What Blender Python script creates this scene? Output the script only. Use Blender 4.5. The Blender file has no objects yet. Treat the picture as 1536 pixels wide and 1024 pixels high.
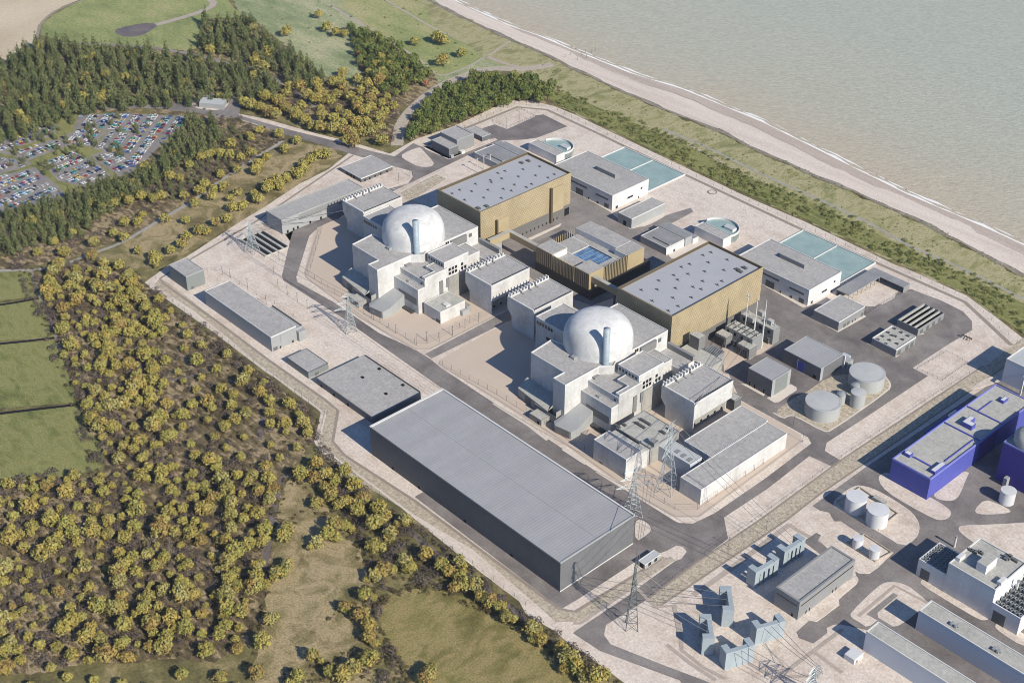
import bpy, math, random
import numpy as np
from mathutils import Vector
random.seed(11); rng = np.random.default_rng(11)
SC = bpy.context.scene; COL = SC.collection
# ---------------------------------------------------------------- camera
FPX, PITCH, ROLL, YAW, HCAM = 2181.65, math.radians(33.617), math.radians(0.157), math.radians(137.094), 680.0
_f = Vector((math.cos(YAW)*math.cos(PITCH), math.sin(YAW)*math.cos(PITCH), -math.sin(PITCH)))
_r = Vector((math.sin(YAW), -math.cos(YAW), 0)); _u = _r.cross(_f)
_R = _r*math.cos(ROLL)+_u*math.sin(ROLL); _U = -_r*math.sin(ROLL)+_u*math.cos(ROLL)
def G(p, z=0.0):
    """survey: the point of height z seen at photo position p (used once, to fix real site coordinates)"""
    d = _R*((p[0]-768)/FPX) - _U*((p[1]-512)/FPX) + _f
    t = (z-HCAM)/d.z
    return (d.x*t, d.y*t, z)
def PX(w):
    c = Vector(w)-Vector((0,0,HCAM)); k = c.dot(_f)
    return (768+FPX*c.dot(_R)/k, 512-FPX*c.dot(_U)/k)
def V(ox, oy, s): return lambda x, y: (ox+x/s, oy+y/s)
S6 = 5.6889
a=V(480,150,4); b=V(720,150,4); c=V(960,300,4); d=V(1152,400,4); e=V(740,380,S6); f=V(740,540,S6); g=V(940,540,S6); h=V(880,620,S6)
i6=V(480,250,S6); j=V(500,340,S6); k6=V(740,300,S6); l=V(230,330,S6); m=V(400,490,5.12); n=V(1000,840,S6); o=V(1230,540,5.02); p=V(1230,700,5.02)
q=V(860,780,S6); r=V(1040,780,S6); t=V(1266,840,S6); u=V(1000,440,7.68); v=V(1400,780,6.397); w=V(1266,540,S6); aa=V(360,200,S6); bb=V(630,140,S6)
cc=V(600,390,S6); dd=V(360,320,S6); ee=V(740,440,7.68); cp=V(0,150,5.12); A0=V(0,0,2.994); B0=V(512,0,2.994); C0=V(1024,0,2.994); D0=V(0,342,2.994)
E0=V(512,342,2.994); F0=V(1024,342,2.994); G0=V(0,682,2.994); H0=V(512,682,2.994); I0=V(1024,682,2.994)
def PP(fr, *xy): return [fr(xy[k], xy[k+1]) for k in range(0, len(xy), 2)]
cam = bpy.data.objects.new('camera', bpy.data.cameras.new('camera')); COL.objects.link(cam)
from mathutils import Matrix
cam.matrix_world = Matrix(((_R.x,_U.x,-_f.x,0),(_R.y,_U.y,-_f.y,0),(_R.z,_U.z,-_f.z,HCAM),(0,0,0,1)))
cam.data.sensor_width = 36; cam.data.lens = 36*FPX/1536; cam.data.clip_end = 60000; cam.data.clip_start = 1
SC.camera = cam
# ---------------------------------------------------------------- light
SUN_AZ, SUN_EL = math.radians(-1.4), math.radians(34)
W = bpy.data.worlds.new('World'); SC.world = W; W.use_nodes = True
nt = W.node_tree; nt.nodes.clear()
sky = nt.nodes.new('ShaderNodeTexSky'); sky.sky_type = 'NISHITA'; sky.sun_disc = False
sky.sun_elevation = SUN_EL; sky.sun_rotation = math.radians(90)-SUN_AZ; sky.air_density = 1.0; sky.dust_density = 0.6; sky.ozone_density = 1.6
bg = nt.nodes.new('ShaderNodeBackground'); bg.inputs[1].default_value = 0.073
wo = nt.nodes.new('ShaderNodeOutputWorld'); tn_ = nt.nodes.new('ShaderNodeMix'); tn_.data_type = 'RGBA'; tn_.blend_type = 'MULTIPLY'; tn_.inputs[0].default_value = 1; tn_.inputs[7].default_value = (.62,.92,1.32,1); nt.links.new(sky.outputs[0], tn_.inputs[6]); nt.links.new(tn_.outputs[2], bg.inputs[0]); nt.links.new(bg.outputs[0], wo.inputs[0])
sl = bpy.data.lights.new('sun', 'SUN'); sl.energy = 5.0; sl.angle = math.radians(0.5); sl.color = (1.0, 0.92, 0.775)
so = bpy.data.objects.new('sun', sl); COL.objects.link(so)
_sd = Vector((math.cos(SUN_AZ)*math.cos(SUN_EL), math.sin(SUN_AZ)*math.cos(SUN_EL), math.sin(SUN_EL)))
so.rotation_euler = _sd.to_track_quat('Z', 'Y').to_euler(); so.location = (0, 0, 900)
SC.view_settings.view_transform = 'Standard'; SC.view_settings.look = 'None'; SC.view_settings.gamma = 1; SC.view_settings.exposure = 0.25
SC.cycles.filter_width = 1.0; SC.cycles.max_bounces = 5; SC.cycles.diffuse_bounces = 3; SC.cycles.glossy_bounces = 2; SC.cycles.transparent_max_bounces = 4
# ---------------------------------------------------------------- materials
MATS = {}
def mk(name, ramp, scale=0.05, detail=6, rough=0.9, fine=None, bump=0.0, stretch=(1,1,1), lines=None, spec=0.25, metal=0.0, rnd=None, big=None, distort=0.0):
    """ramp: [(pos, rgb)...] driven by world-space noise; fine: (scale, amount); lines: [(axis, period, width, dark)]; rnd: amount of per-object tint"""
    mt = bpy.data.materials.new(name); mt.use_nodes = True; T = mt.node_tree; N = T.nodes; K = T.links.new
    bs = N['Principled BSDF']; bs.inputs['Roughness'].default_value = rough; bs.inputs['Metallic'].default_value = metal
    bs.inputs['Specular IOR Level'].default_value = spec
    geo = N.new('ShaderNodeNewGeometry'); mp = N.new('ShaderNodeMapping'); mp.inputs['Scale'].default_value = stretch
    K(geo.outputs['Position'], mp.inputs[0])
    no = N.new('ShaderNodeTexNoise'); no.inputs['Scale'].default_value = scale; no.inputs['Detail'].default_value = detail; no.inputs['Roughness'].default_value = .62
    no.inputs['Distortion'].default_value = distort
    K(mp.outputs[0], no.inputs['Vector'])
    fac = no.outputs['Fac']
    if big:
        nb = N.new('ShaderNodeTexNoise'); nb.inputs['Scale'].default_value = big[0]; nb.inputs['Detail'].default_value = 3; K(geo.outputs['Position'], nb.inputs['Vector'])
        mx = N.new('ShaderNodeMix'); mx.inputs[0].default_value = big[1]; K(fac, mx.inputs[2]); K(nb.outputs['Fac'], mx.inputs[3]); fac = mx.outputs[0]
    cr = N.new('ShaderNodeValToRGB'); el = cr.color_ramp.elements
    while len(el) > len(ramp): el.remove(el[-1])
    while len(el) < len(ramp): el.new(1)
    for x, (ps, cl) in zip(el, ramp): x.position = ps; x.color = (*cl, 1)
    K(fac, cr.inputs[0]); colr = cr.outputs[0]
    def mul(colr, val):
        mm = N.new('ShaderNodeMix'); mm.data_type = 'RGBA'; mm.blend_type = 'MULTIPLY'; mm.inputs[0].default_value = 1
        K(colr, mm.inputs[6]); K(val, mm.inputs[7]); return mm.outputs[2]
    def rng_(val, lo, hi, f0=0.0, f1=1.0):
        mr = N.new('ShaderNodeMapRange'); mr.inputs[1].default_value = f0; mr.inputs[2].default_value = f1; mr.inputs[3].default_value = lo; mr.inputs[4].default_value = hi
        K(val, mr.inputs[0]); return mr.outputs[0]
    if fine:
        nf = N.new('ShaderNodeTexNoise'); nf.inputs['Scale'].default_value = fine[0]; nf.inputs['Detail'].default_value = 4; nf.inputs['Roughness'].default_value = .7
        K(geo.outputs['Position'], nf.inputs['Vector'])
        colr = mul(colr, rng_(nf.outputs['Fac'], 1-fine[1], 1+fine[1], .3, .7))
    if lines:
        sx = N.new('ShaderNodeSeparateXYZ'); K(geo.outputs['Position'], sx.inputs[0])
        for ax, per, wd, dk in lines:
            m1 = N.new('ShaderNodeMath'); m1.operation = 'DIVIDE'; K(sx.outputs[ax], m1.inputs[0]); m1.inputs[1].default_value = per
            m2 = N.new('ShaderNodeMath'); m2.operation = 'FRACT'; K(m1.outputs[0], m2.inputs[0])
            m3 = N.new('ShaderNodeMath'); m3.operation = 'LESS_THAN'; K(m2.outputs[0], m3.inputs[0]); m3.inputs[1].default_value = wd
            colr = mul(colr, rng_(m3.outputs[0], 1, dk))
    if rnd:
        oi = N.new('ShaderNodeObjectInfo'); colr = mul(colr, rng_(oi.outputs['Random'], 1-rnd, 1+rnd))
    K(colr, bs.inputs['Base Color'])
    if bump:
        bp = N.new('ShaderNodeBump'); bp.inputs['Strength'].default_value = bump; bp.inputs['Distance'].default_value = 1.0
        K((nf if fine else no).outputs['Fac'], bp.inputs['Height']); K(bp.outputs[0], bs.inputs['Normal'])
    MATS[name] = mt; return mt
def two(c0, k=0.8, lo=.35, hi=.65): return [(lo, tuple(x*k for x in c0)), (hi, c0)]
# ---------------------------------------------------------------- mesh builder
class MB:
    def __init__(s): s.v = []; s.f = []; s.mi = []; s.m = 0
    def add(s, vs, fs):
        o_ = len(s.v); s.v += [tuple(x) for x in vs]; s.f += [tuple(y+o_ for y in x) for x in fs]; s.mi += [s.m]*len(fs); return s
    def box(s, x0, x1, y0, y1, z0, z1):
        x0, x1 = min(x0,x1), max(x0,x1); y0, y1 = min(y0,y1), max(y0,y1)
        return s.add([(x0,y0,z0),(x1,y0,z0),(x1,y1,z0),(x0,y1,z0),(x0,y0,z1),(x1,y0,z1),(x1,y1,z1),(x0,y1,z1)],
                     [(0,3,2,1),(4,5,6,7),(0,1,5,4),(1,2,6,5),(2,3,7,6),(3,0,4,7)])
    def obox(s, cx, cy, ang, lx, ly, z0, z1):
        ca, sa = math.cos(ang), math.sin(ang)
        P = [(cx+ca*x-sa*y, cy+sa*x+ca*y) for x, y in ((-lx/2,-ly/2),(lx/2,-ly/2),(lx/2,ly/2),(-lx/2,ly/2))]
        return s.prism(P, z0, z1)
    def prism(s, P, z0, z1, top=None):
        P = ccw([(x[0], x[1]) for x in P]); k = len(P); T_ = top or P
        return s.add([(x,y,z0) for x,y in P]+[(x,y,z1) for x,y in T_],
                     [tuple(range(k-1,-1,-1)), tuple(range(k,2*k))]+[(x,(x+1)%k,k+(x+1)%k,k+x) for x in range(k)])
    def prof(s, P, y0, y1):
        """profile P in x,z swept along y"""
        k = len(P); A = sum(P[x][0]*P[(x+1)%k][1]-P[(x+1)%k][0]*P[x][1] for x in range(k))
        if A < 0: P = P[::-1]
        return s.add([(x,y0,z) for x,z in P]+[(x,y1,z) for x,z in P],
                     [tuple(range(k)), tuple(range(2*k-1,k-1,-1))]+[((x+1)%k,x,k+x,k+(x+1)%k) for x in range(k)])
    def poly(s, P, z):
        P = ccw([(x[0], x[1]) for x in P]); return s.add([(x,y,z) for x,y in P], [tuple(range(len(P)))])
    def lathe(s, cx, cy, prof, nseg=48, capt=True):
        """prof: [(r,z)] bottom to top"""
        vs = [(cx+rr*math.cos(2*math.pi*t_/nseg), cy+rr*math.sin(2*math.pi*t_/nseg), z) for rr, z in prof for t_ in range(nseg)]
        fs = [(i_*nseg+t_, i_*nseg+(t_+1)%nseg, (i_+1)*nseg+(t_+1)%nseg, (i_+1)*nseg+t_) for i_ in range(len(prof)-1) for t_ in range(nseg)]
        if capt: fs.append(tuple((len(prof)-1)*nseg+t_ for t_ in range(nseg)))
        return s.add(vs, fs)
    def tube(s, p0, p1, r0, r1=None, nseg=4):
        p0, p1 = Vector(p0), Vector(p1); r1 = r0 if r1 is None else r1; dv = p1-p0
        if dv.length < 1e-6: return s
        dv.normalize(); x_ = dv.orthogonal().normalized(); y_ = dv.cross(x_)
        vs = [tuple(pp+(x_*math.cos(2*math.pi*t_/nseg)+y_*math.sin(2*math.pi*t_/nseg))*rr) for pp, rr in ((p0,r0),(p1,r1)) for t_ in range(nseg)]
        return s.add(vs, [(t_,(t_+1)%nseg,nseg+(t_+1)%nseg,nseg+t_) for t_ in range(nseg)]+[tuple(range(nseg-1,-1,-1)), tuple(range(nseg,2*nseg))])
    def build(s, name, mats, parent=None, smooth=False):
        if not isinstance(mats, (list, tuple)): mats = [mats]
        off = Vector(parent['_o']) if parent is not None and '_o' in parent else Vector((0,0,0))
        me = bpy.data.meshes.new(name); me.from_pydata([(x-off.x,y-off.y,z-off.z) for x,y,z in s.v], [], s.f)
        for mt in mats: me.materials.append(mt)
        if len(mats) > 1: me.polygons.foreach_set('material_index', s.mi)
        if smooth: me.polygons.foreach_set('use_smooth', [True]*len(me.polygons)); 
        me.update()
        ob = bpy.data.objects.new(name, me); COL.objects.link(ob)
        if parent is not None: ob.parent = parent
        return ob
def ccw(P):
    A = sum(P[x][0]*P[(x+1)%len(P)][1]-P[(x+1)%len(P)][0]*P[x][1] for x in range(len(P)))
    return P if A > 0 else P[::-1]
def inset(P, w_):
    P = ccw([(x[0], x[1]) for x in P]); k = len(P); out = []
    for x in range(k):
        p0, p1, p2 = Vector(P[x-1]), Vector(P[x]), Vector(P[(x+1)%k])
        d1, d2 = (p1-p0).normalized(), (p2-p1).normalized(); n1, n2 = Vector((-d1.y,d1.x)), Vector((-d2.y,d2.x))
        bis = n1+n2; bis = bis/max(bis.length, 1e-6); kk = w_/max(bis.dot(n1), .35); out.append(tuple(p1+bis*kk))
    return out
def chai(P, it=2, closed=True):
    for _ in range(it):
        Q = []; k = len(P)
        for x in range(k if closed else k-1):
            A, B = P[x], P[(x+1)%k]; Q += [(A[0]*.75+B[0]*.25, A[1]*.75+B[1]*.25), (A[0]*.25+B[0]*.75, A[1]*.25+B[1]*.75)]
        P = Q if closed else [P[0]]+Q+[P[-1]]
    return P
def tag(ob, label=None, cat=None, group=None, kind=None):
    if label: ob['label'] = label
    if cat: ob['category'] = cat
    if group: ob['group'] = group
    if kind: ob['kind'] = kind
    return ob
def thing(name, label, cat, loc, group=None):
    ob = bpy.data.objects.new(name, None); COL.objects.link(ob); ob.location = loc; ob['_o'] = tuple(float(x) for x in loc); ob.empty_display_size = 1
    return tag(ob, label, cat, group)
def copy_tree(o_, delta, label=None):
    c_ = o_.copy(); COL.objects.link(c_); c_.location = Vector(o_.location)+Vector(delta)
    if label: c_['label'] = label
    if '_o' in c_: c_['_o'] = tuple(c_.location)
    for ch in list(o_.children):
        k_ = ch.copy(); COL.objects.link(k_); k_.parent = c_
        for g2 in list(ch.children):
            k2 = g2.copy(); COL.objects.link(k2); k2.parent = k_
    return c_
def inpoly(x, y, P):
    ins = False; jx = len(P)-1
    for ix in range(len(P)):
        if (P[ix][1] > y) != (P[jx][1] > y) and x < (P[jx][0]-P[ix][0])*(y-P[ix][1])/(P[jx][1]-P[ix][1])+P[ix][0]: ins = not ins
        jx = ix
    return ins
M = MATS
mk('heath', [(.30,(.05,.042,.024)),(.42,(.10,.09,.038)),(.52,(.17,.15,.065)),(.62,(.32,.26,.14)),(.74,(.14,.12,.055))], .05, 9, .95, (.5,.38), .5, big=(.012,.35), distort=.3)
mk('woodfloor', [(.28,(.032,.025,.018)),(.42,(.08,.063,.035)),(.51,(.16,.125,.07)),(.585,(.36,.28,.175)),(.66,(.17,.14,.075)),(.76,(.08,.07,.038))], .085, 10, .95, (.6,.4), .5, big=(.015,.25), distort=.4, stretch=(1.0,2.2,1))
mk('pasture', [(.36,(.105,.12,.038)),(.45,(.175,.185,.062)),(.52,(.235,.23,.09)),(.58,(.19,.195,.066)),(.68,(.13,.145,.046))], .05, 10, .95, (.9,.4), .35, stretch=(1,2.2,1), big=(.012,.4), distort=.4)
mk('drypasture', [(.34,(.115,.10,.034)),(.43,(.185,.16,.057)),(.50,(.28,.225,.10)),(.56,(.205,.18,.064)),(.66,(.13,.115,.04))], .05, 10, .95, (.8,.4), .35, stretch=(1.8,1,1), big=(.012,.45), distort=.6)
mk('marsh', [(.36,(.14,.185,.09)),(.5,(.25,.285,.15)),(.62,(.38,.37,.225))], .02, 10, .95, (.3,.34), .3, stretch=(1,2.2,1), big=(.006,.4))
mk('greenfield', [(.36,(.16,.20,.075)),(.5,(.26,.285,.115)),(.62,(.36,.335,.17))], .02, 10, .95, (.3,.32), .25, stretch=(1,1.8,1), big=(.006,.45))
mk('ploughed', [(.35,(.46,.38,.27)),(.65,(.56,.48,.355))], .01, 6, .95, (.3,.12), .1)
mk('dunegrass', [(.34,(.15,.155,.065)),(.44,(.25,.245,.11)),(.51,(.37,.335,.195)),(.58,(.27,.26,.12)),(.68,(.17,.175,.07))], .045, 10, .95, (.6,.4), .3, stretch=(2.0,1,1), big=(.010,.4), distort=.5)
mk('strawgrass', [(.34,(.085,.072,.032)),(.44,(.20,.165,.078)),(.51,(.36,.285,.165)),(.58,(.22,.185,.09)),(.68,(.11,.098,.04))], .045, 10, .95, (.7,.42), .3, big=(.014,.35), distort=.6)
mk('darkpond', [(.3,(.10,.085,.09)),(.7,(.20,.17,.16))], .05, 5, .6)
mk('beach', [(.28,(.50,.425,.37)),(.5,(.61,.53,.465)),(.72,(.69,.61,.545))], .02, 9, .95, (.5,.14), .1, stretch=(.22,3.2,1), distort=.3)
mk('wetsand', [(.3,(.41,.34,.285)),(.7,(.50,.425,.365))], .03, 8, .6, (.4,.14), stretch=(.25,3,1))
mk('foam', [(.3,(.75,.74,.72)),(.7,(.85,.84,.82))], .2, 5, .8)
mk('shingle', [(.3,(.16,.14,.11)),(.7,(.30,.27,.22))], .1, 6, .95, (.6,.35))
mk('cream', [(.26,(.375,.30,.245)),(.42,(.54,.46,.395)),(.56,(.64,.565,.50)),(.66,(.55,.465,.395)),(.78,(.44,.355,.285))], .085, 10, .93, (.55,.22), .05, big=(.010,.4))
mk('smoothcream', two((.535,.445,.37), .94), .03, 5, .9, (.6,.03))
mk('asphalt', [(.34,(.12,.107,.105)),(.44,(.165,.148,.144)),(.52,(.205,.185,.178)),(.62,(.26,.238,.225))], .05, 10, .9, (.5,.14), big=(.015,.45), distort=.4)
mk('asphaltworn', [(.3,(.185,.168,.162)),(.7,(.28,.258,.245))], .06, 9, .9, (.5,.14))
mk('path', [(.3,(.27,.255,.235)),(.7,(.36,.345,.32))], .1, 5, .9, (.4,.1))
mk('gravelroad', [(.3,(.36,.31,.25)),(.7,(.46,.405,.335))], .15, 6, .95, (.5,.18))
mk('stones', [(.3,(.27,.23,.175)),(.5,(.42,.365,.285)),(.7,(.53,.465,.37))], .35, 6, .95, (.8,.35), .3)
mk('kerb', two((.62,.56,.50), .92), .2, 4, .9)
mk('track', two((.30,.255,.215), .85), .1, 5, .95, (.5,.15))
mk('fadetrack', two((.42,.36,.315), .88), .1, 5, .95, (.5,.12))
mk('roofgrey', [(.28,(.31,.30,.295)),(.5,(.365,.355,.345)),(.72,(.42,.41,.40))], .15, 9, .92, (.45,.2), big=(.03,.35), lines=[(0,4.0,.05,.9),(1,9.0,.02,.92)])
mk('roofcement', [(.3,(.32,.315,.29)),(.5,(.40,.395,.365)),(.7,(.45,.445,.41))], .14, 9, .92, (.45,.18), big=(.03,.35))
mk('roofmetal', [(.40,(.332,.332,.342)),(.5,(.345,.345,.355)),(.60,(.358,.358,.368))], .09, 8, .6, (.12,.05), stretch=(1,.12,1), spec=.3, lines=[(0,2.4,.28,.85),(1,18.3,.012,.88)])
mk('roofmetal_light', two((.41,.418,.44), .95), .02, 4, .5, (.1,.03), spec=.4, lines=[(0,3.0,.10,.90)])
mk('rooflight', two((.46,.48,.49), .92), .05, 4, .7, lines=[(0,6.0,.04,.85),(1,8.0,.03,.85)])
mk('roofdark', [(.3,(.22,.225,.235)),(.7,(.29,.295,.305))], .1, 8, .8, (.45,.12), lines=[(0,3.0,.08,.85)])
mk('concrete', [(.32,(.38,.37,.35)),(.42,(.465,.46,.445)),(.51,(.53,.525,.515)),(.60,(.59,.585,.575)),(.70,(.50,.495,.48))], .09, 10, .85, (.3,.10), stretch=(1,1,.4), lines=[(2,4.2,.035,.86),(1,9.0,.02,.88),(0,9.0,.02,.88)], big=(.025,.3))
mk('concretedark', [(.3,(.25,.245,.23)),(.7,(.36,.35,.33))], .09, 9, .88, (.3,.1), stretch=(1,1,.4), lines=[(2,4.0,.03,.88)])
mk('domeconcrete', [(.34,(.45,.45,.45)),(.46,(.535,.535,.535)),(.53,(.60,.60,.595)),(.60,(.65,.65,.645)),(.68,(.57,.57,.57))], .10, 10, .8, (.22,.09), stretch=(1,1,.5), big=(.035,.4), lines=[(2,6.0,.02,.94)], distort=.6)
mk('whitewall', [(.3,(.55,.55,.55)),(.7,(.68,.68,.68))], .06, 9, .8, (.3,.06), stretch=(1,1,.3), lines=[(0,6.0,.02,.88),(1,6.0,.02,.88)])
mk('whitetrim', two((.62,.62,.61), .9), .1, 5, .7)
mk('palewall', two((.60,.63,.68), .95), .04, 5, .75, stretch=(1,1,.3))
mk('chimneymetal', two((.33,.40,.455), .8), .2, 6, .5, spec=.4, lines=[(2,3.2,.08,.8)])
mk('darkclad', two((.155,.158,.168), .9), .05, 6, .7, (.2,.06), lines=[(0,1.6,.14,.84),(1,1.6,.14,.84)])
mk('midclad', two((.25,.255,.26), .93), .05, 4, .7, lines=[(0,1.5,.12,.88),(1,1.5,.12,.88)])
mk('greyclad', two((.34,.35,.355), .93), .05, 4, .75, (.3,.05), lines=[(0,3,.04,.9),(1,3,.04,.9)])
mk('greenclad', two((.215,.235,.23), .93), .05, 4, .75, lines=[(0,1.6,.14,.86),(1,1.6,.14,.86)])
mk('blueclad', two((.42,.47,.52), .95), .05, 4, .7, lines=[(0,2,.06,.93),(1,2,.06,.93)])
mk('portalpaint', two((.33,.385,.42), .92), .12, 6, .65, (.4,.06))
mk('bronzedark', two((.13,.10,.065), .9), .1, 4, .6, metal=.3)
mk('bronze', two((.42,.345,.215), .88), .06, 6, .55, metal=.05)
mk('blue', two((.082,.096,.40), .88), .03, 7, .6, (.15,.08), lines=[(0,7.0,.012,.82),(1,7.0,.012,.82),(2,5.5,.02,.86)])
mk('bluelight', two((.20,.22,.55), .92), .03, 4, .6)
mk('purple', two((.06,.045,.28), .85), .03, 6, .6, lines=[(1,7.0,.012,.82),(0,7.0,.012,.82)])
mk('window', [(.4,(.012,.014,.018)),(.6,(.03,.034,.042))], .3, 3, .15, spec=.5)
mk('louvre', two((.15,.155,.16), .9), .2, 3, .7, lines=[(2,.8,.4,.6)])
mk('greylouvre', two((.21,.21,.21), .9), .2, 3, .75, lines=[(2,1.2,.25,.8)])
mk('blackhole', two((.012,.012,.014), .9), .2, 3, .9)
mk('steel', two((.40,.42,.43), .9), .3, 3, .5, metal=.4)
mk('lattice', two((.44,.485,.50), .85), .3, 3, .5, metal=.2)
mk('latticedark', two((.16,.19,.20), .85), .3, 3, .6, metal=.2)
mk('wire', two((.17,.17,.175), .9), .3, 3, .5)
mk('postdark', two((.07,.07,.07), .9), .3, 3, .6)
mk('tankgrey', [(.3,(.33,.345,.345)),(.7,(.40,.415,.415))], .1, 5, .7, stretch=(1,1,.3), lines=[(2,2.6,.04,.9)])
mk('tanktop', [(.3,(.40,.41,.41)),(.7,(.46,.47,.47))], .1, 5, .75)
mk('tankwhite', two((.60,.61,.63), .92), .1, 5, .65, stretch=(1,1,.3))
mk('poolwater', [(.3,(.23,.33,.32)),(.7,(.33,.43,.415))], .06, 6, .25, (.4,.04), spec=.4)
mk('glassblue', [(.3,(.03,.09,.22)),(.7,(.16,.30,.50))], .12, 4, .12, spec=.6)
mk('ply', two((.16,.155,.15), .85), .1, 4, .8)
# bronze perforated cladding: small diamonds over the turbine halls
def bronze_mesh():
    mt = mk('bronzeclad', two((.50,.42,.285), .88, .44, .56), .05, 6, .55, metal=.05); T = mt.node_tree; N = T.nodes; K = T.links.new
    bs = N['Principled BSDF']; src = bs.inputs['Base Color'].links[0].from_socket
    geo = N.new('ShaderNodeNewGeometry'); sx = N.new('ShaderNodeSeparateXYZ'); K(geo.outputs['Position'], sx.inputs[0])
    ad = N.new('ShaderNodeMath'); ad.operation = 'ADD'; K(sx.outputs[0], ad.inputs[0]); K(sx.outputs[1], ad.inputs[1])
    cb = N.new('ShaderNodeCombineXYZ'); K(ad.outputs[0], cb.inputs[0]); K(sx.outputs[2], cb.inputs[1])
    br = N.new('ShaderNodeTexBrick'); br.inputs['Scale'].default_value = 1.0; br.inputs['Brick Width'].default_value = 2.2; br.inputs['Row Height'].default_value = 2.0
    br.inputs['Mortar Size'].default_value = .42; br.inputs['Color1'].default_value = (1,1,1,1); br.inputs['Color2'].default_value = (.86,.86,.84,1); br.inputs['Mortar'].default_value = (.66,.63,.56,1)
    K(cb.outputs[0], br.inputs['Vector'])
    mm = N.new('ShaderNodeMix'); mm.data_type = 'RGBA'; mm.blend_type = 'MULTIPLY'; mm.inputs[0].default_value = 1
    K(src, mm.inputs[6]); K(br.outputs['Color'], mm.inputs[7]); K(mm.outputs[2], bs.inputs['Base Color'])
bronze_mesh()
def leaf(name, cols, trans=.15, tint=None):
    """foliage: per-tree colour from Object Info random, leaf-scale noise on top"""
    mt = bpy.data.materials.new(name); mt.use_nodes = True; T = mt.node_tree; N = T.nodes; K = T.links.new
    bs = N['Principled BSDF']; bs.inputs['Roughness'].default_value = .8; bs.inputs['Specular IOR Level'].default_value = .15
    oi = N.new('ShaderNodeObjectInfo'); geo = N.new('ShaderNodeNewGeometry')
    nz = N.new('ShaderNodeTexNoise'); nz.inputs['Scale'].default_value = .9; nz.inputs['Detail'].default_value = 3; K(geo.outputs['Position'], nz.inputs['Vector'])
    n2 = N.new('ShaderNodeTexNoise'); n2.inputs['Scale'].default_value = .06; n2.inputs['Detail'].default_value = 2; K(geo.outputs['Position'], n2.inputs['Vector'])
    ad = N.new('ShaderNodeMath'); ad.operation = 'ADD'; K(oi.outputs['Random'], ad.inputs[0]); K(n2.outputs['Fac'], ad.inputs[1])
    hf = N.new('ShaderNodeMath'); hf.operation = 'FRACT'; K(ad.outputs[0], hf.inputs[0])
    cr = N.new('ShaderNodeValToRGB'); el = cr.color_ramp.elements
    while len(el) < len(cols): el.new(1)
    for k_, (x, cl) in enumerate(zip(el, cols)): x.position = k_/(len(cols)-1); x.color = (*cl, 1)
    K(hf.outputs[0], cr.inputs[0])
    mr = N.new('ShaderNodeMapRange'); mr.inputs[1].default_value = .3; mr.inputs[2].default_value = .7; mr.inputs[3].default_value = .7; mr.inputs[4].default_value = 1.3; K(nz.outputs['Fac'], mr.inputs[0])
    mm = N.new('ShaderNodeMix'); mm.data_type = 'RGBA'; mm.blend_type = 'MULTIPLY'; mm.inputs[0].default_value = 1; K(cr.outputs[0], mm.inputs[6]); K(mr.outputs[0], mm.inputs[7])
    K(mm.outputs[2], bs.inputs['Base Color']); MATS[name] = mt
leaf('leaf_autumn', [(.335,.285,.078),(.285,.275,.08),(.375,.285,.078),(.355,.325,.13),(.235,.21,.065),(.39,.305,.088),(.27,.185,.068),(.33,.305,.095),(.345,.275,.072)])
leaf('leaf_russet', [(.38,.20,.09),(.45,.28,.10),(.36,.16,.10),(.38,.20,.09)])
leaf('leaf_conifer', [(.105,.130,.050),(.145,.165,.065),(.080,.105,.042),(.165,.175,.075),(.105,.130,.050)])
leaf('leaf_green', [(.13,.17,.045),(.09,.125,.038),(.22,.235,.065),(.11,.145,.042),(.17,.19,.055),(.13,.17,.045)])
leaf('leaf_scrub', [(.19,.205,.065),(.13,.155,.05),(.28,.265,.095),(.16,.175,.06),(.19,.205,.065)])
leaf('leaf_under', [(.085,.065,.036),(.12,.105,.045),(.065,.052,.038),(.14,.12,.055),(.085,.065,.036)])
leaf('twig', [(.125,.10,.09),(.095,.075,.07),(.155,.125,.105),(.125,.10,.09)])
mk('bark', two((.12,.09,.06), .7), 1, 3, .9)
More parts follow.
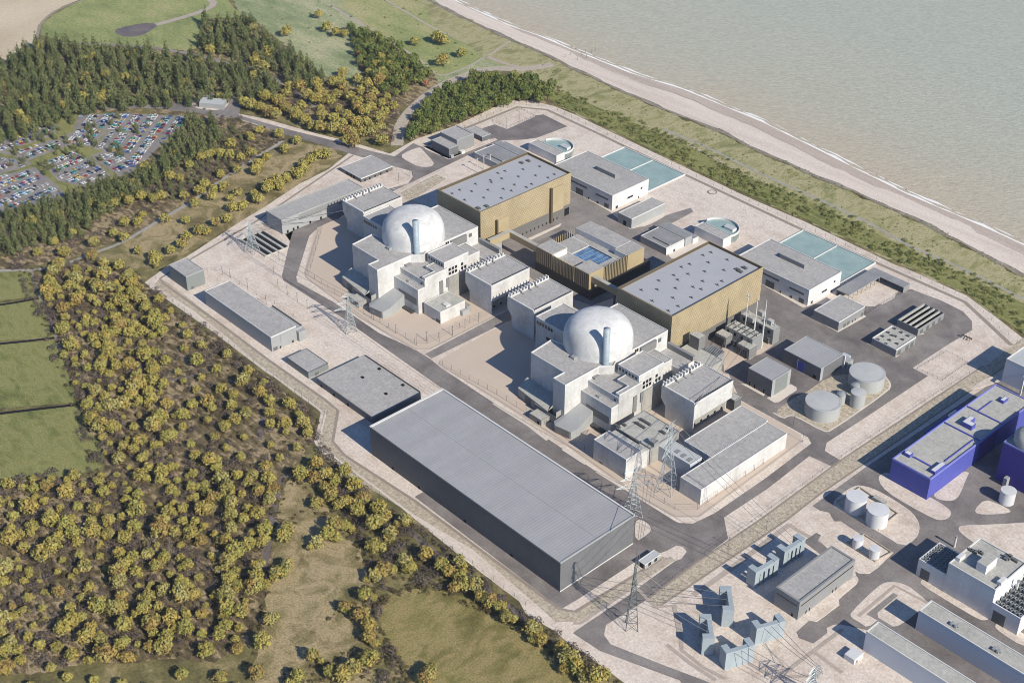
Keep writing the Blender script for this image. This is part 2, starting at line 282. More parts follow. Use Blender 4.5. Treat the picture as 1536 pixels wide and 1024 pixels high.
def sea_mat():
    mt = bpy.data.materials.new('sea'); mt.use_nodes = True; T = mt.node_tree; N = T.nodes; K = T.links.new; bs = N['Principled BSDF']
    geo = N.new('ShaderNodeNewGeometry'); sx = N.new('ShaderNodeSeparateXYZ'); K(geo.outputs['Position'], sx.inputs[0])
    # distance seaward of the shoreline: silty shallows fade to grey-green
    A = G((762,38), -2.5); B = G((1358,290), -2.5); dx, dy = B[0]-A[0], B[1]-A[1]; L_ = math.hypot(dx, dy); nx, ny = -dy/L_, dx/L_
    if nx*0+ny < 0: nx, ny = -nx, -ny
    m1 = N.new('ShaderNodeMath'); m1.operation = 'MULTIPLY'; K(sx.outputs[0], m1.inputs[0]); m1.inputs[1].default_value = nx
    m2 = N.new('ShaderNodeMath'); m2.operation = 'MULTIPLY_ADD'; K(sx.outputs[1], m2.inputs[0]); m2.inputs[1].default_value = ny; K(m1.outputs[0], m2.inputs[2])
    nz = N.new('ShaderNodeTexNoise'); nz.inputs['Scale'].default_value = .006; nz.inputs['Detail'].default_value = 5; K(geo.outputs['Position'], nz.inputs['Vector'])
    m3 = N.new('ShaderNodeMath'); m3.operation = 'MULTIPLY_ADD'; K(nz.outputs['Fac'], m3.inputs[0]); m3.inputs[1].default_value = 160; K(m2.outputs[0], m3.inputs[2])
    mr = N.new('ShaderNodeMapRange'); base = A[0]*nx+A[1]*ny; mr.inputs[1].default_value = base+70; mr.inputs[2].default_value = base+380; K(m3.outputs[0], mr.inputs[0])
    cr = N.new('ShaderNodeValToRGB'); el = cr.color_ramp.elements; el[0].color = (.47,.405,.31,1); el[1].color = (.405,.425,.355,1); x = el.new(.35); x.color = (.43,.42,.34,1)
    K(mr.outputs[0], cr.inputs[0])
    mp = N.new('ShaderNodeMapping'); mp0 = N.new('ShaderNodeMapping'); mp0.inputs['Rotation'].default_value = (0,0,math.radians(-52)); K(geo.outputs['Position'], mp0.inputs[0]); mp.inputs['Scale'].default_value = (1,3.0,1); K(mp0.outputs[0], mp.inputs[0])
    wv = N.new('ShaderNodeTexNoise'); wv.inputs['Scale'].default_value = .19; wv.inputs['Detail'].default_value = 8; wv.inputs['Roughness'].default_value = .65; K(mp.outputs[0], wv.inputs['Vector'])
    wm = N.new('ShaderNodeMapRange'); wm.inputs[1].default_value = .3; wm.inputs[2].default_value = .72; wm.inputs[3].default_value = .78; wm.inputs[4].default_value = 1.22; K(wv.outputs['Fac'], wm.inputs[0])
    mm = N.new('ShaderNodeMix'); mm.data_type = 'RGBA'; mm.blend_type = 'MULTIPLY'; mm.inputs[0].default_value = 1; K(cr.outputs[0], mm.inputs[6]); K(wm.outputs[0], mm.inputs[7])
    K(mm.outputs[2], bs.inputs['Base Color']); bs.inputs['Roughness'].default_value = .5; bs.inputs['Specular IOR Level'].default_value = .22
    bp = N.new('ShaderNodeBump'); bp.inputs['Strength'].default_value = .55; bp.inputs['Distance'].default_value = 1.2; K(wv.outputs['Fac'], bp.inputs['Height']); K(bp.outputs[0], bs.inputs['Normal'])
    MATS['sea'] = mt
sea_mat()
mk('podium_shade', two((.055,.052,.048), .85), .1, 4, .8)  # dark podium whose colour also carries the turbine hall's shadow
# ================================================================ ground, roads, sea
def W2(pts, z=0): return [G(x, z)[:2] for x in pts]
def dense(P, step=9):
    out = []
    for x in range(1, len(P)):
        L_ = math.dist(P[x], P[x-1]); k_ = max(1, int(L_/step)) if L_ < 3000 else 4
        out += [(P[x-1][0]+(P[x][0]-P[x-1][0])*u_/k_, P[x-1][1]+(P[x][1]-P[x-1][1])*u_/k_) for u_ in range(k_)]
    return out+[P[-1]]
_zl = [0.02]
def sheet(name, pts, mat, z=None, world=False, smooth=0, kind='structure'):
    P = pts if world else W2(pts)
    if smooth: P = chai(P, smooth)
    if mat in ('strawgrass','woodfloor','marsh','dunegrass','drypasture') and not world:
        P = ccw([tuple(x) for x in P]); D_ = dense(P+[P[0]], 4.5)[:-1]; k = len(D_); Q = []
        for x in range(k):
            d_ = Vector(D_[(x+1)%k])-Vector(D_[x-1]); d_.normalize(); px_, py_ = D_[x]
            w_ = 1.6*math.sin(px_*.11+py_*.07)+1.3*math.sin(px_*.23-py_*.19+1)+1.0*math.sin(px_*.51+py_*.43)+.7*math.sin(px_*1.1-py_*.9); Q.append((px_-d_.y*w_, py_+d_.x*w_))
        P = Q
    if z is None: _zl[0] += .004; z = _zl[0]
    from mathutils.geometry import tessellate_polygon
    tri = []
    for T_ in tessellate_polygon([[Vector((x, y, 0)) for x, y in P]]):
        A_, B_2, C_ = (P[q_] for q_ in T_)
        cr_ = (B_2[0]-A_[0])*(C_[1]-A_[1])-(B_2[1]-A_[1])*(C_[0]-A_[0])
        if abs(cr_) > 1e-6: tri.append(tuple(T_) if cr_ > 0 else tuple(T_[::-1]))
    me = bpy.data.meshes.new(name); me.from_pydata([(x, y, z) for x, y in P], [], tri); me.update(); me.materials.append(M[mat])
    ob = bpy.data.objects.new(name, me); COL.objects.link(ob); ob['kind'] = kind; return ob
def ribbon(name, pts, width, mat, z=None, world=False, smooth=1):
    P = pts if world else W2(pts)
    if smooth: P = chai(P, smooth, closed=False)
    if z is None: _zl[0] += .004; z = _zl[0]
    vs = []; fs = []
    for x in range(len(P)):
        p0, p1 = Vector(P[max(0,x-1)]), Vector(P[min(len(P)-1,x+1)]); dv = (p1-p0).normalized(); nn = Vector((-dv.y, dv.x))*width/2
        vs += [(P[x][0]+nn.x, P[x][1]+nn.y, z), (P[x][0]-nn.x, P[x][1]-nn.y, z)]
        if x: fs.append((2*x-2, 2*x-1, 2*x+1, 2*x))
    mb = MB(); mb.add(vs, fs); ob = mb.build(name, M[mat]); ob['kind'] = 'structure'; return ob
def island(name, pts, mat='cream', smooth=1, edge=True, h_=.16):
    """raised kerbed island: kerb stone rim and paved top"""
    P = W2(pts)
    if smooth: P = chai(P, smooth)
    P = ccw(P); mb = MB(); mb.m = 0
    I = inset(P, .55); k = len(P); z0, z1 = 0.0, .30+h_
    mb.add([(x,y,z0) for x,y in P]+[(x,y,z1) for x,y in P]+[(x,y,z1) for x,y in I],
           [(x,(x+1)%k,k+(x+1)%k,k+x) for x in range(k)]+[(k+x,k+(x+1)%k,2*k+(x+1)%k,2*k+x) for x in range(k)])
    mb.build('kerb', M['kerb'])['kind'] = 'structure'
    return sheet(name, I, mat, z=z1-.02, world=True)
shore = [(650,-30),(679,0),(762,38),(806,53),(863,77),(946,110),(1024,134),(1141,182),(1258,240),(1358,290),(1471,338),(1545,372),(1660,428)]
bedge = [(600,-30),(645,0),(699,28),(766,58),(833,88),(913,127),(1023,174),(1091,200),(1134,224),(1211,257),(1291,291),(1358,321),(1401,340),(1458,372),(1535,411),(1660,480)]
sh = W2(shore, -2.5); be = W2(bedge)
def ext(P):
    d0 = Vector(P[1])-Vector(P[3]); d0.normalize(); d1 = Vector(P[-1])-Vector(P[-4]); d1.normalize()
    return [tuple(Vector(P[0])+d0*9000)]+P+[tuple(Vector(P[-1])+d1*2500)]
sh, be = ext(sh), ext(be)
# land sheet: from the beach edge inland to the horizon
sheet('ground', be+[(be[-1][0]+10,-9000),(-16000,-9000),(-16000,be[0][1])], 'heath', z=0, world=True)
sea = MB(); sea.poly([(-20000,-2000),(9000,-2000),(9000,26000),(-20000,26000)], -2.5); sea = sea.build('sea', M['sea']); sea['kind'] = 'structure'
# beach: slopes from the dune edge to below the water line
def strip(name, A, B, zA, zB, mat, nsub=220):
    def res(P):
        L_ = [0]
        for x in range(1, len(P)): L_.append(L_[-1]+math.dist(P[x], P[x-1]))
        out = []
        for s_ in np.linspace(0, L_[-1], nsub):
            x = min(max(1, int(np.searchsorted(L_, s_))), len(P)-1); u_ = (s_-L_[x-1])/(L_[x]-L_[x-1]); out.append((P[x-1][0]*(1-u_)+P[x][0]*u_, P[x-1][1]*(1-u_)+P[x][1]*u_))
        return out
    A, B = res(A), res(B); mb = MB()
    mb.add([(x,y,zA) for x,y in A]+[(x,y,zB) for x,y in B], [(x, nsub+x, nsub+x+1, x+1) for x in range(nsub-1)])
    ob = mb.build(name, M[mat]); ob['kind'] = 'structure'; return ob
def off(P, dv): return [(x[0]+dv[0], x[1]+dv[1]) for x in P]
sv = Vector(sh[-2])-Vector(sh[1]); sv.normalize(); sn = Vector((-sv.y, sv.x)); sn = sn if sn.y > 0 else -sn
sn_t = (sn.x, sn.y)
strip('beach', be, off(sh, (sn.x*8, sn.y*8)), 0.0, -3.2, 'beach')
ridge = MB()
def wav(P, amp, frq, seed):
    R_ = random.Random(seed); ph = [R_.random()*6 for _ in range(5)]; out = []; acc = 0
    for x in range(len(P)):
        acc += 0 if x == 0 else math.dist(P[x], P[x-1]); k_ = sum(math.sin(acc*frq*(1.7**q_)+ph[q_])/(1.3**q_) for q_ in range(5))*amp/2.5
        out.append((P[x][0]+sn.x*k_, P[x][1]+sn.y*k_))
    return out
shd = dense(sh)
def band(name, o0, o1, z0, z1, mat, amp0, amp1, s0, s1):
    A = wav(off(shd, (sn.x*o0, sn.y*o0)), amp0, .045, s0); B = wav(off(shd, (sn.x*o1, sn.y*o1)), amp1, .06, s1); k_ = len(A); mb = MB()
    mb.add([(x,y,z0) for x,y in A]+[(x,y,z1) for x,y in B], [(x, k_+x, k_+x+1, x+1) for x in range(k_-1)])
    ob = mb.build(name, M[mat]); ob['kind'] = 'structure'; return ob
band('wet_sand', -17, 1.0, -1.70, -2.46, 'wetsand', 2.5, 0, 3, 4)
band('surf_foam', -1.4, 2.2, -2.40, -2.42, 'foam', 1.0, 2.4, 5, 6)
band('surf_foam', 6, 6.8, -2.44, -2.44, 'foam', 1.9, 2.6, 7, 17)
bed = dense(be); kk = len(bed)
A_ = wav(off(bed, (-sn.x*4, -sn.y*4)), 2.5, .05, 8); B_ = wav(off(bed, (sn.x*1.5, sn.y*1.5)), 1.8, .07, 9); mb = MB()
mb.add([(x,y,.35) for x,y in A_]+[(x,y,.1) for x,y in B_], [(x, kk+x, kk+x+1, x+1) for x in range(kk-1)])
mb.build('shingle_ridge', M['shingle'])['kind'] = 'structure'
# ---- countryside
sheet('marsh', [(330,-80),(600,-80),(645,0),(699,28),(766,58),(833,88),(790,112),(735,100),(660,125),(560,150),(470,110),(425,68),(385,36),(345,5)], 'marsh', smooth=1)
sheet('field', [(-260,190),(-20,108),(0,98),(52,62),(57,38),(93,10),(130,-4),(190,-60),(-260,-220)], 'ploughed')
sheet('field', [(60,58),(62,36),(97,12),(138,-4),(200,-60),(310,-60),(342,6),(372,27),(303,27),(297,74),(277,79),(180,68)], 'greenfield', smooth=1)
sheet('pond', PP(A0, 508,135,530,160,580,168,640,160,690,130,720,108,680,102,620,108,560,120), 'darkpond', smooth=2)
ribbon('path', PP(A0, 700,112,800,85,900,55,970,20,930,-10,860,-30), 9, 'fadetrack')
ribbon('path', PP(A0, 0,300,90,240,160,190,172,140,180,110,230,60,300,25,395,-5), 4, 'track')
sheet('meadow', [(512,10),(540,-60),(590,-60),(655,40),(732,84),(700,100),(662,116),(640,108),(628,95),(600,72),(560,45)], 'greenfield')
ribbon('path', PP(B0, 200,0,300,60,420,130,560,190,660,245,600,285,520,320,450,345,410,320,370,280), 3, 'fadetrack')
ribbon('path', PP(B0, -60,20,60,90,180,165,300,235,370,285), 4, 'fadetrack')
sheet('dune_grass', [(560,-90),(598,-30),(643,0),(697,29),(764,60),(831,90),(911,129),(1021,177),(1089,203),(1132,227),(1209,260),(1289,294),(1356,324),(1399,343),(1456,375),(1533,414),(1660,484),(1660,570),(1540,505),(1449,441),(1210,331),(1100,281),(960,215),(840,160),(790,118),(735,90),(655,40)], 'dunegrass')
for xs in (PP(C0, -90,580,0,615,150,680,300,757,450,825,600,890,740,955,860,1012)+PP(F0, 1000,72,1130,128,1280,192,1536,322,1700,400),): ribbon('path', xs, 3.2, 'path')
ribbon('path', PP(C0, -60,600,100,690,260,775,420,890,560,940,700,990)+PP(F0, 1000,110,1200,200,1540,370), 2.2, 'fadetrack')
ribbon('path', PP(B0, 660,250,760,185), 3, 'fadetrack'); ribbon('path', PP(B0, 660,255,740,290,830,305), 5, 'fadetrack')
sheet('field', [(-80,409),(48,407),(57,445),(-80,458)], 'pasture'); sheet('field', [(-80,462),(60,449),(81,505),(-80,517)], 'pasture')
sheet('field', [(-80,522),(83,511),(117,603),(-80,618)], 'pasture'); sheet('field', [(-80,627),(118,609),(137,640),(158,690),(148,706),(60,718),(-80,738)], 'pasture')
sheet('field', PP(H0, 172,690,185,660,240,630,310,608,420,600,560,640,700,728,790,765,900,850,1060,1024,1160,1200,380,1200,270,950,180,850), 'drypasture', smooth=1)
sheet('clearing', [(427,712),(447,722),(500,770),(560,860),(560,930),(548,1024),(470,1080),(400,1080),(372,1000),(400,900),(408,780)], 'strawgrass', smooth=1)
sheet('clearing', PP(D0, 640,690,720,560,860,530,1000,560,1100,680,1180,780,1150,900,1000,930,800,900,680,820), 'strawgrass', smooth=1)
sheet('clearing', PP(aa, -900,880,-300,480,0,310,250,190,420,90,520,60,900,165,780,280,560,400,330,560,190,640,-40,800,-400,1000,-800,1100), 'strawgrass', smooth=1)
sheet('clearing', [(230,160),(330,175),(425,202),(425,212),(250,322),(180,362),(60,398),(0,404),(0,330),(100,300),(200,262)], 'woodfloor')
sheet('woodland_floor', [(-100,745),(60,720),(150,710),(160,690),(120,605),(84,508),(56,405),(140,385),(230,425),(262,470),(330,510),(400,566),(478,625),(470,668),(440,712),(410,780),(398,900),(368,990),(180,990),(0,1012),(-100,1020)], 'woodfloor', smooth=1)
sheet('woodland_floor', [(0,110),(60,62),(300,76),(303,28),(380,30),(487,115),(600,150),(590,216),(430,175),(350,150),(250,158),(100,176),(0,215),(-200,260),(-200,180)], 'woodfloor')
sheet('woodland_floor', [(525,40),(600,72),(655,118),(655,132),(620,160),(580,150),(540,110)], 'woodfloor'); sheet('woodland_floor', [(605,212),(625,172),(650,142),(718,112),(790,116),(840,135),(830,160),(772,152),(700,185),(612,212)], 'woodfloor')
for xs in (PP(D0, 0,345,90,332,180,314), PP(D0, -60,526,120,508,250,492), PP(D0, -60,840,150,815,350,792)): ribbon('ditch', xs, 3.2, 'blackhole'); 
ribbon('path', PP(D0, 140,195,180,310,245,470,280,560), 3, 'track')
ribbon('track', PP(G0, 1275,95,1240,200,1215,330,1200,430,1175,560), 4.5, 'darkpond'); ribbon('track', PP(D0, 610,540,650,670,680,690,800,680,925,648), 3.0, 'darkpond')
ribbon('track', PP(D0, 1195,790,1180,860,1165,950), 4, 'darkpond'); ribbon('track', PP(H0, 60,200,250,300,330,360,420,440,520,500,700,640,830,740), 4, 'darkpond')
ribbon('path', PP(A0, 1275,632,1180,690,1060,765,940,850,850,915,750,970,700,1000)+PP(D0, 540,72,420,112,300,160,180,188,0,192,-100,195), 4.2, 'path')
ribbon('road', [(-100,125)]+PP(A0, 0,302,100,232,160,195,330,195,520,203,700,215,820,236,930,260,1050,292,1160,320,1270,370,1340,430,1420,480), 6, 'asphaltworn')
ribbon('gravel_road', PP(B0, 250,655,255,620,262,570,290,520,330,478,390,425,450,382,530,350,600,322,680,308,740,310,820,312,900,300,950,290), 13, 'gravelroad', smooth=2)
ribbon('road', PP(A0, 200,525,300,500,390,488,470,484,620,480,760,483,850,475), 8, 'asphaltworn')
sheet('road', [(250,157),(290,150),(300,142),(345,141),(362,152),(358,177),(330,177),(285,168),(250,166)], 'asphalt')
# ---- car park
CARPARKS = [PP(cp, *x) for x in ((610,114,930,104,1440,126,1452,150,1290,286,850,240,690,216,560,228), (835,242,1290,290,1110,475,1005,562,960,430,715,376), (330,178,455,188,425,272,60,388,-60,412,-60,330,200,256),
    (420,296,535,347,205,472,105,402), (325,482,560,390,745,480,855,582,640,668,445,622), (-60,600,242,524,478,716,400,802,180,815,0,862,-60,872), (-60,430,120,455,212,510,-60,590), (690,428,800,394,955,432,1085,522,920,592,755,480), (450,292,640,208,690,222,820,245,705,365,590,347,515,345))]
sheet('verge', PP(cp, -60,250,330,165,660,100,1450,120,1300,300,1100,470,1000,570,640,670,480,720,380,810,-60,880), 'pasture')
for P_ in CARPARKS: sheet('car_park', P_, 'asphaltworn')
ribbon('road', PP(cp, 250,520,330,590,420,660,470,720,520,770), 5.5, 'asphaltworn'); ribbon('road', PP(cp, -40,390,150,430,230,500), 5, 'asphaltworn')
# ---- the power station platform
PLAT = [(217,424),(254,397),(279,386),(363,331),(395,312),(448,277),(493,254),(523,230),(500,221),(455,209),(430,202),(362,181),(358,171),(395,178),(472,200),(536,216),(585,231),(624,209),(680,190),(755,155),(772,151),(800,152),(832,160),(864,173),(895,188),(970,224),(1104,288),(1135,302),(1210,334),(1344,398),(1357,402),(1449,443),(1502,482),(1540,512),(1700,592),(1800,1300),(1150,1300),(939,1026),(895,993),(859,969),(830,945),(789,921),(779,902),(709,849),(646,798),(600,760),(540,722),(481,678),(471,663),(481,619),(460,596),(401,560),(334,509),(280,468)]
sheet('station_yard', PLAT, 'cream')
sheet('gravel_strip', PP(l, 20,440,90,490)[:0]+[(232,428),(240,417)]+PP(l, 160,560,560,870)+PP(m, 0,240,450,565,552,640,508,880,600,985)+PP(H0, 330,212,980,698,1055,700,1440,455,1500,472,1190,672,1065,748,962,750,840,640,590,425,0,75)+PP(m, 470,990,393,905,437,670,200,500,0,345)+[(334,500),(290,466)], 'stones')
ribbon('service_track', [(632,222),(695,194),(776,161),(820,165),(900,202),(937,220),(1108,300),(1210,348),(1327,400),(1447,453),(1517,518)], 4, 'track', smooth=0)
ribbon('service_track', [(530,233),(383,333),(286,389),(240,418),(246,426),(328,484),(400,538),(488,600),(507,616),(499,662),(517,683),(622,751),(839,913),(863,917),(992,838)], 2.4, 'track', smooth=0)
ribbon('service_track', PP(D0, 720,245,1000,500)[:0]+[(225,430),(334,507),(400,556),(474,610),(488,622),(478,662),(486,674),(646,792),(709,843)], 1.6, 'kerb', smooth=0)
# tarmac
sheet('road', [(357,173),(434,195),(511,214),(560,228),(592,235),(620,215),(636,222),(672,239),(700,228),(736,211),(728,200),(723,193),(742,187),(760,194),(802,174),(815,172),(851,190),(806,207),(785,210),(753,211),(745,213),(707,231),(640,263),(590,287),(500,330),(480,300),(560,290),(612,276),(619,266),(617,257),(587,249),(525,231),(480,217),(430,203),(394,190),(357,178)], 'asphalt')
sheet('road', [(440,345)]+PP(aa, 170,760,210,790,390,870,500,800,680,670,760,560,850,560,880,700,810,760,640,830,590,880,480,1230,490,1270)+[(500,453),(569,500),(622,524),(646,539),(662,552),(823,659),(853,679),(894,707),(1013,782),(1058,800),(1092,808),(1036,850),(969,900),(909,937),(906,952),(859,949),(866,944),(950,888),(962,878),(1013,841),(1022,838),(1030,827),(1025,820),(1015,818),(1000,826),(955,841),(868,898),(842,913),(622,745),(700,700),(705,614),(662,582),(512,476),(425,421),(423,413),(435,362)], 'asphalt')
sheet('road', [(638,531),(742,476),(810,442),(850,430),(860,445),(758,484),(647,538)], 'asphaltworn')
sheet('road', [(1012,784),(1050,806),(1092,808),(1086,776),(1150,734),(1214,684),(1255,703),(1266,694),(1237,676),(1240,664),(1300,625),(1392,564),(1369,552),(1414,522),(1458,495),(1458,482),(1444,467),(1414,452),(1367,434),(1349,437),(1312,460),(1222,456),(1205,462),(1140,425),(1040,470),(1060,560),(1093,561),(1110,600),(1212,656),(1217,665),(1150,716),(1073,769),(1040,785)], 'asphalt')
sheet('road', [(850,284),(880,298),(915,318),(945,344),(958,341),(1000,323),(1036,312),(1040,318),(1010,334),(962,352),(1000,375),(1030,395),(926,445),(850,472),(770,440),(700,400),(720,370)], 'asphaltworn')
sheet('road', [(859,949),(906,952),(916,966),(1000,999),(1056,1020),(1120,1048),(1200,1110),(1100,1110),(1019,1020),(1000,1013),(900,976)], 'asphalt')
# smooth paving of the two reactor islands
sheet('reactor_apron', [(476,342),(495,333),(520,325),(600,290),(700,340),(800,420),(805,441),(742,475),(646,524),(622,525),(540,478),(457,416),(456,408)], 'smoothcream')
sheet('reactor_apron', [(657,546),(660,539),(758,485),(850,445),(1000,500),(1060,540),(1091,563),(1108,600),(1201,652),(1204,662),(1150,702),(1049,776),(1012,776),(961,748),(900,705),(830,655),(740,598)], 'smoothcream')
for xs in ([(478,343),(458,409),(459,416),(541,477),(622,523),(645,523),(742,474)], [(660,541),(659,547),(741,596),(831,653),(901,703),(962,746),(1013,774),(1048,774),(1149,700),(1202,661)]): ribbon('kerb', xs, 1.6, 'fadetrack', smooth=0)
island('traffic_island', PP(B0, 262,702,300,680,350,662,362,672,415,730,414,742,395,751,345,750,300,728)); 
island('traffic_island', PP(aa, 1190,300,1300,280,1440,330,1475,370,1440,410,1240,480,1000,470,900,400,1100,420), smooth=0)
island('paved_pad', PP(a, 600,285,655,270,870,310,880,315,780,357,760,352)); island('paved_pad', PP(bb, 20,455,60,450,240,540,480,430,640,385,660,400,260,560,230,562), smooth=0)
sheet('gravel_bed', PP(aa, 1370,510,1500,440,1680,350,1760,390,1440,590), 'stones'); 
sheet('gravel_bed', PP(d, 35,875,150,790,235,750,300,700,420,640,700,655,738,705,720,745,375,985,335,988,160,892,120,895,90,912), 'stones', smooth=1)
ribbon('kerb', PP(d, 35,875,235,750,420,640)[:0]+PP(d, 700,655,738,705,722,745,375,987,335,990,160,893,120,895,92,912,33,876), 1.3, 'kerb', smooth=1)
sheet('paved_pad', PP(c, 500,890,560,930,660,960,760,880,640,800), 'gravelroad')
for xs in (PP(d, 250,300,420,395,590,300,560,280,440,330,330,280), PP(d, 590,460,770,545,790,530,640,460), PP(d, 860,400,910,410,940,405,900,385), PP(g, 970,200,1170,310,1180,290,1040,210), PP(g, 1195,325,1260,365,1300,360,1450,260,1450,235,1400,205,1240,300)): sheet('paved_pad', xs, 'kerb')
sheet('paved_pad', PP(d, 580,170,600,140,640,118,700,120,770,165,760,190,660,240), 'cream', smooth=1); sheet('paved_pad', PP(d, 890,615,1070,505,1200,575,1045,670), 'cream')
sheet('paved_pad', PP(b, 930,765,1110,655,1128,690,1000,760), 'kerb', smooth=1); sheet('paved_pad', PP(b, 1130,930,1300,815,1370,855,1150,955), 'kerb'); sheet('paved_pad', PP(c, 170,320,330,225,410,260,200,355), 'kerb')
sheet('paved_pad', PP(a, 1230,840,1450,740,1440,760,1250,850), 'kerb')
for x in (PP(d, 890,615,1045,690,1205,575,1070,505), PP(bb, 615,240,740,308,980,200,870,130,815,150)): ribbon('kerb', x+[x[0]], 1.0, 'kerb', smooth=0)
# diagonal stone bank between the two stations
sheet('gravel_strip', [(969,902),(1040,849),(1141,781),(1262,692),(1400,600),(1475,551),(1536,506),(1700,400),(1700,440),(1536,528),(1503,551),(1420,610),(1230,739),(1177,780),(1040,873),(985,911)], 'stones')
ribbon('ditch', [(985,912),(1040,875),(1177,782),(1230,741),(1420,611),(1503,553),(1545,522)], 1.6, 'track', smooth=0); ribbon('kerb', [(969,900),(1040,847),(1141,779),(1262,690),(1475,549)], 1.4, 'track', smooth=0)
ribbon('service_track', PP(r, 0,640,300,430,820,40)+PP(o, 0,1030,300,800)[:0], 4, 'fadetrack', smooth=0)
for xs in (PP(n, 60,380,110,560,130,770,320,920,500,1010), PP(n, 0,720,200,880,420,1024), PP(q, 520,560,700,740,880,730), PP(q, 0,880,60,880,480,590,580,500), PP(n, 980,980,1500,590), PP(n, 700,880,900,1000,1300,985), PP(n, 1270,790,1500,960), PP(q, 880,740,860,740,910,1000)): ribbon('service_track', xs, 2.6, 'fadetrack', smooth=0)
ribbon('road', PP(q, 520,470,640,440,840,320), 3, 'fadetrack', smooth=0)
ribbon('service_track', PP(r, 820,40,900,95,1060,180,1170,260,1330,330,1500,440), 3, 'fadetrack', smooth=0)
# neighbouring station: tarmac with kerbed islands
sheet('road', [(1219,759),(1230,766),(1244,769),(1252,782),(1262,782),(1286,798),(1341,829),(1316,853),(1304,861),(1288,860),(1283,857),(1287,870),(1286,876),(1258,900),(1260,908),(1226,933),(1214,931),(1195,948),(1199,957),(1220,965),(1241,949),(1240,942),(1250,937),(1261,936),(1300,945),(1400,1030),(1500,1120),(1760,1120),(1760,540),(1545,556),(1480,580),(1300,700)], 'asphalt')
sheet('road', PP(r, 960,170,1050,110,1090,130,1060,180,1190,260,1170,280,1080,290,950,190), 'asphalt')
ISL = [PP(p, 100,290,105,255,200,175,260,145,300,140,390,160,500,215,620,290,700,350,745,420,750,480,725,540,630,610,440,490,130,310),
 PP(p, 445,60,440,110,500,190,680,300,860,395,920,405,975,385,990,345,960,310,850,240,760,200,620,120,520,40), PP(p, 860,235,940,258,1000,258,1040,230,1070,170,1095,105,1130,30,1000,60,860,180),
 PP(p, 1160,325,1185,358,1300,360,1420,350,1440,330,1340,280,1240,245), PP(p, 1040,460,1050,490,1110,540,1200,600,1330,680,1540,800,1760,800,1760,400,1480,425,1300,435,1070,442),
 PP(t, 52,450,60,490,130,530,200,580,300,500,330,540,430,578,550,510,640,430,720,365,640,290,540,215,430,185,350,190,280,230),
 PP(t, 650,175,665,215,900,360,1150,510,1215,515,1250,490,1100,420,850,260,700,165), PP(t, 1285,555,1300,590,1400,660,1500,722,1600,740,1600,660,1330,530), PP(w, 1050,265,1240,140,1290,150,1300,180,1265,208,1150,240),
 PP(r, 1060,180,1130,160,1480,370,1540,400,1540,440,1480,460,1420,440,1360,400), PP(I0, 590,225,690,180,900,330,950,440,930,450,860,535,790,530,700,480,600,400,620,330,760,320,690,290), PP(r, 900,800,1380,470,1410,500,1405,535,1240,660,1245,715,1060,868,990,858)]
for x_, P_ in enumerate(ISL):
    if x_ in (10,): continue
    island('paved_island', P_, smooth=1)
sheet('track', PP(t, 190,462,420,280,462,302,285,450,290,490,440,580,330,540), 'asphaltworn', z=.47); sheet('road', PP(t, 440,580,620,545,1100,830,1500,1100,1300,1200,800,840), 'asphaltworn', z=.30)
ribbon('service_track', PP(t, 120,480,430,220,720,370), 2.5, 'fadetrack', z=.48, smooth=0)

for xs in (PP(bb, 0,752,250,640,480,535), PP(bb, 0,782,260,668,505,562), PP(aa, 1290,470,1380,500)): ribbon('road_marking', xs, .7, 'whitetrim', z=.42, smooth=0)
sheet('paved_pad', PP(u, 640,630,760,640,900,760,1110,560,1230,600,1090,700,960,740,860,790,660,900), 'smoothcream', z=.40)
island('paved_island', PP(q, 530,188,524,20,560,-5,612,12,652,48,664,88,622,128), smooth=1)
for xs in (PP(f, 0,370,300,560,460,685), PP(f, 590,760,790,890), PP(f, 880,950,1120,1100)): ribbon('kerb', xs, 2.4, 'kerb', z=.44, smooth=0)
# ================================================================ buildings
class B_: pass
def bld(name, label, cat, ext, z, wall='darkclad', roof='roofgrey', par=.9, pw=.5, trim='whitetrim', group=None, poly=None, z0=-.3, top=None, ox=0):
    """ext (x0,x1,y0,y1) or poly; walls + roof + parapet parts"""
    o_ = B_()
    P = poly if poly is not None else [(ext[0],ext[2]),(ext[1],ext[2]),(ext[1],ext[3]),(ext[0],ext[3])]
    P = ccw([(x[0],x[1]) for x in P]); xs = [x[0] for x in P]; ys = [x[1] for x in P]
    o_.x0, o_.x1, o_.y0, o_.y1, o_.z, o_.P = min(xs), max(xs), min(ys), max(ys), z, P
    o_.t = top if top is not None else thing(name, label, cat, ((o_.x0+o_.x1)/2, (o_.y0+o_.y1)/2, 0), group)
    o_.wall = MB().prism(P, z0, z).build('wall', M[wall], o_.t)
    I = inset(P, pw*.9)
    o_.roof = MB().prism(I, z-.2, z+.06).build('roof', M[roof], o_.t)
    if par:
        I2, O2 = inset(P, pw), inset(P, -.06); k = len(P); mb = MB(); zt = z+par; zb = z-.45
        mb.add([(x,y,zb) for x,y in O2]+[(x,y,zt) for x,y in O2]+[(x,y,zt) for x,y in I2]+[(x,y,z-.1) for x,y in I2],
            [f_ for x in range(k) for f_ in ((x,(x+1)%k,k+(x+1)%k,k+x),(k+x,k+(x+1)%k,2*k+(x+1)%k,2*k+x),(2*k+x,2*k+(x+1)%k,3*k+(x+1)%k,3*k+x))])
        mb.build('parapet', M[trim], o_.t)
    return o_
def ext3(L, Bp, R, z):
    l_, b_, r_ = G(L, z), G(Bp, z), G(R, z)
    return (l_[0], (b_[0]+r_[0])/2, (l_[1]+b_[1])/2, r_[1])
def hz(top, base):
    gg = G(base); lo, hi = 0, 200
    for _ in range(50):
        mm = (lo+hi)/2
        if PX((gg[0], gg[1], mm))[1] > top[1]: lo = mm
        else: hi = mm
    return mm
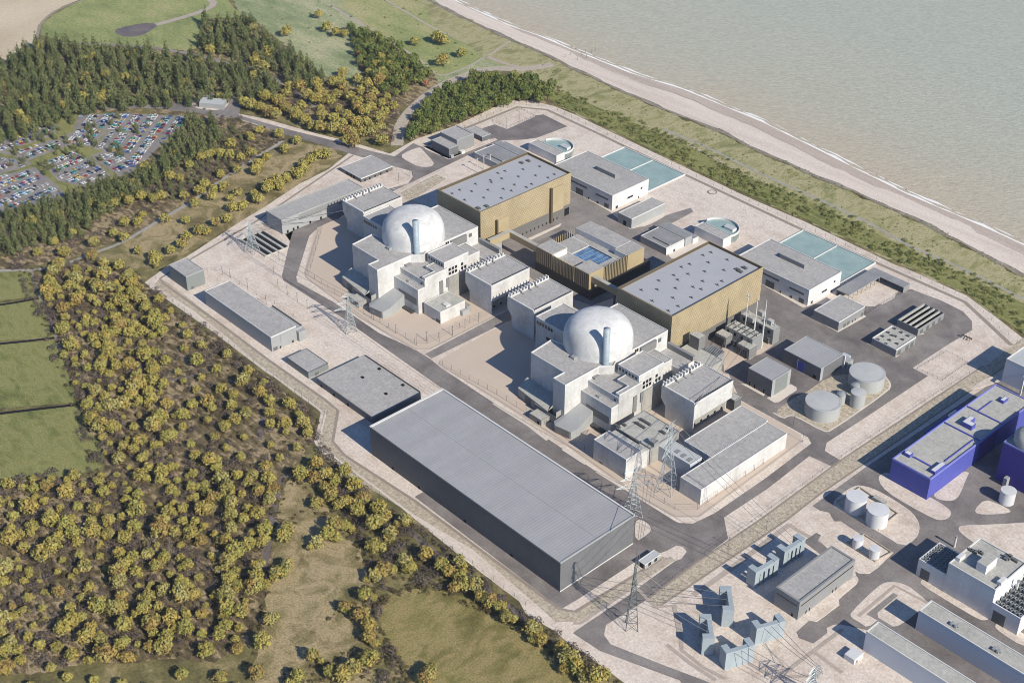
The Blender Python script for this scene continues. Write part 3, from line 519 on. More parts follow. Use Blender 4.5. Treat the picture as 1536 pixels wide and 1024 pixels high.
def box3(name, label, cat, L, Bp, R, base=None, z=None, **kw):
    z = z if z is not None else hz(Bp, base); return bld(name, label, cat, ext3(L, Bp, R, z), z, **kw)
def fy(o_, name, u0, u1, z0, z1, mat='window', dp=.12, y=None, parent=None):
    """feature on the wall facing -Y; u in 0..1 along X"""
    y_ = o_.y0 if y is None else y; L_ = o_.x1-o_.x0
    return MB().box(o_.x0+u0*L_, o_.x0+u1*L_, y_-dp, y_+.25, z0, z1).build(name, M[mat], parent or o_.t)
def fx(o_, name, u0, u1, z0, z1, mat='window', dp=.12, x=None, parent=None):
    """feature on the wall facing +X; u in 0..1 along Y"""
    x_ = o_.x1 if x is None else x; L_ = o_.y1-o_.y0
    return MB().box(x_-.25, x_+dp, o_.y0+u0*L_, o_.y0+u1*L_, z0, z1).build(name, M[mat], parent or o_.t)
def rbox(o_, name, u0, u1, v0, v1, h_, mat='midclad', base=None):
    """box standing on the roof: u along X, v along Y (fractions)"""
    X, Y = o_.x1-o_.x0, o_.y1-o_.y0; z_ = (o_.z if base is None else base)
    return MB().box(o_.x0+u0*X, o_.x0+u1*X, o_.y0+v0*Y, o_.y0+v1*Y, z_, z_+h_).build(name, M[mat], o_.t)
def ccopy(ob, dx, dy, dz=0):
    k_ = ob.copy(); COL.objects.link(k_); k_.parent = ob.parent; k_.location = Vector(ob.location)+Vector((dx, dy, dz)); return k_
# ---------------------------------------------------------------- big storage shed
z = hz((840,845), (840.5,888)); X = ext3((555,640), (840.5,845), (952,773), z)
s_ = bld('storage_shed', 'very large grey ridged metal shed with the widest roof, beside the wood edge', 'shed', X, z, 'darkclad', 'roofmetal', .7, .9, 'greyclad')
ym = (s_.y0+s_.y1)/2
MB().box(s_.x0+1, s_.x1-1, ym-.25, ym+.25, z, z+.22).build('ridge_cap', M['greyclad'], s_.t)
MB().box(s_.x0-.3, s_.x0+1.3, s_.y0-.2, s_.y1+.2, z+.3, z+1.0).build('verge_trim', M['whitetrim'], s_.t)
MB().box(s_.x0, s_.x1, s_.y1-1.0, s_.y1+.3, z+.32, z+1.05).build('verge_trim', M['whitetrim'], s_.t)
MB().box(s_.x1-.2, s_.x1+.2, s_.y0, s_.y1, .0, 1.0).build('plinth', M['whitetrim'], s_.t)
for uu in (.27, .52, .76, .12): fy(s_, 'door', uu, uu+.012, 0, 2.6, 'blackhole')
# ---------------------------------------------------------------- west side stores and huts
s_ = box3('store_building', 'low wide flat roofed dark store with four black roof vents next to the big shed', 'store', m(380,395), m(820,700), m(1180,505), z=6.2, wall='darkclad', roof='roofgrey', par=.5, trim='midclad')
for px_ in (m(738,392), m(866,327), m(1047,451), m(917,518)):
    x_ = G(px_, s_.z); MB().box(x_[0]-1, x_[0]+1, x_[1]-1, x_[1]+1, s_.z, s_.z+1.1).build('roof_vent', M['blackhole'], s_.t)
MB().box(s_.x0+2, s_.x1-.5, s_.y1-.5, s_.y1+.1, s_.z+.4, s_.z+1.4).build('screen_wall', M['darkclad'], s_.t)
for uu in (.07, .3, .55): fy(s_, 'door', uu, uu+.03, 0, 3, 'blackhole')
s_ = box3('small_store', 'small flat roofed grey store beside the store with four roof vents', 'store', m(150,238), m(320,350), m(475,283), m(322,398), wall='greenclad', roof='roofgrey', par=.4, trim='darkclad')
fx(s_, 'door', .3, .5, 0, 3, 'louvre')
s_ = box3('depot_building', 'long pale grey flat roofed depot parallel to the gravel strip', 'depot', l(440,605), l(1000,1005), l(1215,905), D0(1222,558), wall='greyclad', roof='roofgrey', par=.5)
MB().box(s_.x1-44, s_.x1-1.5, s_.y1, s_.y1+7, -.2, s_.z-3.4).build('annexe', M['greyclad'], s_.t)
MB().box(s_.x1-44, s_.x1-1.5, s_.y1+6.2, s_.y1+7.1, s_.z-3.2, s_.z-2.2).build('parapet', M['darkclad'], s_.t)
MB().box(s_.x1-4, s_.x1+3, s_.y1+.3, s_.y1+8, -.2, s_.z-5).build('porch', M['greyclad'], s_.t)
fx(s_, 'door', .05, .22, 0, 3.6, 'louvre'); fx(s_, 'door', .3, .35, 0, 2.4, 'blackhole'); fx(s_, 'door', .8, .86, 0, 2.4, 'blackhole')
fx(s_, 'downpipe', .36, .375, 0, s_.z*.9, 'steel', .3)
s_ = box3('corner_hut', 'square dark green grey clad hut at the far left corner of the station', 'hut', l(135,385), l(275,487), l(430,425), l(290,608), wall='greenclad', roof='roofgrey', par=.5, trim='greyclad')
fx(s_, 'door', .2, .35, 0, 3, 'louvre')
# sheds by the gate
z = 15.5; pl = [G(x, z)[:2] for x in (aa(205,672), aa(372,737), aa(935,385), aa(775,328))]
x0, y0 = pl[0]; x1 = pl[1][0]; y1 = pl[3][1]
s_ = bld('workshop_building', 'long grey flat roofed workshop with a slanted front, near the gate', 'workshop', (x0, x1, (pl[0][1]+pl[1][1])/2, (pl[2][1]+pl[3][1])/2), z, 'greyclad', 'roofgrey', .6, .6, 'greyclad')
for uu in (.05, .12, .17, .32, .45): fx(s_, 'door', uu, uu+.02, 0, 3, 'blackhole')
fx(s_, 'fascia', .2, .98, z-7, z-1, 'midclad')
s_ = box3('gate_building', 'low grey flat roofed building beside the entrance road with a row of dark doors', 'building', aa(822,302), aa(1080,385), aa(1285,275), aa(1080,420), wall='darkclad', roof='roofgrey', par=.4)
for uu in (.30, .36, .46, .52, .62, .68): fy(s_, 'door', uu, uu+.04, 0, 3.6, 'blackhole')
for uu in (.1, .25, .42, .6, .8): fx(s_, 'door', uu, uu+.04, 0, 2.8, 'blackhole')
# group at the north edge
s_ = box3('switch_hut', 'lower front hut of the dark pair with white roof corner boxes, north edge', 'hut', bb(98,400), bb(240,470), bb(333,445), bb(240,545), wall='darkclad', roof='roofgrey', par=.4, trim='greyclad')
fx(s_, 'door', .5, .8, 0, 3.5, 'louvre'); MB().box(s_.x1, s_.x1+3, s_.y0+.5, s_.y0+4, 0, 3).build('meter_box', M['greyclad'], s_.t); MB().box(s_.x1, s_.x1+4, s_.y1+1, s_.y1+6, 0, 3.4).build('meter_box', M['whitetrim'], s_.t)
s_ = box3('switch_house', 'tall dark grey switch house behind a lower hut at the north edge', 'switch house', bb(162,335), bb(305,388), bb(480,352), z=15, wall='midclad', roof='roofgrey', par=.4, trim='greyclad')
rbox(s_, 'roof_rail', .05, .95, .9, .95, 1.0, 'greyclad')
s_ = box3('relay_hut', 'small dark hut at the edge of the north tarmac yard', 'hut', bb(385,310), bb(535,372), bb(605,345), bb(535,415), wall='darkclad', roof='roofgrey', par=.4, trim='greyclad')
fx(s_, 'door', .4, .6, 0, 3, 'louvre')
# ---------------------------------------------------------------- turbine halls
def roof_vents(s_, pts, z):
    mb = MB(); mb.box(-.5,.5,-.5,.5,0,1.6); mb.box(-2.4,-.5,-.22,.22,.1,.5); mb.box(.5,1.7,-.2,.2,.1,.4)
    first = None
    for x, y in pts:
        if first is None:
            first = MB(); first.v = [(q_[0]+x, q_[1]+y, q_[2]+z) for q_ in mb.v]; first.f = mb.f; first.mi = mb.mi; first = first.build('roof_vent', M['louvre'], s_.t); fx_, fy_ = x, y
        else: ccopy(first, x-fx_, y-fy_)
def turbine(label, ext, z, ventpx, cluster):
    s_ = bld('turbine_hall', label, 'turbine hall', ext, z, 'bronzeclad', 'roofmetal_light', 2.3, .5, 'bronzeclad', group='turbine halls')
    x0, x1, y0, y1 = ext; mb = MB()
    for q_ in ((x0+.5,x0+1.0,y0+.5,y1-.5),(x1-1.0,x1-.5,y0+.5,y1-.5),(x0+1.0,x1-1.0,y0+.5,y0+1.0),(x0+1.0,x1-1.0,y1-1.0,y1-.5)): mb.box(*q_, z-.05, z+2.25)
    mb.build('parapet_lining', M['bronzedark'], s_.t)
    roof_vents(s_, [G(x, z)[:2] for x in ventpx], z+.06)
    for x_, y_ in cluster:
        cx, cy, _ = G((x_, y_), z); mb = MB(); mb.box(cx-2.6, cx+2.4, cy-1.5, cy+1.5, z, z+.7)
        for k_ in range(3): mb.box(cx-2+k_*1.5, cx-1.2+k_*1.5, cy-1.4, cy+1.4, z+.65, z+1.4)
        mb.build('cooling_unit', M['louvre'], s_.t)
    return s_
zN = 42.0
l_, b_, r_ = G(a(702,550), zN), G(a(965,685), zN), G(a(1508,450), zN)
XN = (l_[0], b_[0], (l_[1]+b_[1])/2, r_[1])
VN = [a(*x) for x in ((795,565),(840,543),(912,552),(870,603),(935,507),(1025,485),(1030,498),(1010,543),(985,590),(1090,592),(1070,443),(1112,430),(1092,475),(1168,512),(1102,537),(1150,548),(1220,420),(1192,463),(1272,508),(1240,527),(1295,457),(1320,403),(1370,470),(1408,450))]
tn = turbine('bronze clad turbine hall on the far side, with a tall projecting bronze panel', XN, zN, VN, [a(950,652), a(1000,640), a(1210,380), a(1250,368)])
zS = 42.0
l_, b_, r_ = G((926,435), zS), G(c(195,712), zS), G(c(738,415), zS)
XS = (l_[0], (b_[0]+r_[0])/2, (l_[1]+b_[1])/2, r_[1])
VS = [c(*x) for x in ((75,608),(10,543),(105,540),(115,487),(215,532),(200,590),(172,668),(230,640),(310,588),(205,455),(228,482),(250,405),(290,447),(300,388),(380,335),(320,525),(378,490),(368,538),(390,432),(412,378),(428,318),(465,512),(493,490),(505,424),(525,362))]
ts = turbine('bronze clad turbine hall on the near side, with masts and transformer pens at its foot', XS, zS, VS, [c(600,432), c(628,410), c(585,420)])
L_ = tn.y1-tn.y0
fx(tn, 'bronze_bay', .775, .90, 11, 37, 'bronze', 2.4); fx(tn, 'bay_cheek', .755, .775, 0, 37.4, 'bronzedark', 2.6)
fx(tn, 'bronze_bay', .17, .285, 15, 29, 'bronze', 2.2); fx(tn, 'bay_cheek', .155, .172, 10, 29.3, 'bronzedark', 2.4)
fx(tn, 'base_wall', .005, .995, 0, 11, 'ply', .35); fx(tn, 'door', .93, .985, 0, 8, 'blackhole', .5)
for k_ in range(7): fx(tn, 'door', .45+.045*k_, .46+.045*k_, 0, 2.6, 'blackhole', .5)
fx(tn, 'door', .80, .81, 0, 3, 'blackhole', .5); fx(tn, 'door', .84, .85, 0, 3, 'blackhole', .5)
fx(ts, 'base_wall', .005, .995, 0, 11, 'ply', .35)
# ---------------------------------------------------------------- control block between the halls
zc = 25.0
l_, b_, r_ = G(k6(365,395), zc), G(k6(820,635), zc), G(k6(1285,400), zc)
XO = (l_[0], b_[0], (l_[1]+b_[1])/2, r_[1])
X0, X1, Y0, Y1 = XO; lx, ly = X1-X0, Y1-Y0
ot = thing('control_building', 'bronze finned control building with a blue glass courtyard roof between the turbine halls', 'office', ((X0+X1)/2, (Y0+Y1)/2, 0))
MB().box(X0-.6, X1+3, Y0-.6, Y1+6, -.2, 9.4).build('podium', M['podium_shade'], ot)
MB().box(X0+2.2, X1-2.2, Y0+2.2, Y1-2.2, 9.3, zc-8.4).build('wall', M['whitewall'], ot)
for q_ in ((2.2,-2.2,2.2,3.2),): MB().box(X0+2.2, X1-2.2, Y0+2.2, Y0+3.2, zc-8.5, zc-6.4).build('wall', M['whitewall'], ot); MB().box(X1-3.2, X1-2.2, Y0+3.2, Y1-2.2, zc-8.5, zc-6.4).build('wall', M['whitewall'], ot)
def cb(name, u0, u1, v0, v1, z0, z1, mat, rmat=None):
    ob = MB().box(X0+u0*lx, X0+u1*lx, Y0+v0*ly, Y0+v1*ly, z0, z1).build(name, M[mat], ot)
    if rmat: MB().box(X0+u0*lx+.4, X0+u1*lx-.4, Y0+v0*ly+.4, Y0+v1*ly-.4, z1-.1, z1+.08).build('roof', M[rmat], ot)
    return ob
def wedge(px1, px2, px3):  # helper only for reading proportions
    return [((G(x, zc)[0]-X0)/lx, (G(x, zc)[1]-Y0)/ly) for x in (px1, px2, px3)]
cb('corner_block', 0, .30, 0, .26, 9.4, zc, 'bronze', 'roofgrey'); cb('corner_block', .73, 1, 0, .26, 9.4, zc, 'bronze', 'roofgrey'); cb('corner_block', .76, 1, .70, 1, 9.4, zc, 'bronze', 'roofgrey')
cb('corner_block', 0, .20, .72, .99, zc-6.3, zc-.4, 'whitewall', 'roofgrey'); cb('penthouse', .2, .765, .72, .99, zc-6.3, zc+.2, 'whitewall', 'roofgrey')
for q_ in ((.03,.97,.03,.30),(.03,.97,.62,.97),(.03,.36,.30,.62),(.80,.97,.30,.62)): cb('roof_deck', *q_, zc-6.5, zc-6.0, 'whitewall', 'roofgrey')
gl = cb('glass_roof', .36, .80, .30, .62, zc-8.3, zc-7.6, 'glassblue')
mb = MB()
for k_ in range(6): mb.box(X0+(.36+.088*k_)*lx-.12, X0+(.36+.088*k_)*lx+.12, Y0+.30*ly, Y0+.62*ly, zc-7.6, zc-7.3)
for k_ in range(4): mb.box(X0+.36*lx, X0+.80*lx, Y0+(.30+.107*k_)*ly-.12, Y0+(.30+.107*k_)*ly+.12, zc-7.58, zc-7.32)
mb.build('glazing_bars', M['steel'], ot)
fa = MB().box(X0+.31*lx-.3, X0+.31*lx+.3, Y0-.4, Y0+.9, 9.45, zc-.1).build('fin', M['bronze'], ot)
for k_ in range(1, 16): ccopy(fa, .41*lx*k_/15, 0)
fb = MB().box(X1-.9, X1+.4, Y0+.27*ly-.3, Y0+.27*ly+.3, 9.45, zc-.1).build('fin', M['bronze'], ot)
for k_ in range(1, 16): ccopy(fb, 0, .42*ly*k_/15)
fc = MB().box(X0-.2, X0+.5, Y0+.27*ly-.3, Y0+.27*ly+.3, 9.45, zc-.1).build('fin', M['bronze'], ot)
for k_ in range(1, 12): ccopy(fc, 0, .44*ly*k_/11)
MB().box(X0+.30*lx, X0+.315*lx, Y0+1, Y0+.255*ly, zc-5.9, zc-.3).build('inner_wall', M['whitewall'], ot); MB().box(X0+.015*lx, X0+.30*lx, Y0+.26*ly, Y0+.275*ly, zc-5.9, zc-.3).build('inner_wall', M['whitewall'], ot)
MB().box(X0+.76*lx, X0+.985*lx, Y0+.688*ly, Y0+.70*ly, zc-5.9, zc-.3).build('inner_wall', M['whitewall'], ot)
mb = MB()
for x0_, x1_ in ((0,.30),(.73,1)):
    for k_ in range(8): x_ = X0+(x0_+(x1_-x0_)*(k_+.5)/8)*lx; mb.box(x_-.6, x_+.45, Y0-.10, Y0+.3, 9.6, zc-.6)
mb.build('wall_slots', M['bronzedark'], ot)
MB().box(X0+.30*lx, X0+.73*lx, Y0+1.0, Y0+2.3, 14.6, 15.6).build('floor_band', M['ply'], ot)
MB().box(X1-2.3, X1-1.0, Y0+.26*ly, Y0+.7*ly, 14.6, 15.6).build('floor_band', M['ply'], ot)
# bridges
z = 22
def bridge(label, P, w_, z0, z1):
    cx, cy = P[0]; t_ = thing('footbridge', label, 'footbridge', (cx, cy, 0), 'bronze footbridges')
    wl, rf = MB(), MB()
    for A_, B_2 in zip(P, P[1:]):
        x0, x1, y0, y1 = min(A_[0],B_2[0])-w_/2, max(A_[0],B_2[0])+w_/2, min(A_[1],B_2[1])-w_/2, max(A_[1],B_2[1])+w_/2
        wl.box(x0, x1, y0, y1, z0, z1); rf.box(x0+.35, x1-.35, y0+.35, y1-.35, z1-.1, z1+.1)
    wl.build('wall', M['bronze'], t_); rf.build('roof', M['roofcement'], t_); return t_
pb = G(k6(130,255), z); pe = G(k6(370,395), z); ps = G(k6(0,335), z)
y_ = ps[1]
t1 = bridge('L shaped bronze footbridge linking the far reactor and the control building', [(pb[0]+1.5, ps[1]-2), (pb[0]+1.5, pb[1]), ], 4.4, 16, z)
wl = MB().box(pb[0]+3.7, X0+.2, pb[1]-2.2, pb[1]+2.2, 16.02, z-.02).build('wall', M['bronze'], t1); MB().box(pb[0]+3.6, X0, pb[1]-1.8, pb[1]+1.8, z-.1, z+.08).build('roof', M['roofcement'], t1)
MB().box(pb[0]+.5, pb[0]+2.5, pb[1]-14, pb[1]-11, -.2, 16).build('support', M['blackhole'], t1)
MB().box(pb[0]-.8, pb[0]+4, ps[1]-2, ps[1]+10, -.2, 16).build('stair_tower', M['concretedark'], t1)
p1 = G(k6(890,665), z); p2 = G(k6(1065,755), z)
t2 = bridge('short straight bronze footbridge from the control building to the near turbine hall', [(X1+2.4, p1[1]), (ts.x0-2.6, p1[1])], 4.4, 16, z)
MB().box((X1+ts.x0)/2-.6, (X1+ts.x0)/2+.6, p1[1]-1, p1[1]+1, -.2, 16).build('support', M['ply'], t2)
# ---------------------------------------------------------------- pumping stations, forebays
def pump(label, lab2, L, Bp, R, T, base, pool, skylight):
    z = 15.9; X = ext3(L, Bp, R, z)
    s_ = bld('pump_house', label, 'pump house', X, z, 'whitewall', 'roofgrey', .7, .6, 'whitetrim', group='white pump houses')
    for u0, u1, z0, z1 in ((.02,.12,10,12),(.20,.25,8,9.5),(.34,.60,10.5,12.5),(.74,.94,9,11),(.42,.54,0,7),(.88,.95,0,5),(.25,.27,1,3),(.30,.32,1,3),(.62,.64,0,2.4),(.76,.79,0,2.6)): fy(s_, 'window' if z0 else 'door', u0, u1, z0, z1, 'louvre' if z1-z0 > 3 or u1-u0 > .15 else 'window')
    for u0, u1, z0, z1 in ((.10,.16,0,3),(.42,.58,5,7),(.78,.83,9,11),(.72,.75,0,2.5)): fx(s_, 'window' if z0 else 'door', u0, u1, z0, z1, 'window')
    A_, B_2 = G(skylight[0], z+4), G(skylight[1], z+4)
    MB().box(A_[0], B_2[0], A_[1]-.2, A_[1]+6.2, z, z+4).build('roof_plant', M['midclad'], s_.t)
    MB().box(A_[0]+.5, B_2[0]-.5, A_[1]+.4, A_[1]+5.6, z+3.9, z+4.12).build('plant_roof', M['roofgrey'], s_.t)
    # forebay basin
    P = [G(x)[:2] for x in pool]; bx0 = (P[0][0]+P[3][0])/2; bx1 = (P[1][0]+P[2][0])/2; by1 = (P[0][1]+P[1][1])/2; by0 = s_.y1+.6
    tt = thing('forebay_basin', lab2, 'water basin', ((bx0+bx1)/2, (by0+by1)/2, 0), 'forebay basins'); mb = MB()
    for x0_, x1_, y0_, y1_ in ((bx0-1,bx0,by0,by1),(bx1,bx1+1,by0,by1),(bx0-1,bx1+1,by1,by1+1)): mb.box(x0_, x1_, y0_, y1_, -.2, 1.5)
    xm = (bx0*.52+bx1*.48); mb.box(xm-.4, xm+.4, by0, by1, -.2, 1.3); mb.build('basin_wall', M['whitetrim'], tt)
    MB().box(bx0, bx1, by0, by1, -.1, .62).build('water', M['poolwater'], tt)
    return s_
pump('white pump house with a dark roof skylight beside the far turbine hall', 'pale green water basin behind the far pump house', (826,250), b(790,575), b(1018,480), None, None, [(937,222.5),(1024.5,262.5),b(1018,552),b(750,340)], (b(700,398), b(810,450)))
pump('white pump house with a dark roof skylight beside the near turbine hall', 'pale green water basin behind the near pump house', (1109,383), c(1000,548), c(1215,435), None, None, [(1204.5,346.7),(1310,395),c(1210,500),c(860,255)], (c(840,322), c(975,398)))
# filter buildings: square dark roof + low wing, and round surge tank buildings
def filt(label, lab2, O, sc, dd_=(0,0)):
    def w_(x, y): return (O[0]+x/4, O[1]+y/4)
    z = 7.5; X = ext3(w_(5,215), w_(160,293), w_(262,235), z)
    s_ = bld('filter_house', label, 'filter house', X, z, 'greyclad', 'roofdark', .5, .5, 'whitetrim', group='filter houses')
    MB().box(s_.x1-.4, s_.x1+.3, s_.y0, s_.y1, 0, z-1).build('front_wall', M['whitewall'], s_.t)
    rbox(s_, 'roof_plant', .35, .95, .22, .36, 1.4, 'midclad')
    MB().box(s_.x0-1, s_.x1+1.5, s_.y1, s_.y1+9, -.2, z+1.5).build('side_wing', M['greyclad'], s_.t); MB().box(s_.x0-.6, s_.x1+1.1, s_.y1+.4, s_.y1+8.6, z+1.4, z+1.6).build('wing_roof', M['roofdark'], s_.t)
    MB().box(s_.x0-1, s_.x1+3, s_.y1+9, s_.y1+17, -.2, z-2).build('side_wing', M['whitewall'], s_.t); MB().box(s_.x0-.6, s_.x1+2.6, s_.y1+9.4, s_.y1+16.6, z-2.1, z-1.9).build('wing_roof', M['roofdark'], s_.t)
    fx(s_, 'door', .4, .5, 0, 2.6, 'window', .5)
    z = 9.5; X = ext3(w_(320,162), w_(510,235), w_(548,212), z)
    X = (X[0], X[1], X[2], X[2]+12)
    s_ = bld('surge_house', lab2, 'surge chamber', X, z, 'whitewall', 'roofgrey', .6, .5, 'whitetrim', group='surge chambers')
    cx, cy, R = X[1]-20, X[3]+7, 19
    arc = [(cx+R*math.cos(t_), cy+R*math.sin(t_)*.95) for t_ in np.linspace(-.32, math.pi*.95, 30)]
    inner = [(X[0]+2, X[3]+.3)]; mb = MB()
    for (x0_, y0_), (x1_, y1_) in zip(arc, arc[1:]):
        d_ = Vector((x1_-x0_, y1_-y0_)).normalized(); nn = Vector((-d_.y, d_.x))*.8
        mb.prism([(x0_,y0_),(x1_,y1_),(x1_+nn.x,y1_+nn.y),(x0_+nn.x,y0_+nn.y)], -.2, 8.4)
    mb.build('curved_wall', M['whitewall'], s_.t)
    MB().prism([(x_, y_) for x_, y_ in arc]+[(X[0]+1, X[3]+.2), (X[1]-1, X[3]+.2)], -.2, 6.2).build('water', M['poolwater'], s_.t)
    MB().box(cx+2, cx+13, cy+3, cy+9, 5, 8.6).build('gantry_house', M['whitewall'], s_.t); MB().box(cx+2.4, cx+12.6, cy+3.4, cy+8.6, 8.5, 8.7).build('gantry_roof', M['rooflight'], s_.t)
filt('square dark roofed filter house behind the near turbine hall', 'white surge chamber with a round green water tank near the round mark, near side', (960,300), 4)
filt('square dark roofed filter house behind the far turbine hall', 'white surge chamber with a round green water tank at the far side', (630+465/S6-5/4, 140+505/S6-215/4), 4)
s_ = box3('chlorination_house', 'low grey building with a single black door between the two pump houses', 'building', b(822,680), b(918,712), b(1108,622), b(912,770), wall='greyclad', roof='roofgrey', par=.5)
fy(s_, 'door', .40, .62, 0, 5.5, 'blackhole')
# ---------------------------------------------------------------- east yard
s_ = box3('plant_building', 'square grey building with a flat pale roof beside the near pump house', 'building', d(275,262), d(428,335), d(580,240), d(425,388), wall='midclad', roof='roofgrey', par=.5)
for u0 in (.2,.34,.88): fx(s_, 'door', u0, u0+.1, 0, 4, 'louvre')
for u0 in (.55,.65): fx(s_, 'door', u0, u0+.03, 0, 2.4, 'blackhole')
s_ = box3('plant_building', 'dark grey building with a dark blue door, behind the left tank', 'building', d(95,498), d(325,612), d(448,525), d(318,690), wall='darkclad', roof='roofmetal', par=.4, trim='greyclad')
fy(s_, 'door', .40, .58, 0, 9.5, 'blue'); fy(s_, 'frame', .385, .40, 0, 10.5, 'whitetrim'); fy(s_, 'door', .82, .90, 0, 4, 'blackhole'); fx(s_, 'corner_panel', 0, .12, 0, s_.z-.5, 'greyclad')
MB().box(s_.x0+12, s_.x1+2, s_.y1, s_.y1+1.2, -.2, 12.5).build('back_screen', M['whitetrim'], s_.t)
MB().box(s_.x1-7, s_.x1+4, s_.y1+2.5, s_.y1+10, -.2, 5.5).build('annexe', M['greyclad'], s_.t); MB().box(s_.x1-9, s_.x1-2, s_.y1+10.2, s_.y1+15, -.2, 4).build('annexe', M['blueclad'], s_.t)
s_ = box3('plant_building', 'tall square dark hut with a ribbed green grey end wall behind the last diesel house', 'building', g(1040,68), g(1245,178), g(1405,80), g(1235,318), wall='darkclad', roof='roofmetal', par=.4, trim='greyclad')
fx(s_, 'ribbed_panel', .16, .84, .3, s_.z-.6, 'greenclad', .2); fx(s_, 'corner_panel', 0, .16, .2, s_.z-.5, 'greyclad', .15); fx(s_, 'corner_panel', .84, 1, .2, s_.z-.5, 'greyclad', .15)
for uu in (.08, .30, .68): fy(s_, 'door', uu, uu+.05, 0, 4, 'blackhole')
s_ = box3('ventilation_house', 'low grey building with twelve small roof cowls in a grid', 'building', d(625,430), d(768,500), d(890,425), d(766,542), wall='midclad', roof='roofcement', par=.8, trim='whitetrim')
cw = None
for px_ in ((760,375),(800,397),(840,418),(722,398),(765,420),(688,420),(808,440),(730,443),(660,440),(775,465),(708,465),(745,415)):
    x_ = G(d(*px_), s_.z)
    if cw is None: mb = MB(); mb.box(x_[0]-1.1, x_[0]+1.1, x_[1]-.8, x_[1]+.8, s_.z, s_.z+1.2); mb.box(x_[0]-2, x_[0]-1.1, x_[1]-.4, x_[1]+.4, s_.z, s_.z+.7); cw = mb.build('roof_cowl', M['louvre'], s_.t); c0 = x_
    else: ccopy(cw, x_[0]-c0[0], x_[1]-c0[1])
for uu in (.1,.5,.75): fx(s_, 'door', uu, uu+.16, 0, 4.5, 'louvre')
def finned(name, label, L, Bp, R, base, nb, cat, along='y', z=None, wall='midclad'):
    z = hz(Bp, base) if z is None else z; x0, x1, y0, y1 = ext3(L, Bp, R, z)
    t_ = thing(name, label, cat, ((x0+x1)/2, (y0+y1)/2, 0), None)
    mb = MB(); e_ = .5
    for q_ in ((x0,x0+e_,y0,y1),(x1-e_,x1,y0,y1),(x0+e_,x1-e_,y0,y0+e_),(x0+e_,x1-e_,y1-e_,y1)): mb.box(*q_, -.2, z)
    mb.build('wall', M[wall], t_); MB().box(x0+e_, x1-e_, y0+e_, y1-e_, -.1, max(.3, z-4)).build('sump', M['blackhole'], t_)
    for k_ in range(nb):
        if along == 'y': ww = (x1-x0)/nb; c_ = x0+ww*k_; MB().box(c_+(.02 if k_ else e_), c_+ww*.28, y0+e_, y1-e_, z-1.6, z-.1).build('walkway', M['roofcement'], t_)
        else: ww = (y1-y0)/nb; c_ = y0+ww*k_; MB().box(x0+e_, x1-e_, c_+(.02 if k_ else e_), c_+ww*.36, z-1.6, z-.1).build('walkway', M['roofcement'], t_)
    return t_, (x0,x1,y0,y1,z)
tt, X = finned('cooler_bank', 'open topped cooler bank with black slots in the east yard', d(775,318), d(905,375), d(1058,275), d(908,402), 4, 'cooler', z=7)
for k_ in range(4): MB().box(X[1]-.2, X[1]+.15, X[2]+(.1+.23*k_)*(X[3]-X[2]), X[2]+(.2+.23*k_)*(X[3]-X[2]), 0, 4.5).build('door', M['louvre'], tt)
finned('cooler_bank', 'flat open basin with four black slots behind the far corner hut', l(690,180), l(1010,300), l(1140,215), None, 4, 'cooler', along='x', z=1.6, wall='roofcement')
# L shaped canopy
z = 6.5; P0 = G(d(410,135), z); P1 = G(d(640,5), z); P2 = G(d(855,100), z); P3 = G(d(480,175), z); P4 = G(d(655,52), z); P5 = G(d(820,150), z)
tt = thing('parking_canopy', 'L shaped grey open canopy round a paved court in the east yard', 'canopy', (P1[0], P1[1], 0))
yb = P1[1]; xl = P0[0]; MB().prism([(xl-0, P0[1]), (P3[0], P0[1]), (P3[0], P4[1]), (P2[0]+0, P4[1]), (P2[0], yb), (xl, yb)], z-.7, z).build('roof', M['roofdark'], tt)
MB().box(xl+.2, P2[0]-.2, yb-.6, yb-.1, -.2, z-.7).build('back_wall', M['darkclad'], tt); MB().box(xl+.1, xl+.6, P0[1]+.3, yb-.7, -.2, z-.7).build('back_wall', M['darkclad'], tt); MB().box(P2[0]-.6, P2[0]-.1, P4[1]+.3, yb-.7, -.2, z-.7).build('end_wall', M['midclad'], tt)
for k_ in range(8): y_ = P0[1]+.6+(P4[1]-P0[1]-1)*k_/7; MB().box(P3[0]-.5, P3[0]-.1, y_-.2, y_+.2, 0, z-.7).build('post', M['steel'], tt)
# tanks
def tank(name, label, cx, cy, R, z, wall, top, cat='storage tank', cone=.6, group=None, rail=True):
    t_ = thing(name, label, cat, (cx, cy, 0), group)
    MB().lathe(cx, cy, [(R,-.2),(R,z)], 56, False).build('shell', M[wall], t_, smooth=True)
    MB().lathe(cx, cy, [(R+.12,z-.25),(R+.12,z),(R*.6,z+cone*.6),(R*.08,z+cone)], 56).build('roof', M[top], t_)
    if rail:
        mb = MB()
        for k_ in range(40):
            A_ = 2*math.pi*k_/40; B_2 = 2*math.pi*(k_+1)/40; x0, y0, x1, y1 = cx+(R-.2)*math.cos(A_), cy+(R-.2)*math.sin(A_), cx+(R-.2)*math.cos(B_2), cy+(R-.2)*math.sin(B_2)
            mb.tube((x0,y0,z),(x0,y0,z+1.1),.07); mb.tube((x0,y0,z+1.1),(x1,y1,z+1.1),.07)
        mb.build('guard_rail', M['steel'], t_)
    return t_
def tank_px(name, label, L, Rr, ytop, ybase, wall, top, **kw):
    """left/right extremes of the rim, and base line at the centre"""
    bx = (L[0]+Rr[0])/2; z = kw.pop('z'); A_, B_2 = G(L, z), G(Rr, z); R = math.dist(A_[:2], B_2[:2])/2
    return tank(name, label, (A_[0]+B_2[0])/2, (A_[1]+B_2[1])/2, R, z, wall, top, **kw)
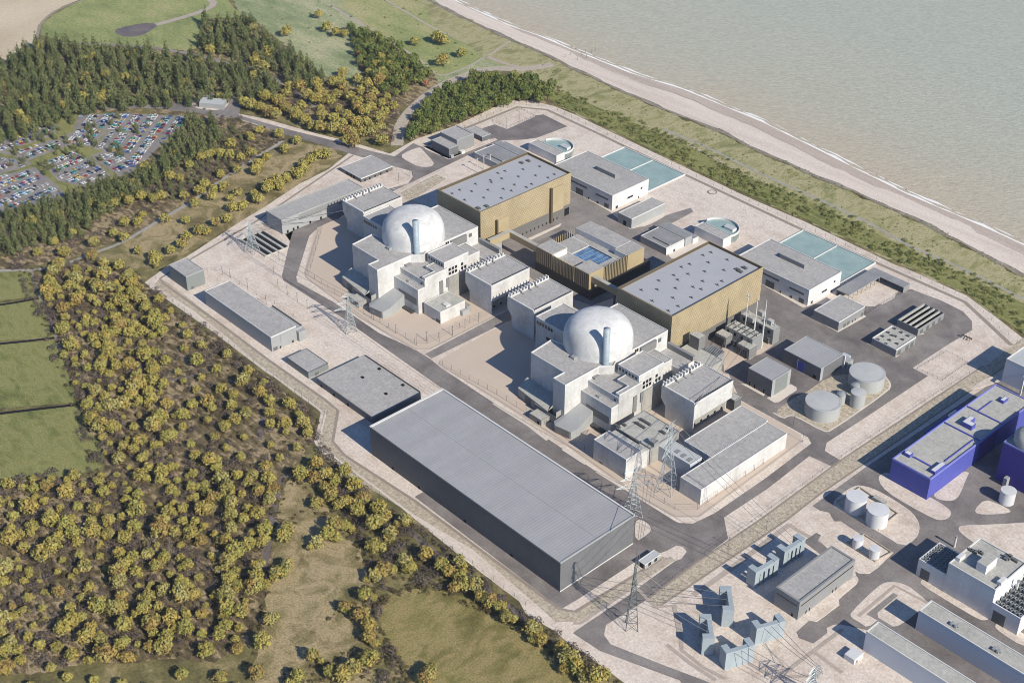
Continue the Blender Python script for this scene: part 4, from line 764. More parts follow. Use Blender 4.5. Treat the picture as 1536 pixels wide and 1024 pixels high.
tank_px('storage_tank', 'large grey storage tank nearest the road on the gravel bed', d(226,805), d(440,805), 0, 0, 'tankgrey', 'tanktop', z=11.5, group='grey storage tanks')
tank_px('storage_tank', 'large grey storage tank beside the dark building with the blue door', d(490,632), d(705,632), 0, 0, 'tankgrey', 'tanktop', z=11.5, group='grey storage tanks')
tank_px('storage_tank', 'narrow upright grey tank on the gravel bed between the large tanks', d(500,750), d(590,750), 0, 0, 'tankgrey', 'tanktop', z=13, rail=False)
t_ = tank_px('storage_tank', 'small pipe clad grey vessel behind the narrow upright tank', d(500,705), d(552,705), 0, 0, 'tankgrey', 'steel', z=9, rail=False, cone=1.2)
t_ = tank_px('storage_tank', 'small pipe clad grey vessel between the left tank and the narrow tank', d(415,758), d(470,758), 0, 0, 'tankgrey', 'steel', z=9, rail=False, cone=1.2)
tank_px('storage_tank', 'large white tank at the back of the kerbed oval island', p(200,220), p(358,220), 0, 0, 'tankwhite', 'tankwhite', z=13, group='white tanks', rail=False, cone=.2)
tank_px('storage_tank', 'large white tank at the front of the kerbed oval island', p(360,318), p(523,318), 0, 0, 'tankwhite', 'tankwhite', z=13, group='white tanks', rail=False, cone=.2)
tank_px('storage_tank', 'small white tank, back one of the pair near the dark switchgear building', p(251,535), p(332,535), 0, 0, 'tankwhite', 'tankwhite', z=8.5, group='white tanks', rail=False, cone=.2)
tank_px('storage_tank', 'small white tank, front one of the pair near the dark switchgear building', p(376,612), p(458,612), 0, 0, 'tankwhite', 'tankwhite', z=8.5, group='white tanks', rail=False, cone=.2)
tank_px('storage_tank', 'pale tank standing in the shade of the purple building', p(1365,175), p(1480,175), 0, 0, 'tankwhite', 'tankwhite', z=11, rail=False, cone=.2)
x_ = G(p(400,265)); MB_ = thing('pump_skid', 'small grey pump box beside the large white tanks', 'pump unit', (x_[0], x_[1], 0)); MB().box(x_[0]-2, x_[0]+8, x_[1]+1, x_[1]+5, 0, 3).build('casing', M['greenclad'], MB_); MB().box(x_[0]-1.6, x_[0]+7.6, x_[1]+1.4, x_[1]+4.6, 2.9, 3.15).build('lid', M['roofcement'], MB_)
def bund(label, P, h_=1.1):
    Q = [G(x)[:2] for x in P]; t_ = thing('bund_wall', label, 'bund wall', (Q[0][0], Q[0][1], 0)); mb = MB()
    O2, I2 = ccw(Q), inset(Q, .8); k = len(O2)
    mb.add([(x,y,0) for x,y in O2]+[(x,y,.47+h_) for x,y in O2]+[(x,y,.47+h_) for x,y in I2]+[(x,y,0) for x,y in I2], [f_ for x in range(k) for f_ in ((x,(x+1)%k,k+(x+1)%k,k+x),(k+x,k+(x+1)%k,2*k+(x+1)%k,2*k+x),(2*k+x,2*k+(x+1)%k,3*k+(x+1)%k,3*k+x))])
    mb.build('wall', M['gravelroad'], t_); return t_
bund('low sandy bund wall round the two large white tanks', PP(p, 120,270,300,160,590,360,440,480)); bund('low sandy bund wall round the two small white tanks', PP(p, 190,580,330,510,545,650,415,720), .9)
# ---------------------------------------------------------------- reactor buildings (surveyed on the near unit; the far unit is its twin)
REL = (-231.5, 1.0, 0)
def reactor():
    cx, cy, R = -660.0, 707.0, 28.0
    t_ = thing('reactor_building', 'pale domed reactor building on the near side, with the chimney in front of its dome', 'reactor', (cx, cy, 0), 'domed reactor buildings')
    pr = [(R+.0, 0), (R, 30), (R, 40.5)]
    for k_ in range(1, 25):
        ph = math.pi/2*k_/24; pr.append((R*max(0.002, math.cos(ph))**(2/2.55), 42+22*math.sin(ph)**(2/2.55)))
    MB().lathe(cx, cy, pr, 96).build('dome', M['domeconcrete'], t_, smooth=True)
    # chimney
    hx, hy = -635.5, 690.3
    ch = MB().lathe(hx, hy, [(2.75,30),(2.75,70)], 28).build('chimney', M['chimneymetal'], t_, smooth=True)
    MB().lathe(hx, hy, [(2.85,69.2),(2.85,70.4),(2.2,70.4),(2.1,68)], 28).build('flue_opening', M['blackhole'], ch)
    mb = MB()
    for zz in (52.5, 68.4): mb.lathe(hx, hy, [(2.8,zz),(4.4,zz),(4.4,zz+1.3),(2.8,zz+1.3)], 28, False)
    for k_ in range(12):
        A_ = 2*math.pi*k_/12; mb.tube((hx+3.6*math.cos(A_), hy+3.6*math.sin(A_), 69), (hx+3.6*math.cos(A_), hy+3.6*math.sin(A_), 70.6), .13)
    mb.build('platform_ring', M['steel'], ch)
    mb = MB()
    for zz in range(34, 68, 1): mb.box(hx+2.75, hx+3.2, hy+.6, hy+1.4, zz, zz+.18)
    mb.box(hx+3.1, hx+3.3, hy+.5, hy+.65, 31, 69); mb.box(hx+3.1, hx+3.3, hy+1.35, hy+1.5, 31, 69); mb.build('ladder', M['steel'], ch)
    def blk(name, poly, z, wall='concrete', roof='roofgrey', par=1.0, z0=-.3, trim='whitetrim'):
        P = ccw([(x[0],x[1]) for x in poly]); xs = [x[0] for x in P]; ys = [x[1] for x in P]
        ob = MB().prism(P, z0, z).build(name, M[wall], t_); o_ = B_(); o_.t = t_; o_.ob = ob
        o_.x0, o_.x1, o_.y0, o_.y1, o_.z, o_.P = min(xs), max(xs), min(ys), max(ys), z, P
        def kid(mb, nm, mt): return _kid(mb, nm, mt, ob)
        kid(MB().prism(inset(P, .5), z-.2, z+.06), 'roof', roof)
        if par:
            I2, O2 = inset(P, .55), inset(P, -.06); k = len(P); mb = MB(); zt = z+par; zb = z-.45
            mb.add([(x,y,zb) for x,y in O2]+[(x,y,zt) for x,y in O2]+[(x,y,zt) for x,y in I2]+[(x,y,z-.1) for x,y in I2],
                [f_ for x in range(k) for f_ in ((x,(x+1)%k,k+(x+1)%k,k+x),(k+x,k+(x+1)%k,2*k+(x+1)%k,2*k+x),(2*k+x,2*k+(x+1)%k,3*k+(x+1)%k,3*k+x))])
            kid(mb, 'parapet', trim)
        return o_
    def _kid(mb, nm, mt, par_):
        ob = mb.build(nm, M[mt], t_); ob.parent = par_; return ob
    def bx(x0, x1, y0, y1): return [(x0,y0),(x1,y0),(x1,y1),(x0,y1)]
    # fuel hall (L shaped, at the chimney foot)
    A_ = blk('fuel_hall', [(-686,658),(-649,658),(-649,646.6),(-636,646.6),(-636,684),(-628.8,692.5),(-632,699),(-650,690),(-688.5,683)], 37)
    _kid(MB().box(-660,-656,676,680,37,39.2), 'roof_plant', 'steel', A_.ob)
    mb = MB()
    for k_ in range(5): mb.box(-657+k_*1.3,-656.4+k_*1.3,681,681.5,37,40)
    mb.box(-657.5,-650.5,680.8,681.8,39.4,39.9); mb.box(-652,-648,682,684,37,39); _kid(mb, 'roof_frame', 'steel', A_.ob)
    # front blocks
    C_ = blk('front_block', bx(-636.2,-603.2,664.2,672), 24.3, par=.7)
    _kid(MB().box(-630,-605,664.0,664.3,8.5,15.5), 'louvre', 'greylouvre', C_.ob); _kid(MB().box(-622,-619,667,669,24.3,25.6), 'roof_plant', 'steel', C_.ob)
    D_ = blk('front_block', bx(-636.1,-603.0,671.8,698), 30.2, par=.6)
    D2 = blk('front_block', [(-607,672.2),(-602.9,672.2),(-602.9,698.2),(-618.5,698.2),(-618.5,686),(-607,686)], 33.2, par=.5)
    _kid(MB().box(-635,-632.5,676,682,30.2,32), 'roof_plant', 'midclad', D_.ob); _kid(MB().box(-603.4,-602.2,688,692,9,24), 'duct', 'greylouvre', D2.ob); _kid(MB().box(-603.4,-602.0,696,699,15,24), 'duct', 'greylouvre', D2.ob)
    _kid(MB().box(-608,-606,671.6,672.1,26,28), 'window', 'window', D2.ob)
    E_ = blk('service_block', bx(-627,-604.6,695.4,723.5), 38.5, par=.8)
    for k_ in range(6): _kid(MB().box(-625.5+k_*3.4,-623.6+k_*3.4,695.2,695.8,34.6,37), 'window', 'window', E_.ob)
    for k_ in range(6):
        for zz in (24.5, 28.5):
            if k_ == 3 or (zz > 26 and k_ > 4): continue
            _kid(MB().box(-604.9,-604.45,700.3+k_*3.6,702.9+k_*3.6,zz,zz+2.8), 'window', 'window', E_.ob)
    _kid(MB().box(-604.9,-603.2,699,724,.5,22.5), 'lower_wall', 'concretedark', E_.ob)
    F_ = blk('safeguard_block', bx(-690,-634.2,715,761.3), 37.2, par=.9)
    _kid(MB().box(-634.5,-632.2,728,746,29,36.4), 'louvre', 'greylouvre', F_.ob); _kid(MB().box(-634.4,-633.9,750,753.5,31,34.5), 'window', 'louvre', F_.ob); _kid(MB().box(-634.5,-632.6,756,760,15,20), 'vent_box', 'postdark', F_.ob)
    for k_ in range(2): _kid(MB().box(-634.5,-633.7,722.5+k_*2.2,724+k_*2.2,34,36.5), 'window', 'window', F_.ob)
    F2 = blk('side_block', bx(-634.4,-614,723.3,745), 27, par=.7); F3 = blk('side_block', bx(-634.3,-606,744.8,763), 21, par=.8)
    _kid(MB().box(-634.2,-606.2,761.2,764,20.5,26), 'screen_wall', 'midclad', F3.ob)
    G_ = blk('safeguard_block', bx(-724,-688,699.5,730.5), 35, par=.8)
    for k_ in range(6): _kid(MB().box(-722.6+k_*3.3,-720.6+k_*3.3,699.2,699.9,29.6,32.4), 'window', 'window', G_.ob)
    _kid(MB().box(-711,-705,699.2,699.9,19,22), 'window', 'window', G_.ob)
    G2 = blk('link_block', bx(-703.5,-680,682.7,699.7), 21, par=.6)
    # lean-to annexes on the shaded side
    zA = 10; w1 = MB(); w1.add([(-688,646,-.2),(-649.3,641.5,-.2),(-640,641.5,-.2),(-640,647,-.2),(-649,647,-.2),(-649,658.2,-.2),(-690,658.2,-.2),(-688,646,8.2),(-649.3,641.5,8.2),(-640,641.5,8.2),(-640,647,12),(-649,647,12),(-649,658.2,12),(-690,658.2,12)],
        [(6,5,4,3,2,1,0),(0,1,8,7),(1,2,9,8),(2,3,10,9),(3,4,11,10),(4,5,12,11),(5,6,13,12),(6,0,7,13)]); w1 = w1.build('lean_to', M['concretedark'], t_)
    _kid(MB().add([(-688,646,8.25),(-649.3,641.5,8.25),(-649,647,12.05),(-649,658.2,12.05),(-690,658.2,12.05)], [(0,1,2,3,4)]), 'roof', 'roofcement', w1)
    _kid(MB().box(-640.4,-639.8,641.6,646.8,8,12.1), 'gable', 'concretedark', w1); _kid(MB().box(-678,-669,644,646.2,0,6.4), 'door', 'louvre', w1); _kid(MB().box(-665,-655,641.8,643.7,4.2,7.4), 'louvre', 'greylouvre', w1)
    en = blk('entrance_block', bx(-660,-646.5,632.2,641), 5.2, 'concretedark', 'roofcement', .4, trim='concretedark'); _kid(MB().box(-651,-649,632,632.5,0,3), 'door', 'blackhole', en.ob)
    # faceted porch between fuel hall and front block
    P = [(-638,637.5),(-634,634.5),(-619,637),(-617.5,644),(-622,664),(-635.8,664)]; tp = MB()
    tp.add([(x,y,-.2) for x,y in P]+[(x,y,zz) for (x,y),zz in zip(P,(7,7,7,8.5,12,13))], [(5,4,3,2,1,0),(6,7,8,9,10,11)]+[(x,(x+1)%6,6+(x+1)%6,6+x) for x in range(6)]); tp = tp.build('porch', M['greyclad'], t_)
    _kid(MB().add([(-633,634.3,.4),(-620.5,636.4,.4),(-620.5,636.4,6.4),(-633,634.3,6.4)], [(0,1,2,3)]), 'door', 'greylouvre', tp)
    _kid(MB().box(-622,-608,660,663.8,0,1.4), 'ramp', 'postdark', C_.ob)
    return t_
def copy_deep(o_, delta, label):
    return copy_tree(o_, delta, label)
R1 = reactor()
R2 = copy_tree(R1, REL, 'pale domed reactor building on the far side, with the chimney in front of its dome')
# ---------------------------------------------------------------- diesel houses
def diesel(ext, label):
    x0, x1, y0, y1 = ext; z = 28.5
    t_ = thing('diesel_house', label, 'diesel house', ((x0+x1)/2, (y0+y1)/2, 0), 'white diesel houses with toothed roof frames')
    MB().prof([(x0+5.5,-.2),(x1-4.5,-.2),(x1-4.5,12.5),(x1,13),(x1,z),(x0,z),(x0,17.5),(x0+5.5,11.5)], y0, y1).build('wall', M['concrete'], t_)
    MB().prof([(x0+5.4,-.2),(x1,-.2),(x1,z-.1),(x0+.1,z-.1),(x0+.1,17.5),(x0+5.4,11.5)], y0-.8, y0-.02).build('end_wall', M['concrete'], t_)
    MB().box(x0+2.6, x1-1.2, y0+.6, y1-.6, z-.2, z+.08).build('roof', M['roofgrey'], t_)
    mb = MB(); mb.box(x0, x0+.6, y0, y1, z, z+1.6); mb.box(x0+2.6, x0+3.1, y0, y1, z, z+1.2)
    k_ = 0
    while y0+1+k_*3.6 < y1-1: mb.box(x0+.6, x0+2.6, y0+1+k_*3.6, y0+1.9+k_*3.6, z, z+3.2); mb.box(x0-.35, x0+.62, y0+.95+k_*3.6, y0+1.95+k_*3.6, z-1, z+3.25); mb.box(x0+2.58, x0+3.2, y0+.95+k_*3.6, y0+1.95+k_*3.6, z, z+3.25); k_ += 1
    mb.build('roof_frame', M['whitetrim'], t_)
    mb = MB(); mb.box(x1-.5, x1+.1, y0, y1, z-.3, z+1.0); mb.build('parapet', M['whitetrim'], t_)
    fl = MB().box(x1-1.6, x1-.5, y0+1.2, y0+2.2, z, z+1.3).build('roof_louvre', M['postdark'], t_); k_ = 1
    while y0+1.2+k_*2.1 < y1-1: ccopy(fl, 0, k_*2.1); k_ += 1
    MB().box(x0+2.6, x1-.6, y0-.85, y0+.4, z-.3, z+1.0).build('parapet', M['whitetrim'], t_); MB().box(x0+2.6, x1-.6, y1-.4, y1+.1, z-.3, z+1.0).build('parapet', M['whitetrim'], t_)
    mb = MB()
    for yy in (.25, .45, .62): yv = y0+(y1-y0)*yy; mb.box(x0+3.2, x0+5, yv, yv+.8, z, z+2.2); mb.box(x0+5, x0+7.4, yv+.1, yv+.6, z, z+.8)
    mb.build('roof_fan', M['midclad'], t_)
    MB().box(x1-4.6, x1-4.2, y0+1, y1-1, 0, 12.2).build('recess_shade_wall', M['concretedark'], t_)  # darker slab, the overhang's shade put into its colour
    for k_ in range(5): MB().box(x1-4.5, x1-3.9, y0+5+k_*8, y0+7+k_*8, 3, 5).build('vent', M['blackhole'], t_)
    MB().box(x0+5.0, x0+5.5, y0+4, y0+9, 0, 9).build('door', M['louvre'], t_)
    return t_
DX = (-770.8,-738,711.6,757); DX2 = (-594.2,-560.2,711.3,755.6)
diesel(DX, 'white diesel house with toothed roof frame in the shade beside the near dome'); diesel(DX2, 'white diesel house with toothed roof frame in front of the transformer building')
diesel((DX[0]-231.5, DX[1]-231.5, DX[2]+1, DX[3]+1), 'white diesel house with toothed roof frame behind the far dome, nearest the gate'); diesel((DX2[0]-231.5, DX2[1]-231.5, DX2[2]+1, DX2[3]+1), 'white diesel house with toothed roof frame between the two reactor groups')
# small auxiliaries by the reactors
s_ = box3('auxiliary_building', 'low pale flat roofed block at the foot of the far reactor', 'auxiliary building', j(770,650), j(912,728), j(1128,635), j(912,828), wall='concrete', roof='roofcement', par=.4)
MB().box(s_.x0+14, s_.x0+19, s_.y0+9, s_.y0+14, s_.z, s_.z+1.6).build('roof_plant', M['whitetrim'], s_.t); fy(s_, 'vent', .45, .62, 0, 1.5, 'louvre'); fy(s_, 'vent', .72, .98, 0, 3.5, 'louvre')
MB().box(s_.x1, s_.x1+3.5, s_.y0+22, s_.y0+30, -.2, 5).build('side_box', M['greyclad'], s_.t); MB().box(s_.x1-8, s_.x1+2, s_.y1, s_.y1+5, -.2, 6.5).build('side_box', M['concretedark'], s_.t)
s_ = box3('auxiliary_building', 'pale auxiliary block with the shadow of a pylon on its roof, by the road', 'auxiliary building', h(60,225), h(335,395), h(470,320), h(325,560), wall='concrete', roof='roofgrey', par=.6)
fy(s_, 'vent', .2, .3, 0, 2, 'louvre'); fx(s_, 'door', .82, .97, 0, 3.5, 'greylouvre'); W_ = s_
MB().box(s_.x1-12, s_.x1, s_.y1+.02, s_.y1+9, -.2, s_.z-3).build('link_block', M['concrete'], s_.t); MB().box(s_.x0+2, s_.x1-.5, s_.y1+.05, s_.y1+4.5, s_.z-3.1, s_.z-.3).build('walkway', M['roofcement'], s_.t)
z = 15.5; X = ext3(h(205,150), h(520,305), h(800,160), z)
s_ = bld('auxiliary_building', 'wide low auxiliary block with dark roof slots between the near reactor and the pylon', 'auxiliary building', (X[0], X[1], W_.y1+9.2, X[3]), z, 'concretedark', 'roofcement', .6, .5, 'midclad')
for x0_, x1_ in ((h(455,50),h(545,105)),(h(412,80),h(498,132)),(h(365,205),h(455,255)),(h(240,100),h(285,130)),(h(305,92),h(335,112)),(h(630,155),h(672,180)),(h(690,130),h(740,160))):
    A_, B_2 = G(x0_, z), G(x1_, z); MB().box(A_[0], B_2[0], min(A_[1],B_2[1])-1, min(A_[1],B_2[1])+1, z-.1, z+1.5).build('roof_slot', M['louvre'], s_.t)
MB().box(s_.x0+30, s_.x0+36, s_.y0+3, s_.y0+8, z, z+4).build('roof_plant', M['midclad'], s_.t)
z = 13.5; X = ext3(h(615,262), h(870,447), h(985,378), z)
s_ = bld('access_building', 'pale access building with three roof hatches beside the pylon', 'access building', X, z, 'blueclad', 'rooflight', .5, .5, 'whitetrim')
for k_ in range(3):
    x_ = G(h(775+k_*52, 325+k_*35), z); mb = MB(); mb.box(x_[0]-1.5, x_[0]+1.7, x_[1]-2.2, x_[1]+2.2, z, z+.5); mb.build('roof_hatch', M['midclad'], s_.t)
s_ = box3('turbine_store', 'long flat roofed white store, the front one of the touching pair', 'store', h(798,545), h(985,655), g(1365,625), z=14, wall='concrete', roof='roofgrey', par=.5, trim='whitetrim'); Y = s_
z = 14.2; l_, tt_ = G(g(490,690), z), G(g(970,385), z)
s_ = bld('turbine_store', 'long flat roofed white store, the rear one of the touching pair', 'store', (l_[0], Y.x0-.4, l_[1], tt_[1]), z, 'concrete', 'roofgrey', .5, .5, 'whitetrim')
MB().box(Y.x0-.4, Y.x0, Y.y0+30, Y.y1, z-1, z+.5).build('gap_shade_strip', M['darkclad'], s_.t)  # dark strip put in for the shadow line between the two stores
s_ = bld('vent_block', 'small dark box with slanted sides at the end of the rear long store', 'vent block', (DX2[1]-4.2, DX2[1]+3, DX2[3]+.5, DX2[3]+9), 11, 'louvre', 'roofcement', .4, .4, 'midclad')
# ---------------------------------------------------------------- transformers
s_ = box3('transformer_building', 'pale roofed transformer building with cable gantries on top, beside the near turbine hall', 'transformer building', u(90,672), u(490,860), u(640,765), z=12.4, wall='concretedark', roof='roofcement', par=.5, trim='greyclad')
s_.y1 = min(s_.y1, XS[2]-1)
for k_ in range(3):
    x_ = G(u(320+k_*65, 590+k_*38), 12.4); mb = MB(); mb.tube((x_[0],x_[1],12.4), (x_[0],x_[1],17), .25); mb.tube((x_[0]-1.5,x_[1],16), (x_[0]+1.5,x_[1],16), .2); mb.build('cable_gantry', M['steel'], s_.t)
def pen(label, L, Bp, R, z, mat='greylouvre', holes=0, bars=0):
    x0, x1, y0, y1 = ext3(L, Bp, R, z); t_ = thing('transformer_pen', label, 'transformer pen', ((x0+x1)/2, (y0+y1)/2, 0))
    MB().box(x0, x1, y0, y1, -.2, z).build('wall', M[mat], t_); MB().box(x0+.5, x1-.5, y0+.5, y1-.5, z-.1, z+.1).build('roof', M['roofcement'], t_)
    for k_ in range(bars): xx = x0+(x1-x0)*(k_+.5)/bars; MB().box(xx-.25, xx+.25, y0+.6, y1-.6, z+.05, z+.6).build('beam', M['postdark'], t_)
    if bars: MB().box(x0+1, x1-1, (y0+y1)/2-.25, (y0+y1)/2+.25, z+.08, z+.5).build('beam', M['postdark'], t_)
    for k_ in range(5): xx = x0+(x1-x0)*(k_+.5)/5; yy = y0+(y1-y0)*(.3 if k_ % 2 else .7); MB().lathe(xx, yy, [(.55,z),(.35,z+1.6),(.5,z+1.7),(.2,z+3.2)], 8).build('bushing', M['steel'], t_)
    for k_ in range(4): xx = x0+(x1-x0)*(k_+.4)/4; MB().box(xx, xx+2.2, y0-1.5, y0-.02, 0, 3.5+k_ % 2*2.5).build('control_cabinet', M['louvre' if k_ % 2 else 'greyclad'], t_)
    for k_ in range(holes): xx = x0+(x1-x0)*(k_+.3)/holes; MB().box(xx, xx+(x1-x0)*.3/holes, y0-.1, y0+.3, z-5, z-2).build('opening', M['blackhole'], t_)
    return (x0,x1,y0,y1)
pen('long pale roofed transformer pen with dark roof beams, in front of the masts', u(665,380), u(1000,525), u(1110,470), 15, 'midclad', 4, 6)
X = pen('long transformer pen with roof boxes behind the three tall masts', u(850,240), u(1235,420), u(1315,385), 15, 'midclad', 4, 0)
def stub(label, L, Bp, R, z, mat='greylouvre'):
    x0, x1, y0, y1 = ext3(L, Bp, R, z); t_ = thing('transformer', label, 'transformer', ((x0+x1)/2, (y0+y1)/2, 0)); 
    MB().box(x0, x1, y0, y1, -.2, z).build('tank_body', M[mat], t_); mb = MB()
    for k_ in range(6): xx = x0+(x1-x0)*(k_+.3)/6; mb.box(xx, xx+.35, y0-.7, y0+.1, 1, z-1)
    mb.build('cooling_fins', M['postdark'], t_); MB().box(x0+.4, x1-.4, y0+.4, y1-.4, z, z+.5).build('cover', M['roofcement'], t_); return (x0,x1,y0,y1)
stub('dark transformer standing left of the long pale pen near the bronze wall', u(560,455), u(690,520), u(765,470), 10); stub('dark transformer in front of the long pale pen, near the tarmac', u(815,575), u(945,650), u(1050,600), 10)
mb = thing('vent_tower', 'plain grey ventilation box standing against the bronze wall', 'vent tower', G(u(380,640), 0)); x0, x1, y0, y1 = ext3(u(262,470), u(382,525), u(450,480), 24)
MB().box(x0, x1, y0, y1, 10, 24).build('casing', M['greylouvre'], mb); MB().box(x0+.4, x1-.4, y0+.4, y1-.4, 23.9, 24.1).build('roof', M['roofcement'], mb); MB().box(x0+1, x1-1, y0+1, y1-1, -.2, 10.2).build('base', M['concretedark'], mb)
t_ = thing('cooler_rack', 'low rack of cooler pipes beside the plain grey ventilation box', 'cooler', G(u(560,660), 0)); x0, x1, y0, y1 = ext3(u(455,620), u(585,735), u(650,660), 13)
mb = MB()
for k_ in range(6): yy = y0+(y1-y0)*k_/5; mb.box(x0, x1, yy-.4, yy+.4, 12, 13)
mb.box(x0, x0+1, y0, y1, -.2, 12.4); mb.box(x1-1, x1, y0, y1, -.2, 12.4); mb.build('pipe_rack', M['steel'], t_); MB().box(x0+1.1, x1-1.1, y0+.4, y1-.4, -.2, 10).build('casing', M['greyclad'], t_)
for k_, (x, y, label) in enumerate(((980,300,'pale roof box on the masts side of the rear transformer pen'),(1090,230,'larger pale plant box behind the middle tall mast'),(1190,330,'small pale plant box at the end of the rear transformer pen'))):
    x_ = G(u(x, y+20), 15); t_ = thing('plant_box', label, 'plant box', (x_[0], x_[1], 15)); MB().box(x_[0]-2.6, x_[0]+2.6, x_[1]-2.2, x_[1]+2.2, 15.05, 19).build('casing', M['greyclad'], t_); MB().box(x_[0]-2.2, x_[0]+2.2, x_[1]-1.8, x_[1]+1.8, 18.9, 19.2).build('lid', M['roofcement'], t_)
for base, top, label in ((u(905,365), u(937,0), 'tall white cable mast, farthest of the three beside the near turbine hall'), (u(1008,430), u(1040,45), 'tall white cable mast, middle of the three beside the near turbine hall'), (u(1108,470), u(1150,80), 'tall white cable mast, nearest of the three beside the near turbine hall')):
    x_ = G(base, 14); zt = 14
    while PX((x_[0], x_[1], zt))[1] > top[1] and zt < 90: zt += .5
    t_ = thing('cable_mast', label, 'mast', (x_[0], x_[1], 0), 'tall white cable masts'); MB().tube((x_[0],x_[1],0), (x_[0],x_[1],zt), .85, .3, 8).build('shaft', M['whitetrim'], t_)
    MB().tube((x_[0]-1.8,x_[1],zt-3), (x_[0]+1.8,x_[1],zt-3), .2).build('crossarm', M['steel'], t_)

for base, zt, label in ((bb(492,680), 17, 'thin white pole behind the far turbine hall, left of three'), (bb(545,652), 17, 'thin white pole behind the far turbine hall, middle of three'), (bb(600,625), 14, 'thin white pole behind the far turbine hall, right of three')):
    x_ = G(base); t_ = thing('line_pole', label, 'pole', (x_[0], x_[1], 0)); MB().tube((x_[0],x_[1],0), (x_[0],x_[1],zt), .42, .3, 6).build('shaft', M['whitetrim'], t_); MB().box(x_[0]-.3, x_[0]+.3, x_[1]-2.2, x_[1]+2.2, zt-1.2, zt-.8).build('crossarm', M['steel'], t_)
# ---------------------------------------------------------------- the neighbouring station (lower right)
z = 19.0
l_, b_ = G(w(405,850), z), G(w(735,1010), z); far = G(w(1300,215), z); rt = G(w(1155,700), z)
X0, Y0 = l_[0], (l_[1]+b_[1])/2; Y1 = far[1]; X1 = b_[0]+1
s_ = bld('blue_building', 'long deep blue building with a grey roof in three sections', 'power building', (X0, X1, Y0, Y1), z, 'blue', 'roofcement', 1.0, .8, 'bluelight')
L_ = Y1-Y0
for pa in (w(865,540), w(1055,400)):
    yy = G(pa, z)[1]; MB().box(X0+.5, X1-.5, yy-.45, yy+.45, z, z+1.0).build('roof_upstand', M['blue'], s_.t)
for A_, B_2, along in ((w(855,865), w(1110,680), 'y'), (w(590,830), w(740,905), 'x'), (w(1145,440), w(1262,350), 'y')):
    q0, q1 = G(A_, z), G(B_2, z)
    MB().box(min(q0[0],q1[0])-.3, max(q0[0],q1[0])+.3, min(q0[1],q1[1])-.3, max(q0[1],q1[1])+.3, z, z+.8).build('roof_upstand', M['blue'], s_.t) if along == 'x' else MB().box((q0[0]+q1[0])/2-.3, (q0[0]+q1[0])/2+.3, q0[1], q1[1], z, z+.8).build('roof_upstand', M['blue'], s_.t)
def bluebox(poly_px, zz, h_):
    Q = [G(x, zz+h_)[:2] for x in poly_px]; MB().prism(Q, zz-.1, zz+h_).build('plant_room', M['blue'], s_.t); MB().prism(inset(Q, .5), zz+h_-.1, zz+h_+.1).build('plant_roof', M['tankwhite'], s_.t)
def rectpx(L, Bp, R, zz):
    x0, x1, y0, y1 = ext3(L, Bp, R, zz); return x0, x1, y0, y1
for L, Bp, R in ((w(515,785), w(560,815), w(592,790)), (w(735,935), w(785,960), w(868,880)), (w(1330,335), w(1365,355), w(1402,320))):
    x0, x1, y0, y1 = rectpx(L, Bp, R, z+2.6); MB().box(x0, x1, y0, y1, z-.1, z+2.6).build('plant_room', M['blue'], s_.t); MB().box(x0+.5, x1-.5, y0+.5, y1-.5, z+2.5, z+2.72).build('plant_roof', M['tankwhite'], s_.t)
x0, x1, y0, y1 = rectpx(w(1010,520), w(1090,570), w(1125,540), z+4); 
MB().prism([(x0,y0),(x1,y0),(x1,y1),(x0+(x1-x0)*.5,y1),(x0+(x1-x0)*.5,y1+6),(x0,y1+6)], z-.1, z+4).build('plant_room', M['blue'], s_.t); MB().prism(inset([(x0,y0),(x1,y0),(x1,y1),(x0+(x1-x0)*.5,y1),(x0+(x1-x0)*.5,y1+6),(x0,y1+6)], .5), z+3.9, z+4.12).build('plant_roof', M['tankwhite'], s_.t)
y0, y1 = G(w(700,610), z-3)[1], G(w(1015,395), z-3)[1]
MB().box(X0-5, X0, y0, y1, 6, z-3).build('side_gallery', M['blue'], s_.t); ym = G(w(910,455), z-3)[1]; MB().box(X0-4, X0-.1, ym-5, ym+5, z-3.1, z-1.6).build('plant_room', M['tankwhite'], s_.t)
yv = G(w(1155,700), z)[1]
MB().box(X1-.1, X1+.25, yv, G(w(1330,590), z)[1], 0, z-1).build('bay_shade_panel', M['purple'], s_.t)  # flat dark panel, the shade of a recess put into its colour
# shaded purple building behind it, cut by the frame
z2 = 34; l_ = G(w(1362,700), z2); bq = G(w(1536,790), z2)
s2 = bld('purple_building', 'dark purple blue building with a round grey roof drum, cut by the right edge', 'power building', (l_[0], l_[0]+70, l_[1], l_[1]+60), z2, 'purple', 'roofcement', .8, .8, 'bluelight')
c0 = G(w(1560,700), z2); MB().lathe(c0[0]+4, c0[1]+2, [(14,z2),(14,z2+6),(10,z2+9),(3,z2+10)], 40).build('roof_drum', M['roofcement'], s2.t, smooth=True)
fx_ = G(p(1395,100), 0); MB().box(l_[0]+8, l_[0]+11, l_[1]-4, l_[1]+.1, 0, 8).build('stair_box', M['greyclad'], s2.t)
